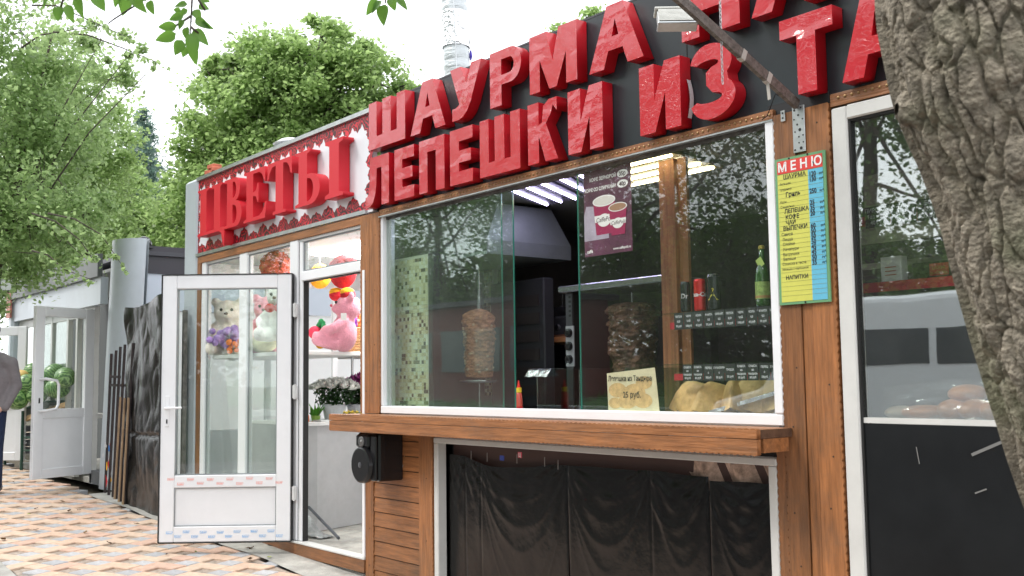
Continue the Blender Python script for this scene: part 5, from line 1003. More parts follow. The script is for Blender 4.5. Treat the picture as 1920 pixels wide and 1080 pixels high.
# chrysanthemums
def petals(b, c, r, n, seed, cone=.9):
    r_ = random.Random(seed)
    for k in range(n):
        d = Vc((r_.gauss(0, 1), r_.gauss(0, 1), abs(r_.gauss(0, .8)))).normalized(); u = d.cross(Vc((0, 0, 1))).normalized() * r * .24; b.add([c, c + d * r * .7 - u, c + d * r, c + d * r * .7 + u], [(0, 1, 2, 3)])
LEAFD = leafmat('chrysanthemum_leaf', (.03, .07, .025), (.05, .12, .03))
def flower_pot(lab, c, pr, ph, fr, fh, fm, potm, n, seed, cr_=.058):
    t = thing('chrysanthemum_pot', lab, 'potted flowers', c); MB().lathe([(pr * .75, 0), (pr * .95, ph * .85), (pr, ph * .86), (pr, ph), (pr * .85, ph)], c, 24).build('pot', potm, t, smooth=False)
    r_ = random.Random(seed); b = MB()
    for k in range(900):
        a = r_.uniform(0, 6.283); rr0 = math.sqrt(r_.random()); h = ph + r_.uniform(0, fh * .85); p = c + Vc((fr * .9 * rr0 * math.cos(a) * (.55 + .45 * h / (ph + fh)), fr * .9 * rr0 * math.sin(a) * (.55 + .45 * h / (ph + fh)), h)); d1 = Vc((r_.gauss(0, 1), r_.gauss(0, 1), r_.gauss(0, 1))).normalized() * .022; d2 = d1.cross(Vc((r_.random(), 1, r_.random()))).normalized() * .012; b.add([p - d1, p - d2, p + d1, p + d2], [(0, 1, 2, 3)])
    b.build('foliage', LEAFD, t); b = MB()
    for k in range(n):
        a = k * 2.39996; rr0 = math.sqrt((k + .5) / n); p = c + Vc((fr * rr0 * math.cos(a), fr * rr0 * math.sin(a), ph + fh * (1 - .35 * rr0 * rr0) + r_.uniform(-.01, .01))); petals(b, p, cr_, 34, k + seed * 100)
    b.build('flower_heads', fm, t, kind='stuff'); return t
WPET = mat('white_petal', (.82, .82, .78), rough=.7); PPET = mat('purple_petal', (.30, .04, .20), rough=.7); YPET = mat('yellow_petal', (.70, .55, .08), rough=.7)
c = PY(627, 792, .72); c.z = 1.069; flower_pot('white chrysanthemums in a pale grey pot on the counter', c, .115, .15, .24, .20, WPET, mat('pale_pot', (.48, .50, .52), rough=.4), 46, 3)
c = PY(672, 786, 1.0); c.z = 1.069; flower_pot('purple chrysanthemums behind the white ones', c, .11, .14, .16, .24, PPET, mat('grey_pot', (.42, .44, .47), rough=.4), 30, 8)
c = PY(660, 779, .55); c.z = 1.069; flower_pot('small yellow and white flowers just above the ledge end', c, .05, .05, .085, .03, YPET, mat('grey_pot'), 14, 5, .022)
GRP = leafmat('bright_leaf', (.08, .28, .03), (.2, .5, .05)); c = PY(592, 790, .55); c.z = 1.069; t = thing('green_plant', 'bright green leafy plant left of the white flowers', 'plant', c); b = MB()
for k in range(14):
    a = k * 2.4; d = Vc((math.cos(a) * .5, math.sin(a) * .5, 1)).normalized(); u = d.cross(Vc((math.sin(a), 1, 0))).normalized() * .022; b.add([c, c + d * .09 - u, c + d * .19 + Vc((math.cos(a), math.sin(a), -.3)) * .02, c + d * .09 + u], [(0, 1, 2, 3)])
b.build('leaves', GRP, t); MB().lathe([(.035, -.0), (.045, .05)], c, 14).build('pot', mat('lime_pot', (.3, .5, .1), rough=.4), t)
c = PY(588, 794, .50); c.z = 1.069; o = MB().box(c.x - .02, c.x + .14, c.y, c.y + .10, 1.069, 1.082, .002).build('paper_stack', WHITE); tag(o, 'white paper stack on the counter beside the green plant', 'papers')
# pole and rag in the doorway
o = MB().tube([PG(580, 950, 0) * 0 + PY(579, 951, .20), PY(635, 1009, .06) * 1], .0125, 10).build('broom_pole', mat('dark_pole', (.05, .055, .065), rough=.4)); tag(o, 'dark thin pole lying slanted across the shop floor inside the door', 'pole')
c = PY(590, 992, .25); b = MB(); b.grid(lambda u, v: Vc((c.x - .16 + .34 * u, c.y - .08 + .16 * v + .02 * math.sin(u * 9), .13 + (.17 * (1 - u) ** 1.2 * math.sin(math.pi * min(1, v * .9 + .1)) + .015 * noise.noise(Vc((u * 9, v * 9, 1))) + .008))), 24, 16); tag(b.build('floor_rag', mat('grey_rag', (.26, .27, .27), rough=.95, noise_amt=.4, nscale=12), smooth=True), 'crumpled grey rag heap on the shop floor behind the door frame', 'rag')
# shadowed things in the lower window
c = Vc((-8.55, .35, 1.07)); t = thing('gift_boxes', 'small coloured boxes stacked on the inside ledge behind the door glass', 'boxes', c)
for k, (dx, dz, m_) in enumerate(((0, 0, GRN), (.10, 0, ORG), (.02, .07, mat('pink_sticker')), (.12, .08, WHITE), (.0, .14, GRN))): MB().box(c.x + dx, c.x + dx + .08, c.y, c.y + .06, c.z + dz, c.z + dz + .06, .003).build('box', m_, t)

# ============================================================ GAP BETWEEN THE KIOSKS: BLACK SHEET, BARS
t = thing('black_sheet_fence', 'black polythene sheet stretched across the gap beside the grey kiosk', 'tarpaulin', (-11.3, -.12, gz(-11.3)))
TL = PG(243, 943); TR = PG(300, 966)
def tf(u, v):
    p = TL.lerp(TR + (TR - TL) * .35, u); top = PX(262, 577, TL.x).z - .03 * math.sin(u * 5) + .04 * u; zz = p.z + .0 + (top - p.z) * v
    d = .03 * noise.noise(Vector((u * 2.4, v * 2.6 + u, 1))) + .055 * abs(noise.noise(Vector((u * 2.2 + v * 2.2, v * 1.5 - u * 2.6, 7)))) + .018 * abs(noise.noise(Vector((u * 7 - v * 4, v * 6 + u * 3, 9)))) + .003 * noise.noise(Vector((u * 14, v * 16, 3))) - .03 * math.exp(-((v - .36) / .01) ** 2)
    return Vector((p.x, p.y - .05 - d, zz))
b = MB(); b.grid(tf, 140, 140); b.build('sheet', mat('black_polythene_outer', (.012, .0115, .011), rough=.26, bump=.15, bscale=30, noise_amt=.3, nscale=6), t, smooth=True)
for u in (0, .5, 1.0, 1.3):
    p = TL.lerp(TR, u); MB().box(p.x - .02, p.x + .02, p.y + .10, p.y + .14, p.z, 2.15).build('fence_post', RUSTY, t)
WBAR = mat('bare_wood_bar', (.30, .20, .12), rough=.8, noise_amt=.3, nscale=10); IRON = mat('rusty_iron_bar', (.045, .035, .035), rough=.7, metal=.4, noise_amt=.4, nscale=30)
ORD = ['leftmost and shortest', 'second from the left', 'third from the left', 'third from the right', 'second from the right', 'rightmost']
for k, (xt, yt, xb, yb_, wood) in enumerate(((209, 663, 202, 925, 0), (218, 657, 209, 929, 0), (226, 650, 217, 933, 0), (234.5, 646, 223, 936, 1), (242.5, 646, 231, 941, 1), (250, 643, 239, 946, 1))):
    Bt = PG(xb, yb_); Bt.y -= .03; r0 = ray(xt, yt); Tp = CAM + r0 * ((Bt.x + .10 - CAM.x) / r0.x) if False else PY(xt, yt, Bt.y + .02)
    Tp.x = Bt.x + (Tp.x - Bt.x) * 1.0
    t = thing('iron_bar', ORD[k] + ' of the upright iron bars leaning by the grey column', 'iron bar', Bt, 'upright bars by the column')
    MB().tube([Bt, Tp], .016, 8).build('bar', IRON, t)
    if wood: MB().beam(Bt + Vector((.012, -.022, 0)), Bt.lerp(Tp, .66) + Vector((.012, -.022, 0)), .034, .012, up=Vector((0, -1, 0))).build('wood_strip', WBAR, t)
for (py, lab) in ((706, 'upper flat iron strip tied across three upright bars'), (722, 'lower flat iron strip tied across the upright bars')):
    a, c = PY(207, py, -.17), PY(243 if py > 710 else 226, py + 1, -.17); o = MB().beam(a, c, .028, .008, up=Vector((0, -1, 0))).build('iron_strip', IRON); tag(o, lab, 'iron strip')
GRF = [mat('sticker_white', (.7, .7, .72), rough=.6), REDP, BLU, YEL]
t = thing('torn_poster', 'torn white poster with red, blue and yellow scraps at the column foot', 'poster', PY(200, 880, -.16)); r_ = random.Random(8)
for k in range(14):
    c = PY(r_.uniform(192, 212), r_.uniform(835, 915), -.15 - .001 * k); rr0 = r_.uniform(.02, .06); n = r_.choice((3, 4, 5)); pts = [(c.x + rr0 * r_.uniform(.4, 1) * math.cos(6.283 * i / n), c.z + rr0 * 1.6 * r_.uniform(.5, 1) * math.sin(6.283 * i / n)) for i in range(n)]; poly('poster_scrap', [pts], .0005, (0, -.15 - .001 * k, 0), GRF[0 if k % 2 == 0 else r_.choice((1, 2, 3))], t)

# ============================================================ LEFT GREY KIOSK
LK = thing('grey_kiosk', 'grey aluminium kiosk with dark roof band and rounded corner column at left', 'kiosk', (-14.5, 0, gz(-14.5)))
gl = gz(-13)
AL = mat('pale_aluminium', (.52, .57, .62), rough=.38, metal=.1, noise_amt=.05, nscale=1.2, dirt=.1)
# column: leaning rounded shell
cb0, cb1 = PG(164, 914), PG(240, 938); cb1.x = cb0.x + .10; cb1.y = .42; cb0.y = -.10
def colf(u, v):
    a = math.radians(200 + 160 * u); cx, cy = cb0.x + .37, .14; zz = gz(-12.9) + (3.09 - gz(-12.9)) * v; return Vector((cx + .30 * v + .34 * math.cos(a), cy + .26 * math.sin(a), zz))
b = MB(); b.grid(colf, 24, 14); b.grid(lambda u, v: colf(u, v) + Vector((0, .0, 0)) if False else Vector((cb0.x + .37 + .30 * v + .34 * math.cos(math.radians(200 + 160)) * (1 - 2 * u), .14 + .26 * math.sin(math.radians(20)) * -1 + .12, gz(-12.9) + (3.09 - gz(-12.9)) * v)), 2, 2); b.build('corner_column', AL, LK, smooth=True)
b = MB(); top = [colf(i / 24, 1) for i in range(25)]; b.add(top, [tuple(range(25))]); b.build('column_cap', AL, LK)
x0k, x1k = -18.2, -12.85
LKB = [('dark_fascia', -17.0, -12.72, -.12, -.06, 2.72, 2.995, DKFAS), ('grey_fascia', -17.0, -12.75, -.07, .02, 2.39, 2.72, AL)]
for n_, a, c, y0, y1, z0, z1, m_ in LKB: MB().box(a, c, y0, y1, z0, z1).build(n_, m_ if n_ != 'dark_fascia' else mat('grey_green_fascia', (.10, .11, .105), rough=.4, noise_amt=.15, nscale=2), LK)
MB().box(-17.0, -12.2, .15, 3.2, 2.95, 3.0).build('roof', DKFAS, LK)
MB().box(-12.32, -12.26, .30, 3.4, 2.74, 3.07).build('side_fascia', mat('violet_black_fascia', (.030, .027, .036), rough=.35), LK); MB().box(-12.34, -12.28, .30, 3.4, 2.30, 2.74).build('side_band', mat('pale_band', (.52, .57, .64), rough=.4), LK); MB().box(-12.36, -12.30, .30, 3.4, 0, 2.295).build('side_wall', WHITE, LK)
MB().box(-17.05, -16.85, -.10, .10, gz(-17), 2.99, .04).build('corner_post', AL, LK); MB().box(-17.06, -16.84, -.13, -.101, 2.45, 3.02).build('coloured_sign_edge', mat('coloured_print', (.5, .2, .15), rough=.5, noise_amt=.8, nscale=14), LK)
# front glazing
b = MB()
for x in (-16.8, -15.9, -15.1, -14.35, -13.95, -13.25): b.box(x, x + .07, .0, .06, gz(x), 2.39)
b.box(-16.73, -13.25, .005, .055, 2.28, 2.388); b.box(-14.28, -13.95, .005, .055, gz(-14), gz(-14) + .75)
kf = b.build('glazing_frame', PVC2, LK)
for (a, c) in ((-16.73, -15.9), (-15.83, -15.1), (-15.03, -14.35)): MB().box(a, c, .025, .031, .35, 2.28).build('pane', GLASS, kf)
MB().box(-21.0, -12.4, 1.3, 1.35, 0, 2.9).build('back_wall', mat('dim_inner', (.10, .11, .11), rough=.7), LK); MB().box(-17, -12.4, .1, 1.3, .2, .27).build('floor', CONC, LK); MB().box(-17.0, -12.4, .08, 1.3, 2.80, 2.84).build('ceiling', WIN, LK)
b = MB(); b.box(-15.0, -13.3, .06, .3, gz(-14) + .75, gz(-14) + .80); b.build('inner_ledge', PVC2, LK)
MB().box(-13.26, -12.80, .0, .10, gz(-13), gz(-13) + .16).build('plinth', mat('plinth', (.18, .19, .20), rough=.6), LK)
# opened door of the grey kiosk
def swing_door(parent, Hh, F_, z0, z1, zg, has_handle, lab, panel=True):
    v = Vector((F_.x - Hh.x, F_.y - Hh.y, 0)); W_ = v.length; ax = v.normalized(); ay = Vector((-ax.y, ax.x, 0)); az = Vector((0, 0, 1)); fw_ = .13
    def bx(b, u0, u1, a0, a1, t_=.05, off=0, bev=.005): return b.obox(Vector((Hh.x, Hh.y, 0)) + ax * ((u0 + u1) / 2) + az * ((a0 + a1) / 2) + ay * off, ax, ay, az, u1 - u0, t_, a1 - a0, bev)
    b = MB(); bx(b, 0, fw_, z0, z1); bx(b, W_ - fw_, W_, z0, z1); bx(b, fw_ + .001, W_ - fw_ - .001, z1 - .12, z1, .048)
    if panel: bx(b, fw_ + .001, W_ - fw_ - .001, z0, z0 + .11, .048); bx(b, fw_ + .001, W_ - fw_ - .001, zg - .11, zg, .048)
    else: bx(b, fw_ + .001, W_ - fw_ - .001, z0, zg, .048)
    d = b.build('door', PVC, parent, label=lab); b = MB(); bx(b, fw_, W_ - fw_, zg, z1 - .12, .006, bev=0); b.build('pane', GLASS, d)
    if panel: b = MB(); bx(b, fw_, W_ - fw_, z0 + .11, zg - .11, .024, bev=0); b.build('lower_panel', PVC, d)
    if has_handle:
        sg = 1 if ay.dot(CAM - Hh) > 0 else -1; q = Vector((Hh.x, Hh.y, 0)) + ax * (W_ - .07) + ay * (sg * .025); z_ = (z0 + z1) / 2 - .22
        pts = [q + az * z_, q + ay * sg * .07 - ax * .03 + az * z_, q + ay * sg * .08 - ax * .17 + az * (z_ + .02), q + ay * sg * .08 - ax * .20 + az * (z_ + .07), q + ay * sg * .08 - ax * .20 + az * (z_ + .30), q + ay * sg * .08 - ax * .17 + az * (z_ + .35), q + ay * sg * .07 - ax * .03 + az * (z_ + .37), q + az * (z_ + .37)]
        b = MB(); b.tube(pts, .017, 8); b.build('door_handle', PVC, d, smooth=True)
        b = MB(); b.obox(q + az * (z_ + .12) + ay * sg * .002, ax, ay, az, .018, .004, .06); b.build('keyhole', SEAL, d)
Hd = PY(169, 893, .0); rF = ray(57, 900)
zb_ = gz(-13.6) + .10; Fd = CAM + rF * ((zb_ - CAM.z) / rF.z)
rT = ray(75, 572); dist_ = ((Fd.x - CAM.x) / rT.x + (Fd.y - CAM.y) / rT.y) / 2; zt_ = CAM.z + rT.z * dist_
Hd = Vector((-13.22, -.01, 0)); Hd2 = PY(172, 740, -.01); Hd.x = Hd2.x
swing_door(LK, Hd, Fd, zb_, zt_, zb_ + (zt_ - zb_) * .40, True, 'open white half glazed door with bow handle')
rF = ray(52, 612); zT2 = 2.42; F2 = CAM + rF * ((zT2 - CAM.z) / rF.z); F2 = PX(52, 612, -15.2); H2 = Vector((F2.x - .72, F2.y - .60, 0)); 
swing_door(LK, H2, F2, gz(-15.5) + .1, F2.z, gz(-15.5) + .9, False, 'further white glazed door standing open')
# square wall lantern
t = thing('wall_lantern', 'small square black framed lantern at the far left corner of the grey kiosk', 'lantern', PY(14, 536, -.3)); c = PY(14, 534, -.3)
for (dx, dz, w_, h_) in ((0, .10, .26, .035), (0, -.10, .26, .035), (-.115, 0, .035, .17), (.115, 0, .035, .17)): MB().obox(c + RT * dx + Vector((0, 0, dz)), RT, RT.cross(Vector((0, 0, 1))).normalized(), Vector((0, 0, 1)), w_, .05, h_).build('frame_bar', BLACKM, t)
MB().obox(c, RT, RT.cross(Vector((0, 0, 1))).normalized(), Vector((0, 0, 1)), .19, .02, .16).build('lamp_glass', mat('lantern_glass', (.55, .58, .55), rough=.3), t)
t = thing('roof_camera', 'small dark dome on the roof edge behind the rounded column', 'camera', PY(271, 458, .6)); c = PX(270, 462, -12.28); MB().lathe([(.09, 0), (.09, .05), (.06, .10), (.02, .12)], c, 14).build('dome', BLACKM, t, smooth=True)
MB().box(c.x - .12, c.x + .12, c.y - .04, c.y + .08, c.z - .03, c.z).build('base', BLACKM, t)
# melon stand
t = thing('melon_stand', 'green metal stand with slanted wooden strip holding watermelons', 'stand', (-14.3, -.35, gz(-14.3))); GM = mat('dark_green_metal', (.015, .06, .04), rough=.5)
SY = -.30; a = PY(-8, 806, SY - .18); c = PY(128, 757, SY + .35)
b = MB().beam(a, c, .07, .03, up=Vector((0, -1, .3))); b.build('wood_strip', mat('pale_strip', (.42, .28, .14), rough=.8, noise_amt=.3), t)
for px, yy in ((18, -.3), (48, -.25), (5, .15)):
    q = PY(px, 860, SY); q2 = PY(px, 770, SY); b = MB(); b.tube([Vector((q.x, SY + yy * .2, gz(q.x))), Vector((q.x, SY + yy * .2, q2.z))], .02, 8); b.build('leg', GM, t)
for py in (822, 832, 846): b = MB(); b.beam(PY(-10, py, SY), PY(58, py - 2, SY), .02, .025); b.build('rail', GM if py != 832 else BLACKM, t)
MB().beam(PY(-10, 792, SY + .1), PY(110, 752, SY + .3), .35, .02).build('tray', GM, t)
WM = []
for k in range(2):
    M_ = mat('watermelon_rind' + ('', '_light')[k], (.05, .16, .03), rough=.3); n = M_.node_tree.nodes; l = M_.node_tree.links; tcx = n.new('ShaderNodeTexCoord'); wv = n.new('ShaderNodeTexWave'); wv.inputs['Scale'].default_value = 9; wv.inputs['Distortion'].default_value = 6; wv.inputs['Detail'].default_value = 3; wv.inputs['Detail Scale'].default_value = 2.5; l.new(tcx.outputs['Object'], wv.inputs['Vector'])
    r = n.new('ShaderNodeValToRGB'); r.color_ramp.elements[0].position = .3; r.color_ramp.elements[0].color = (.05, .14, .035, 1); r.color_ramp.elements[1].color = ((.26, .44, .15, 1), (.36, .54, .22, 1))[k]; l.new(wv.outputs['Fac'], r.inputs[0]); l.new(r.outputs[0], n['Principled BSDF'].inputs['Base Color']); WM.append(M_)
mb = MB(); mb.ell((0, 0, 0), (.175, .145, .145), 24, 16); mo = mb.build('tmp', WM[0], smooth=True); mesh0 = mo.data; mesh1 = mesh0.copy(); mesh1.materials[0] = WM[1]; bpy.data.objects.remove(mo)
mel = [(32, 748, -.42, 'big dark watermelon lowest in the heap beside the man'), (8, 758, -.35, 'watermelon lowest at the left behind the man'), (52, 724, -.30, 'watermelon above the lowest one, half behind the door edge'), (30, 722, -.2, 'watermelon in the second row from the front'), (62, 702, -.15, 'watermelon at the top edge left of the white door'), (84, 724, -.05, 'watermelon seen through the left part of the door glass'), (100, 702, .0, 'watermelon at the top of the heap behind the door glass'), (122, 708, .0, 'dark watermelon at the right end behind the door glass'), (108, 728, -.05, 'watermelon low behind the middle of the door glass'), (70, 738, -.2, 'watermelon hidden mostly behind the door stile'), (8, 728, -.1, 'watermelon behind the man at the back of the heap')]
for k, (px, py, yy, lab) in enumerate(mel):
    p = PY(px, py, yy - .05); o = link('watermelon', (mesh0, mesh1)[k % 2], None, p, (random.Random(k).uniform(0, 3), .4 * k, k * 1.3)); s_ = 1.0 if k < 4 else .92; o.scale = (s_, s_, s_); tag(o, lab, 'watermelon', 'watermelons heaped on the stand')
for k, (px, py, r0, lab) in enumerate(((39, 706, .13, 'large pale yellow melon on top of the watermelons'), (46, 714, .09, 'small orange melon beside the large yellow one'))): mb = MB(); mb.ell(PY(px, py, -.40), (r0, r0 * .8, r0 * .7), 18, 12); tag(mb.build('melon', mat('yellow_melon' if k == 0 else 'orange_melon', ((.70, .48, .16), (.75, .38, .08))[k], rough=.5, noise_amt=.15), smooth=True), lab, 'melon')
t = thing('plastic_crate', 'grey plastic crate standing under the melon stand', 'crate', PY(52, 815, -.1)); q = PY(52, 815, -.1)
for k in range(4): MB().box(q.x - .22, q.x + .22, q.y - .15, q.y + .15, q.z - .25 + k * .10, q.z - .18 + k * .10).build('crate_slat', mat('crate_grey', (.15, .15, .17), rough=.6), t)

# ============================================================ PERSON AT THE LEFT EDGE
pp = PG(-27, 924); gzp = pp.z; px_ = pp.x; py_ = pp.y
t = thing('person', 'person in grey jacket and navy trousers with hand in pocket at left edge', 'person', (px_, py_, gzp)); BODYM = mat('skin', (.55, .33, .24), rough=.5)
fwd = Vector((.55, -.80, 0)).normalized(); side = Vector((fwd.y, -fwd.x, 0))   # side = person's right... seen at picture right
side = RT.copy(); side.z = 0; side.normalize(); fwd = Vector((side.y, -side.x, 0))
def J(s_, f_, z_): return Vector((px_, py_, gzp)) + side * s_ + fwd * f_ + Vector((0, 0, z_))
JK = mat('grey_jacket', (.20, .18, .19), rough=.85, noise_amt=.12, nscale=20, bump=.5, bscale=14); JN = mat('navy_trousers', (.012, .022, .06), rough=.9, noise_amt=.2, nscale=30, bump=.4, bscale=20)
bd = blob('body', [('t', [J(0, 0, 1.0), J(0, 0, 1.3), J(0, 0, 1.52), J(0, .0, 1.60)], [.13, .14, .12, .07]), ('t', [J(0, .01, 1.60), J(0, .02, 1.68)], [.058, .06]), ('e', J(0, .02, 1.80), (.085, .10, .125)), ('e', J(0, .115, 1.79), (.014, .02, .02)),
    ('t', [J(.235, -.02, 1.17), J(.20, .05, .98), J(.165, .09, .92)], [.038, .03, .028]), ('t', [J(-.235, -.02, 1.17), J(-.20, .05, .98), J(-.165, .09, .92)], [.038, .03, .028])] + [('t', [J(sx_ * (.165 - .012 * k), .10, .91), J(sx_ * (.16 - .016 * k), .11, .86 - .004 * k)], [.011, .009]) for sx_ in (-1, 1) for k in range(4)], .012, BODYM, t, 3)
blob('jacket', [('t', [J(0, 0, .96), J(0, 0, 1.1), J(0, .01, 1.3), J(0, 0, 1.47)], [.185, .19, .205, .15]), ('t', [J(-.06, 0, .98), J(-.11, 0, 1.3)], [.15, .13]), ('t', [J(.06, 0, .98), J(.11, 0, 1.3)], [.15, .13]), ('t', [J(.13, 0, 1.50), J(.235, -.01, 1.45), J(.285, -.05, 1.20), J(.215, .05, .96)], [.085, .085, .07, .052]), ('t', [J(-.13, 0, 1.50), J(-.235, -.01, 1.45), J(-.285, -.05, 1.20), J(-.215, .05, .96)], [.085, .085, .07, .055]), ('t', [J(-.05, 0, 1.53), J(.05, 0, 1.53)], [.085, .085])], .016, JK, t, 3)
blob('trousers', [('t', [J(.02, 0, 1.0), J(-.02, 0, .92)], [.165, .165]), ('t', [J(.095, 0, .92), J(.105, .02, .50), J(.11, 0, .09)], [.115, .085, .068]), ('t', [J(-.095, 0, .92), J(-.105, .02, .50), J(-.11, 0, .09)], [.115, .085, .068])], .016, JN, t, 3)
SHO = mat('grey_shoe', (.09, .09, .10), rough=.6)
for s_ in (-.112, .112): blob('shoe', [('t', [J(s_, -.05, .055), J(s_ * 1.05, .16, .04)], [.052, .044]), ('e', J(s_, -.03, .08), (.055, .055, .06))], .012, SHO, t, 2)
blob('hair', [('e', J(0, -.005, 1.845), (.095, .105, .095)), ('e', J(0, -.05, 1.80), (.085, .07, .09))], .014, mat('dark_hair', (.03, .02, .015), rough=.8), t, 2)
for s_ in (-.032, .032): MB().ell(J(s_, .107, 1.80), .012, 8, 6).build('eye', EYE, t)
MB().tube([J(-.025, .112, 1.735), J(0, .119, 1.733), J(.025, .112, 1.735)], .005, 6).build('mouth', mat('lip', (.4, .15, .12), rough=.5), t)

# ============================================================ CHIMNEY
t = thing('chimney_pipe', 'insulated round chimney pipe wrapped in silver tape rising behind the black sign', 'chimney', (-7.4, 1.2, 2.86))
cb = PY(858, 150, 1.2); ct = PY(849, -60, 1.2); axd = (ct - cb).normalized(); cb = cb - axd * ((cb.z - 2.86) / axd.z)
TP = mat('silver_tape', (.50, .53, .54), rough=.35, metal=.55, noise_amt=.12, nscale=5, bump=.5, bscale=7, stretch=(1, 1, 4))
hC = (ct - cb).length; prof2 = []; k = 0; z_ = 0
while z_ < hC: prof2.append((.113 + .0022 * math.sin(z_ * 60) + .003 * noise.noise(Vector((z_ * 9, 0, 0))), z_)); z_ += .02
MB().lathe(prof2, cb, 28, axd).build('pipe', TP, t, smooth=True)
for (za, zb2, m_) in ((.62, .80, FOIL), (1.46, 1.78, FOIL), (1.05, 1.12, TP)):
    b = MB(); b.grid(lambda u, v: cb + axd * (hC * 0 + za + (zb2 - za) * v) + (RT * math.cos(u * 6.283) + RT.cross(axd).normalized() * math.sin(u * 6.283)) * (.120 + .005 * noise.noise(Vector((u * 14, v * 6, za)))), 48, 12); b.build('foil_band', m_, t, smooth=True)
q = cb + axd * 1.44 + RT * .125; MB().tube([q, q + Vector((.004, 0, -.05)), q + Vector((0, 0, -.09))], [.008, .014, .006], 7).build('blue_tie', mat('violet_tie', (.08, .05, .45), rough=.6), t)
MB().tube([cb + axd * .1 - RT.cross(axd) * -.118, cb + axd * (hC - .02) - RT.cross(axd) * -.118], .006, 5).build('seam', GALV, t)

# ============================================================ TREES
def leaves_np(centers, sizes, seed, aspect=.62, droop=0.3, per=None):
    r = np.random.default_rng(seed); n = len(centers); d = r.normal(size=(n, 3)); d[:, 2] = d[:, 2] * .6 - droop; d /= np.linalg.norm(d, axis=1)[:, None]
    e = r.normal(size=(n, 3)); e[:, 2] *= .5; e -= d * (e * d).sum(1)[:, None]; e /= np.linalg.norm(e, axis=1)[:, None]
    s_ = sizes[:, None]; c = centers; nn = np.cross(d, e)
    v = np.stack([c - d * s_ * .5, c + e * s_ * aspect * .5 - d * s_ * .1 + nn * s_ * .08, c + d * s_ * .5, c - e * s_ * aspect * .5 - d * s_ * .1 + nn * s_ * .08], 1).reshape(-1, 3)
    return v
def leaf_mesh(name, v):
    n = len(v) // 4; me = bpy.data.meshes.new(name); me.vertices.add(n * 4); me.vertices.foreach_set('co', v.ravel()); me.loops.add(n * 4); me.loops.foreach_set('vertex_index', np.arange(n * 4, dtype=np.int32)); me.polygons.add(n); me.polygons.foreach_set('loop_start', np.arange(0, n * 4, 4, dtype=np.int32)); me.polygons.foreach_set('loop_total', np.full(n, 4, dtype=np.int32)); me.update(calc_edges=True); return me
BARK = mat('dark_bark', (.07, .055, .045), rough=.9, noise_amt=.4, nscale=14, bump=.8, bscale=30, stretch=(1, 1, .3))
def tree(name, lab, base, blobs, nleaf, lsize, lm, seed, group=None, trunk_r=.2, sub=26, spread=.30, cat='tree', droop=.3, gap=.0):
    """blobs: (centre, (rx, ry, rz)) in world space; leaves gather in clumps on and in the lobes"""
    t = thing(name, lab, cat, base, group); r = np.random.default_rng(seed); base = Vector(base); pts = []; vol = sum(b_[1][0] * b_[1][1] * b_[1][2] for b_ in blobs) ** 1
    wts = np.array([(b_[1][0] * b_[1][2]) for b_ in blobs]); wts = wts / wts.sum(); tr = MB(); top = max(b_[0][2] for b_ in blobs); C = np.mean([list(b_[0]) for b_ in blobs], axis=0)
    tr.tube([base, base.lerp(Vector((C[0], C[1], top)), .5) + Vector((.1, .05, 0)), Vector((C[0], C[1], top))], [trunk_r, trunk_r * .7, trunk_r * .2], 9)
    for (c, rad), w_ in zip(blobs, wts):
        ns = max(3, int(sub * (rad[0] * rad[2]) ** .8)); nl = int(nleaf * w_); d = r.normal(size=(ns, 3)); d /= np.linalg.norm(d, axis=1)[:, None]; rr0 = r.uniform(.45, 1.0, size=(ns, 1)) ** .6
        sc_ = np.array(list(c)) + d * rr0 * np.array(rad); k = r.integers(0, ns, nl); ms_ = min(rad) * spread * r.uniform(.6, 1.4, size=ns)
        p = sc_[k] + r.normal(size=(nl, 3)) * ms_[k][:, None] * np.array([1, 1, .7]); pts.append(p)
        hub = base.lerp(Vector((C[0], C[1], top)), .45 + .3 * r.random()); tr.tube([hub, hub.lerp(Vector(c), .6) + Vector((0, 0, .2)), Vector(c)], [trunk_r * .25, trunk_r * .14, trunk_r * .05], 6)
        for q in sc_[::3]: tr.tube([Vector(c), Vector(c).lerp(Vector(q), .5), Vector(q)], [trunk_r * .10, trunk_r * .06, trunk_r * .03], 4, cap=False)
    p = np.concatenate(pts); sz = r.uniform(.65, 1.35, len(p)) * lsize; v = leaves_np(p, sz, seed + 1, droop=droop) - np.array(list(base)); me = leaf_mesh('crown', v); me.materials.append(lm); o = bpy.data.objects.new('crown', me); COL.objects.link(o); o.parent = t; tr.build('trunk', BARK, t, smooth=True); return t
LM1 = leafmat('maple_leaf', (.15, .22, .075), (.60, .82, .32), .4); LM2 = leafmat('birch_leaf', (.14, .215, .08), (.60, .80, .36), .4, gloss=.26); LM3 = leafmat('dark_leaf', (.08, .14, .045), (.22, .38, .09), .4); LM4 = leafmat('spruce_needle', (.13, .20, .17), (.30, .46, .38), .3)
def BD(px, py, D, rx, ry=None, rz=None): return (PD(px, py, D), (rx, ry or rx, rz or rx))
rb = random.Random(11)
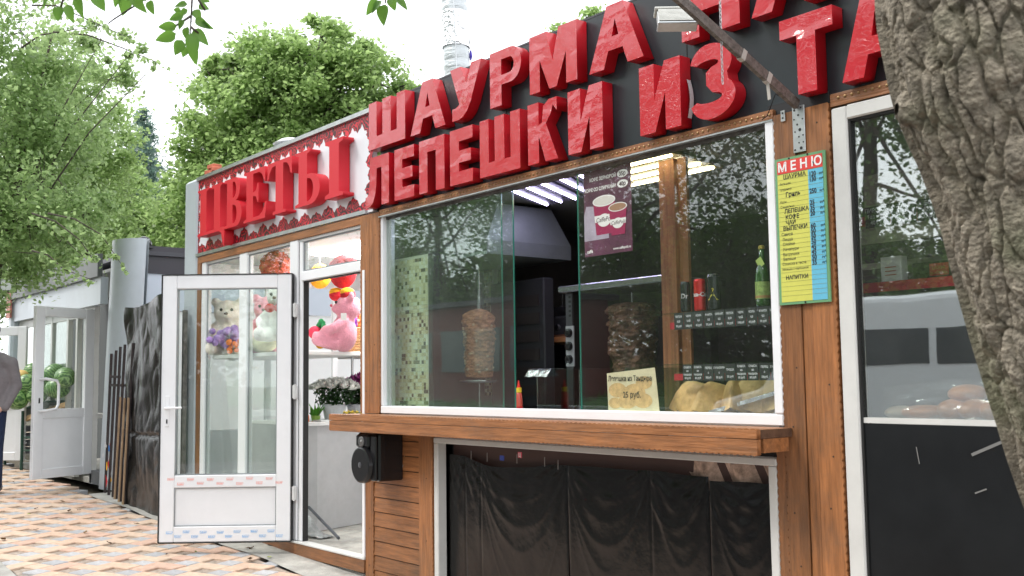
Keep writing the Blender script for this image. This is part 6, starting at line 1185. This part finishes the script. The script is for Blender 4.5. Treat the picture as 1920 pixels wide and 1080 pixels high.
# big maple behind the flower kiosk
D = 23; bl = [BD(560, 120, D, 1.15), BD(600, 70, D, .75), BD(520, 70 + 25, D, .7), BD(480, 150, D, 1.2), BD(430, 130, D, .65), BD(650, 130, D, .85), BD(700, 150, D, 1.0), BD(620, 200, D, 1.3), BD(540, 220, D, 1.4), BD(440, 240, D, 1.4), BD(400, 300, D, 1.2), BD(730, 210, D, .85), BD(690, 240, D, 1.1), BD(480, 320, D, 1.6), BD(600, 300, D, 1.5), BD(370, 380, D, 1.2), BD(400, 440, D, 1.5), BD(360, 480, D, 1.2), BD(500, 420, D, 1.6), BD(740, 320, D, 1.3), BD(380, 120, D, .45), BD(760, 160, D, .4)]
bl2 = [(c, r0) for c, r0 in bl]
for c, r0 in bl[:15]: bl2.append((c + FW * rb.uniform(.5, 1.8) + UP * rb.uniform(-.5, .2), r0))
gpos = PD(560, 725, D); tree('maple_tree', 'large round leafy maple standing behind the flower sign', (gpos.x, gpos.y, gz(gpos.x)), [(c, tuple(q * .86 for q in r0)) for c, r0 in bl2], 105000, .12, LM1, 21, trunk_r=.26, sub=17, spread=.17)
# birch at far left, near, with drooping sprays
D = 11.5; bl = [BD(40, 60, D, .75), BD(120, 120, D + 1, .55), BD(190, 75, D, .35, None, .22), BD(240, 105, D, .28, None, .14), BD(290, 122, D, .10, None, .06), BD(30, 200, D, .8), BD(110, 230, D + .5, .7), BD(200, 150, D + 1, .40), BD(10, 330, D, .9), BD(80, 350, D, .8), BD(60, 430, D, .7), BD(110, 455, D - .5, .40, None, .22), BD(155, 480, D - .8, .20, None, .12), BD(5, 500, D, .45), BD(60, 475, D - .4, .35, None, .16), BD(-20, 570, D, .30), BD(150, 400, D, .4), BD(-60, 200, D, 1.0), BD(-60, 420, D, 1.0)]
gpos = PD(-120, 900, D); tree('birch_tree', 'pale leafed birch hanging over the grey kiosk at the left edge', (gpos.x, gpos.y, gz(gpos.x)), [(c, tuple(q * .9 for q in r0)) for c, r0 in bl], 36000, .060, LM2, 33, trunk_r=.055, sub=44, spread=.20, droop=.5)
# drooping leafy twigs of the birch in front of the grey column
t = thing('birch_branch', 'long thin birch twig with hanging leaves in front of the grey column', 'branch', PD(100, 440, 10.3)); b = MB(); pts = []; r = np.random.default_rng(3)
for (a, mid_, c) in (((60, 400), (150, 450), (178, 492)), ((90, 400), (190, 440), (236, 508)), ((60, 470), (120, 505), (182, 528)), ((100, 60), (230, 90), (322, 128)), ((60, 10), (150, 30), (250, 75)), ((40, 90), (110, 60), (180, 50))):
    P0, P1, P2 = PD(*a, 10.4), PD(*mid_, 10.3), PD(*c, 10.2); MB().tube([P0, P0.lerp(P1, .5) + Vector((0, 0, .05)), P1, P1.lerp(P2, .5), P2], [.010, .008, .006, .004, .002], 5).build('twig', BARK, t, smooth=True)
    for k in range(60): f_ = r.random(); q = P0.lerp(P1, f_ * 2) if f_ < .5 else P1.lerp(P2, f_ * 2 - 1); pts.append(list(q + Vector(r.normal(size=3) * .045 * (1.2 - f_) + np.array([0, 0, -.025]))))
pts = np.array(pts); v = leaves_np(pts, r.uniform(.045, .075, len(pts)), 9, aspect=.8, droop=.8) - np.array(list(WL[t])); me = leaf_mesh('leaves', v); me.materials.append(LM2); o = bpy.data.objects.new('leaves', me); COL.objects.link(o); o.parent = t
# mid distance trees between birch and maple
for (lab, D, bl, n_, lz_, lm, sd_, nm) in (
    ('thin stemmed light green tree left of the spruce', 26, [(160, 180, 1.1), (100, 220, 1.3), (170, 260, 1.3), (120, 330, 1.6), (190, 350, 1.0), (60, 300, 1.6), (150, 420, 1.3), (200, 430, .7), (80, 440, 1.5), (215, 290, .5), (180, 490, 1.0)], 36000, .11, LM1, 41, 'ash_tree'),
    ('small bright tree in front of the spruce', 30, [(228, 330, .7), (225, 380, 1.0), (215, 420, 1.1), (250, 440, .9), (300, 465, .8), (230, 470, 1.2), (300, 490, 1.1), (345, 380, .6), (340, 440, .7)], 30000, .12, LM1, 42, 'lime_tree'),
    ('dark dense tree far behind the grey kiosk roof', 38, [(60, 420, 2.2), (140, 450, 2.2), (220, 470, 2.2), (300, 500, 2.2), (0, 480, 2.5), (-80, 440, 2.5)], 40000, .15, LM3, 43, 'broad_tree')):
    gp = PD(bl[0][0], 725, D); tree(nm, lab, (gp.x, gp.y, gz(gp.x)), [BD(px, py, D + rb.uniform(-1, 1), r0) for px, py, r0 in bl], n_, lz_, lm, sd_, trunk_r=.10, sub=15, spread=.20)
gp = PD(1150, 725, 19); tree('poplar_tree', 'treetop sprigs just showing above the black sign', (gp.x, gp.y, gz(gp.x)), [BD(1060, 62, 19, .22), BD(1120, 30, 19, .22), BD(1038, 55, 19, .14), BD(1090, 90, 19, .5), BD(1200, 140, 19, .9)], 5000, .10, LM1, 44, trunk_r=.15)
# blue green spruce
D = 36; base_ = PD(272, 725, D); topp = PD(270, 205, D); t = thing('spruce_tree', 'tall narrow blue green spruce rising between the leafy trees', 'tree', (base_.x, base_.y, gz(base_.x))); b = MB(); b.tube([Vector((base_.x, base_.y, gz(base_.x))), topp], [.22, .02], 8); b.build('trunk', BARK, t); pts = []; r = np.random.default_rng(5); H_ = topp.z - gz(base_.x)
for k in range(46):
    f_ = (k / 46) ** .9; zz = topp.z - .1 - f_ * (H_ * .72); R0 = .22 + 2.5 * f_ * (1 + .25 * math.sin(k * 2.1)); nb_ = 7 + int(5 * f_)
    for j in range(nb_):
        a = r.uniform(0, 6.283); L0 = R0 * r.uniform(.55, 1.1); m_ = int(80 * (L0 + .2)); tt = r.random(m_) ** .7; x_ = np.stack([np.cos(a) * L0 * tt, np.sin(a) * L0 * tt, -.35 * L0 * tt + .2 * L0 * tt ** 2], 1) + r.normal(size=(m_, 3)) * np.array([.07, .07, .09]) * (1 + L0 * .3); pts.append(x_ + np.array([topp.x, topp.y, zz]))
p = np.concatenate(pts); v = leaves_np(p, r.uniform(.10, .22, len(p)), 6, aspect=.28, droop=.5) - np.array(list(WL[t])); me = leaf_mesh('crown', v); me.materials.append(LM4); o = bpy.data.objects.new('crown', me); COL.objects.link(o); o.parent = t

# ============================================================ FOREGROUND TRUNK AND HANGING LEAVES
def bark_trunk():
    t = thing('foreground_tree', 'thick rough barked tree trunk leaning in front of the tall window', 'tree', (-.72, -1.75, -.45))
    ed = [(1610, -900), (1636, -500), (1650, -220), (1652, 0), (1668, 90), (1690, 190), (1738, 300), (1776, 400), (1800, 500), (1828, 600), (1858, 700), (1890, 800), (1922, 900), (1965, 1010), (2015, 1150), (2070, 1350)]
    Rr = [.24, .25, .245, .235, .225, .22, .212, .21, .21, .215, .22, .225, .235, .25, .27, .31]; ctr = []
    for (px, py), R0 in zip(ed, Rr): P_ = PD(px, py, 2.05); ctr.append(P_ + RT * R0)
    NZ, NA = 1050, 620; zs = np.linspace(0, len(ctr) - 1, NZ); C = np.array([list(c) for c in ctr]); idx = np.arange(len(ctr)); cx = np.stack([np.interp(zs, idx, C[:, k]) for k in range(3)], 1); rad = np.interp(zs, idx, Rr)
    ker = np.ones(61) / 61
    for k in range(3): cx[:, k] = np.convolve(np.pad(cx[:, k], 30, mode='reflect', reflect_type='odd'), ker, mode='valid')
    verts = np.empty((NZ, NA, 3)); ux = np.array([.63, .777, 0]); uy = np.array([-.777, .63, 0]); hgt = cx[:, 2]
    import mathutils.noise as mn
    # bark plates: vertically stretched cells with deep winding furrows
    ang = np.linspace(-math.pi, math.pi, NA, endpoint=False)
    col = []
    near = (np.cos(ang - 3.14159 * .5) * 0 + 1)
    for i in range(NZ):
        h = hgt[i]; R0 = rad[i]
        for j in range(NA):
            a = ang[j]; u = a * .22; cu, su = math.cos(a), math.sin(a)
            if su < -.35: verts[i, j] = cx[i] + (ux * cu - uy * su * -1) * R0 if False else cx[i] + (ux * cu + uy * -su) * R0; continue
            P_ = Vector((cu * .22, su * .22, h)); wv = mn.noise_vector(P_ * 9) * .022 + mn.noise_vector(P_ * 30) * .006; q = Vector(((P_.x + wv.x) * 25, (P_.y + wv.y) * 25, (P_.z + wv.z) * 8.5))
            F, _ = mn.voronoi(q); e = F[1] - F[0]; plate = min(1.0, e * 5.5); plate = plate * plate * (3 - 2 * plate); cellv = mn.noise(Vector(_[0]) * 3.7)
            ridg = abs(mn.noise(Vector((P_.x * 11, P_.y * 11, P_.z * 2.6)))) ; sub_ = mn.noise(P_ * 55) ; fin = mn.noise(P_ * 130)
            d = -.016 + .0125 * plate + .008 * cellv * plate - .016 * max(0, .15 - ridg) / .15 + .0030 * sub_ + .0022 * fin + .012 * mn.noise(P_ * 5) - .008
            verts[i, j] = cx[i] + (ux * cu + uy * -su) * (R0 + d)
    f = (np.arange(NZ - 1)[:, None] * NA + np.arange(NA)[None, :]); g = (np.arange(NZ - 1)[:, None] * NA + (np.arange(NA)[None, :] + 1) % NA); quads = np.stack([f, g, g + NA, f + NA], -1).reshape(-1, 4)
    me = bpy.data.meshes.new('trunk'); v = verts.reshape(-1, 3) - np.array(list(WL[t])); me.vertices.add(len(v)); me.vertices.foreach_set('co', v.ravel()); me.loops.add(quads.size); me.loops.foreach_set('vertex_index', quads.ravel().astype(np.int32)); me.polygons.add(len(quads)); me.polygons.foreach_set('loop_start', np.arange(0, quads.size, 4, dtype=np.int32)); me.polygons.foreach_set('loop_total', np.full(len(quads), 4, dtype=np.int32)); me.polygons.foreach_set('use_smooth', np.ones(len(quads), dtype=bool)); me.update(calc_edges=True)
    M_ = mat('grey_brown_bark', (.255, .22, .17), rough=.92, noise_amt=.5, nscale=26, bump=.7, bscale=110); n = M_.node_tree.nodes; l = M_.node_tree.links; bs = n['Principled BSDF']
    ge = n.new('ShaderNodeTexCoord'); no = n.new('ShaderNodeTexNoise'); no.inputs['Scale'].default_value = 3.2; no.inputs['Detail'].default_value = 7; l.new(ge.outputs['Object'], no.inputs['Vector']); r = n.new('ShaderNodeValToRGB'); r.color_ramp.elements[0].position = .52; r.color_ramp.elements[1].position = .68; l.new(no.outputs['Fac'], r.inputs[0]); mi = n.new('ShaderNodeMix'); mi.data_type = 'RGBA'; mi.inputs[7].default_value = (.17, .19, .10, 1); src = bs.inputs['Base Color'].links[0].from_socket; ml = n.new('ShaderNodeMath'); ml.operation = 'MULTIPLY'; ml.inputs[1].default_value = .55; l.new(r.outputs[0], ml.inputs[0]); l.new(ml.outputs[0], mi.inputs[0]); l.new(src, mi.inputs[6]); l.new(mi.outputs[2], bs.inputs['Base Color'])
    me.materials.append(M_); o = bpy.data.objects.new('trunk', me); COL.objects.link(o); o.parent = t
    # broken stub
    P0 = PD(1705, 195, 2.07); b = MB()
    def sf_(u, v): a = u * 6.283; Rv = (.050 * (1 - v) ** .5 + .012) * (1 + .35 * noise.noise(Vector((math.cos(a) * 2, math.sin(a) * 2, v * 5)))) ; return P0 + RT * (.07 - .095 * v) + UP * (.00 - .01 * v + Rv * math.sin(a)) - FW * (Rv * math.cos(a)) + UP * .006 * noise.noise(Vector((u * 30, v * 20, 0)))
    b.grid(sf_, 60, 30); b.build('broken_stub', M_, t, smooth=True)
    # low crown hidden above the frame: limbs
    b = MB(); T0 = Vector(list(cx[0])) + Vector((0, 0, -.12)); b.tube([T0 + Vector((0, 0, -.1)), T0 + Vector((-.3, -.2, 1.2)), T0 + Vector((-1.1, -.5, 2.6))], [.225, .15, .06], 14); b.tube([T0 + Vector((0, 0, -.1)), T0 + Vector((.5, .1, 1.3)), T0 + Vector((1.2, .6, 2.8))], [.225, .12, .05], 14)
    b.build('limb', M_, t, smooth=True); return t
bark_trunk()
LFH = leafmat('near_leaf', (.07, .16, .035), (.20, .40, .06), .3, gloss=.3)
def near_leaf_mesh(L0, W0, nm='leaf'):
    b = MB(); n = 7; vs = []
    for i in range(n + 1):
        f_ = i / n; w_ = W0 * (math.sin(math.pi * min(1, f_ ** .75)) ** .8) * (1 - .35 * f_) * (0 if i in (n,) else 1); z_ = -.18 * L0 * f_ * f_; vs += [(-w_ / 2, L0 * f_, z_ + w_ * .22), (0, L0 * f_, z_), (w_ / 2, L0 * f_, z_ + w_ * .22)]
    fs = []
    for i in range(n): a = i * 3; fs += [(a, a + 1, a + 4, a + 3), (a + 1, a + 2, a + 5, a + 4)]
    b.add(vs, fs); o = b.build(nm, LFH, smooth=True); me = o.data; bpy.data.objects.remove(o); return me
LMS = [near_leaf_mesh(.058, .046), near_leaf_mesh(.070, .042), near_leaf_mesh(.048, .040)]
def hanging(lab, D, stems, lv, seed):
    o0 = PD(*stems[0][0], D); t = thing('hanging_branch', lab, 'branch', o0); r_ = random.Random(seed); b = MB()
    for st in stems: MB().tube([PD(px, py, D + .02 * i) for i, (px, py) in enumerate(st)], [.0035 - .0006 * min(i, 4) for i in range(len(st))], 5).build('twig', BARK, t, smooth=True)
    for (px, py, dx, dy, L0) in lv:
        P_ = PD(px, py, D + r_.uniform(-.04, .04)); Q = (RT * dx - UP * dy); Q.normalize(); Nn = (-FW + RT * r_.uniform(-.7, .7) + UP * r_.uniform(-.5, .5)).normalized(); X = Q.cross(Nn).normalized(); Z = X.cross(Q); me = LMS[r_.randrange(3)]; o = bpy.data.objects.new('leaf', me); COL.objects.link(o); o.parent = t; s_ = L0 / FPX * D / .058
        M3 = Matrix((X, Q, Z)).transposed().to_4x4(); o.matrix_basis = Matrix.Translation(P_ - o0) @ M3 @ Matrix.Scale(s_, 4)
hanging('leafy twig hanging from the top edge right of the birch', 2.7, [[(362, -60), (360, 0), (358, 40), (356, 70)], [(358, 30), (335, 45), (322, 52)], [(357, 50), (372, 62)], [(366, -10), (385, 20)]],
    [(352, 8, -1, .1, 22), (345, 28, -1, .3, 26), (332, 48, -1, .1, 32), (330, 62, -1, .4, 36), (342, 75, -.5, 1, 32), (352, 50, -.1, 1, 34), (358, 62, .1, 1, 42), (362, 55, .8, .8, 34), (366, 35, .9, .6, 28), (372, 10, .9, .3, 26), (375, -4, 1, .4, 24), (352, 18, -.8, .6, 24), (364, 18, .6, 1, 30), (350, 88, -.4, 1, 26), (360, 84, .2, 1, 32), (378, 40, .8, .6, 22), (346, 38, -.6, .8, 26), (340, 20, -1, -.1, 20)], 1)
hanging('two large leaves and twig hanging left of the centre top twig', 2.9, [[(285, -40), (270, 0), (215, 35), (203, 44)], [(245, -30), (240, 0)]], [(235, -8, -.1, 1, 38), (248, -12, .6, .9, 36), (282, 0, .15, 1, 34), (262, -10, .5, .5, 20), (225, -15, -.4, 1, 26), (280, -12, 1, .2, 22)], 2)
hanging('small leaf cluster hanging above the birch at the top left', 2.6, [[(120, -50), (118, 0), (112, 20)], [(175, -40), (168, -5)]], [(112, 12, -.2, 1, 34), (126, 8, .3, 1, 30), (147, -10, .1, 1, 36), (178, -14, .5, 1, 38), (98, -15, -.6, .8, 30), (70, -10, -.5, 1, 24), (138, -16, .8, .3, 22), (90, -12, .4, .6, 24)], 3)
hanging('leafy twig tip hanging at the top left of the chimney', 3.1, [[(728, -60), (724, -10), (722, 6)]], [(722, 8, -.15, 1, 40), (716, 2, -.9, .9, 24), (730, -4, .5, 1, 32), (742, -4, .9, .8, 26), (706, -2, -.6, 1, 30), (735, -14, 1, .3, 22), (712, -14, -1, .3, 26)], 4)

# ============================================================ ACROSS THE ROAD (seen mirrored in the glass)
GRASSM = mat('grass_bank_soil', (.055, .11, .025), rough=.95, noise_amt=.4, nscale=6, bump=.8, bscale=60)
b = MB(); b.grid(lambda u, v: Vector((-60 + 80 * u, -13 - 9 * v, gz(-60 + 80 * u) - .12 + 1.7 * v + .12 * noise.noise(Vector((u * 40, v * 6, 2))))), 120, 14); b.build('grass_bank', GRASSM, kind='structure')
r = np.random.default_rng(77); n = 26000; gx = r.uniform(-34, 2, n); gv = r.random(n); gxx = np.clip(gx, -24, 6); gp_ = np.stack([gx, -13 - 9 * gv, SL * (gxx + 6.87) - .10 + 1.7 * gv], 1); v = leaves_np(gp_ + np.array([0, 0, .06]), r.uniform(.12, .25, n), 8, aspect=.12, droop=-2.5); me = leaf_mesh('grass', v); me.materials.append(leafmat('grass_blade', (.08, .20, .03), (.15, .32, .04), .4)); o = bpy.data.objects.new('grass', me); COL.objects.link(o); tag(o, 'bright green grass growing on the bank across the road', 'grass'); o['kind'] = 'stuff'
ground_sheet('far_pavement', GX[9:-5], [-12.9, -11.2, -9.72], lambda x, y: -.05, CONC)
b = MB(); x = -30.0
while x < 3: b.obox(Vector((x + .5, -9.66, gz(x + .5) - .11)), Vector((1, 0, SL)).normalized(), Vector((0, 1, 0)), Vector((-SL, 0, 1)).normalized(), .985, .14, .20, .012); x += 1
b.build('far_kerb', WHITE, kind='structure')
for k, (x, y, s_) in enumerate(((-9, -17.5, 1.0), (-14.5, -19, 1.15), (-20.5, -18, 1.05), (-27, -20, 1.2), (-4, -19, 1.1), (2.5, -18, 1.0), (-36, -21, 1.3))):
    g0 = gz(x) + 1.0; bl = []; rq = random.Random(k + 50)
    for j in range(15): bl.append((Vector((x + rq.uniform(-2.9, 2.9) * s_, y + rq.uniform(-1.8, 1.8), g0 + rq.uniform(1.6, 9.5) * s_)), (rq.uniform(1.2, 2.0),) * 3))
    tree('street_tree', ['street tree across the road opposite the tall window', 'street tree across the road opposite the main window', 'street tree across the road opposite the flower shop', 'street tree across the road opposite the grey kiosk', 'street tree across the road opposite the menu board', 'street tree furthest right across the road', 'street tree furthest left across the road'][k], (x, y, g0 - .3), bl, 26000, .16, LM3, 60 + k, 'street trees across the road', trunk_r=.24, sub=8, spread=.36)
# parked white van mirrored in the tall window
VX0, VX1, VY = -10.0, -4.2, -7.6; vz = gz(-7.6) - .165
t = thing('white_van', 'white minibus parked at the far side of the road, mirrored in the window', 'van', ((VX0 + VX1) / 2, VY - 1, vz)); VP = mat('white_van_paint', (.80, .82, .85), rough=.25, coat=.6); VG = mat('van_window', (.07, .08, .085), rough=.06)
def van(parts):
    prof_ = [(VX0, .35), (VX0, 1.0), (VX0 + .12, 1.22), (VX0 + .95, 1.42), (VX0 + 1.75, 2.35), (VX0 + 2.1, 2.52), (VX1 - .15, 2.56), (VX1, 2.35), (VX1, .35)]
    b = MB(); b.prism([(x, z + vz) for x, z in prof_], VY - 2.0, VY); o = b.build('body', VP, t); md = o.modifiers.new('b', 'BEVEL'); md.width = .09; md.segments = 3; me = eval_mesh(o); o.modifiers.clear(); o.data = me; return o
van(0)
for y0, y1 in ((VY + .002, VY + .012), (VY - 2.012, VY - 2.002)):
    for pts in ([(VX0 + 1.35, 1.68), (VX0 + 2.2, 1.68), (VX0 + 2.2, 2.12), (VX0 + 1.95, 2.12)], [(VX0 + 2.35, 1.68), (VX0 + 3.5, 1.68), (VX0 + 3.5, 2.12), (VX0 + 2.35, 2.12)], [(VX0 + 3.6, 1.68), (VX0 + 4.75, 1.68), (VX0 + 4.75, 2.12), (VX0 + 3.6, 2.12)], [(VX0 + 4.85, 1.68), (VX1 - .25, 1.68), (VX1 - .25, 2.12), (VX0 + 4.85, 2.12)]):
        b = MB(); b.prism([(x, z + vz) for x, z in pts], y0, y1); b.build('window', VG, t)
MB().add([(VX0 + .98, VY - .15, 1.45 + vz), (VX0 + .98, VY - 1.85, 1.45 + vz), (VX0 + 1.72, VY - 1.8, 2.30 + vz), (VX0 + 1.72, VY - .2, 2.30 + vz)], [(0, 1, 2, 3)]).build('windscreen', VG, t)
for x in (VX0 + 1.1, VX1 - 1.2):
    for y in (VY + .01, VY - 2.01): o = MB().lathe([(.33, -.10), (.34, -.02), (.34, .08), (.30, .11), (.20, .10)], (x, y, vz + .34), 24, (0, 1 if y > VY - 1 else -1, 0)).build('wheel', mat('tyre', (.02, .02, .02), rough=.8), t, smooth=True); MB().lathe([(.20, .0), (.19, .105), (.04, .12)], (x, y, vz + .34), 18, (0, 1 if y > VY - 1 else -1, 0)).build('rim', GALV, o)
for y in (VY - .3, VY - 1.7): MB().ell((VX0 + .02, y, vz + .85), (.06, .16, .12), 12, 8).build('headlight', GALV, t, smooth=True)
MB().box(VX0 - .06, VX0 + .15, VY - 1.98, VY - .02, vz + .32, vz + .58, .03).build('bumper', BLACKM, t); b = MB(); b.box(VX0 + .4, VX1 - .1, VY + .002, VY + .02, vz + .78, vz + .84); b.build('side_moulding', BLACKM, t)
# low reddish kiosk across the road
t = thing('red_kiosk', 'low dark red pavilion across the road, mirrored behind the doner', 'kiosk', (-26, -15, gz(-24))); z0 = gz(-24); MB().box(-30, -21, -16.4, -14.2, z0, z0 + 3.0).build('wall', mat('dark_red_wall', (.16, .035, .035), rough=.6, noise_amt=.1), t); MB().box(-30.2, -20.8, -16.6, -14.0, z0 + 3.0, z0 + 3.15).build('roof', DKFAS, t)
for k in range(5): MB().box(-29.5 + k * 1.7, -28.3 + k * 1.7, -14.2, -14.17, z0 + 1.0, z0 + 2.3).build('window', VG, t)

HM = leafmat('hedge_leaf', (.06, .11, .035), (.14, .26, .05), .4); r = np.random.default_rng(90); n = 60000; hx_ = r.uniform(-60, 8, n); hp = np.stack([hx_, -22.5 + r.normal(size=n) * .9, SL * (np.clip(hx_, -24, 6) + 6.87) + 1.2 + r.random(n) ** .8 * (4.2 + 1.2 * np.sin(hx_ * .9) + .8 * np.sin(hx_ * 2.3))], 1)
me = leaf_mesh('hedge', leaves_np(hp, r.uniform(.22, .42, n), 91)); me.materials.append(HM); o = bpy.data.objects.new('hedge', me); COL.objects.link(o); tag(o, 'dense dark shrubbery growing along the top of the bank across the road', 'shrubbery'); o['kind'] = 'stuff'
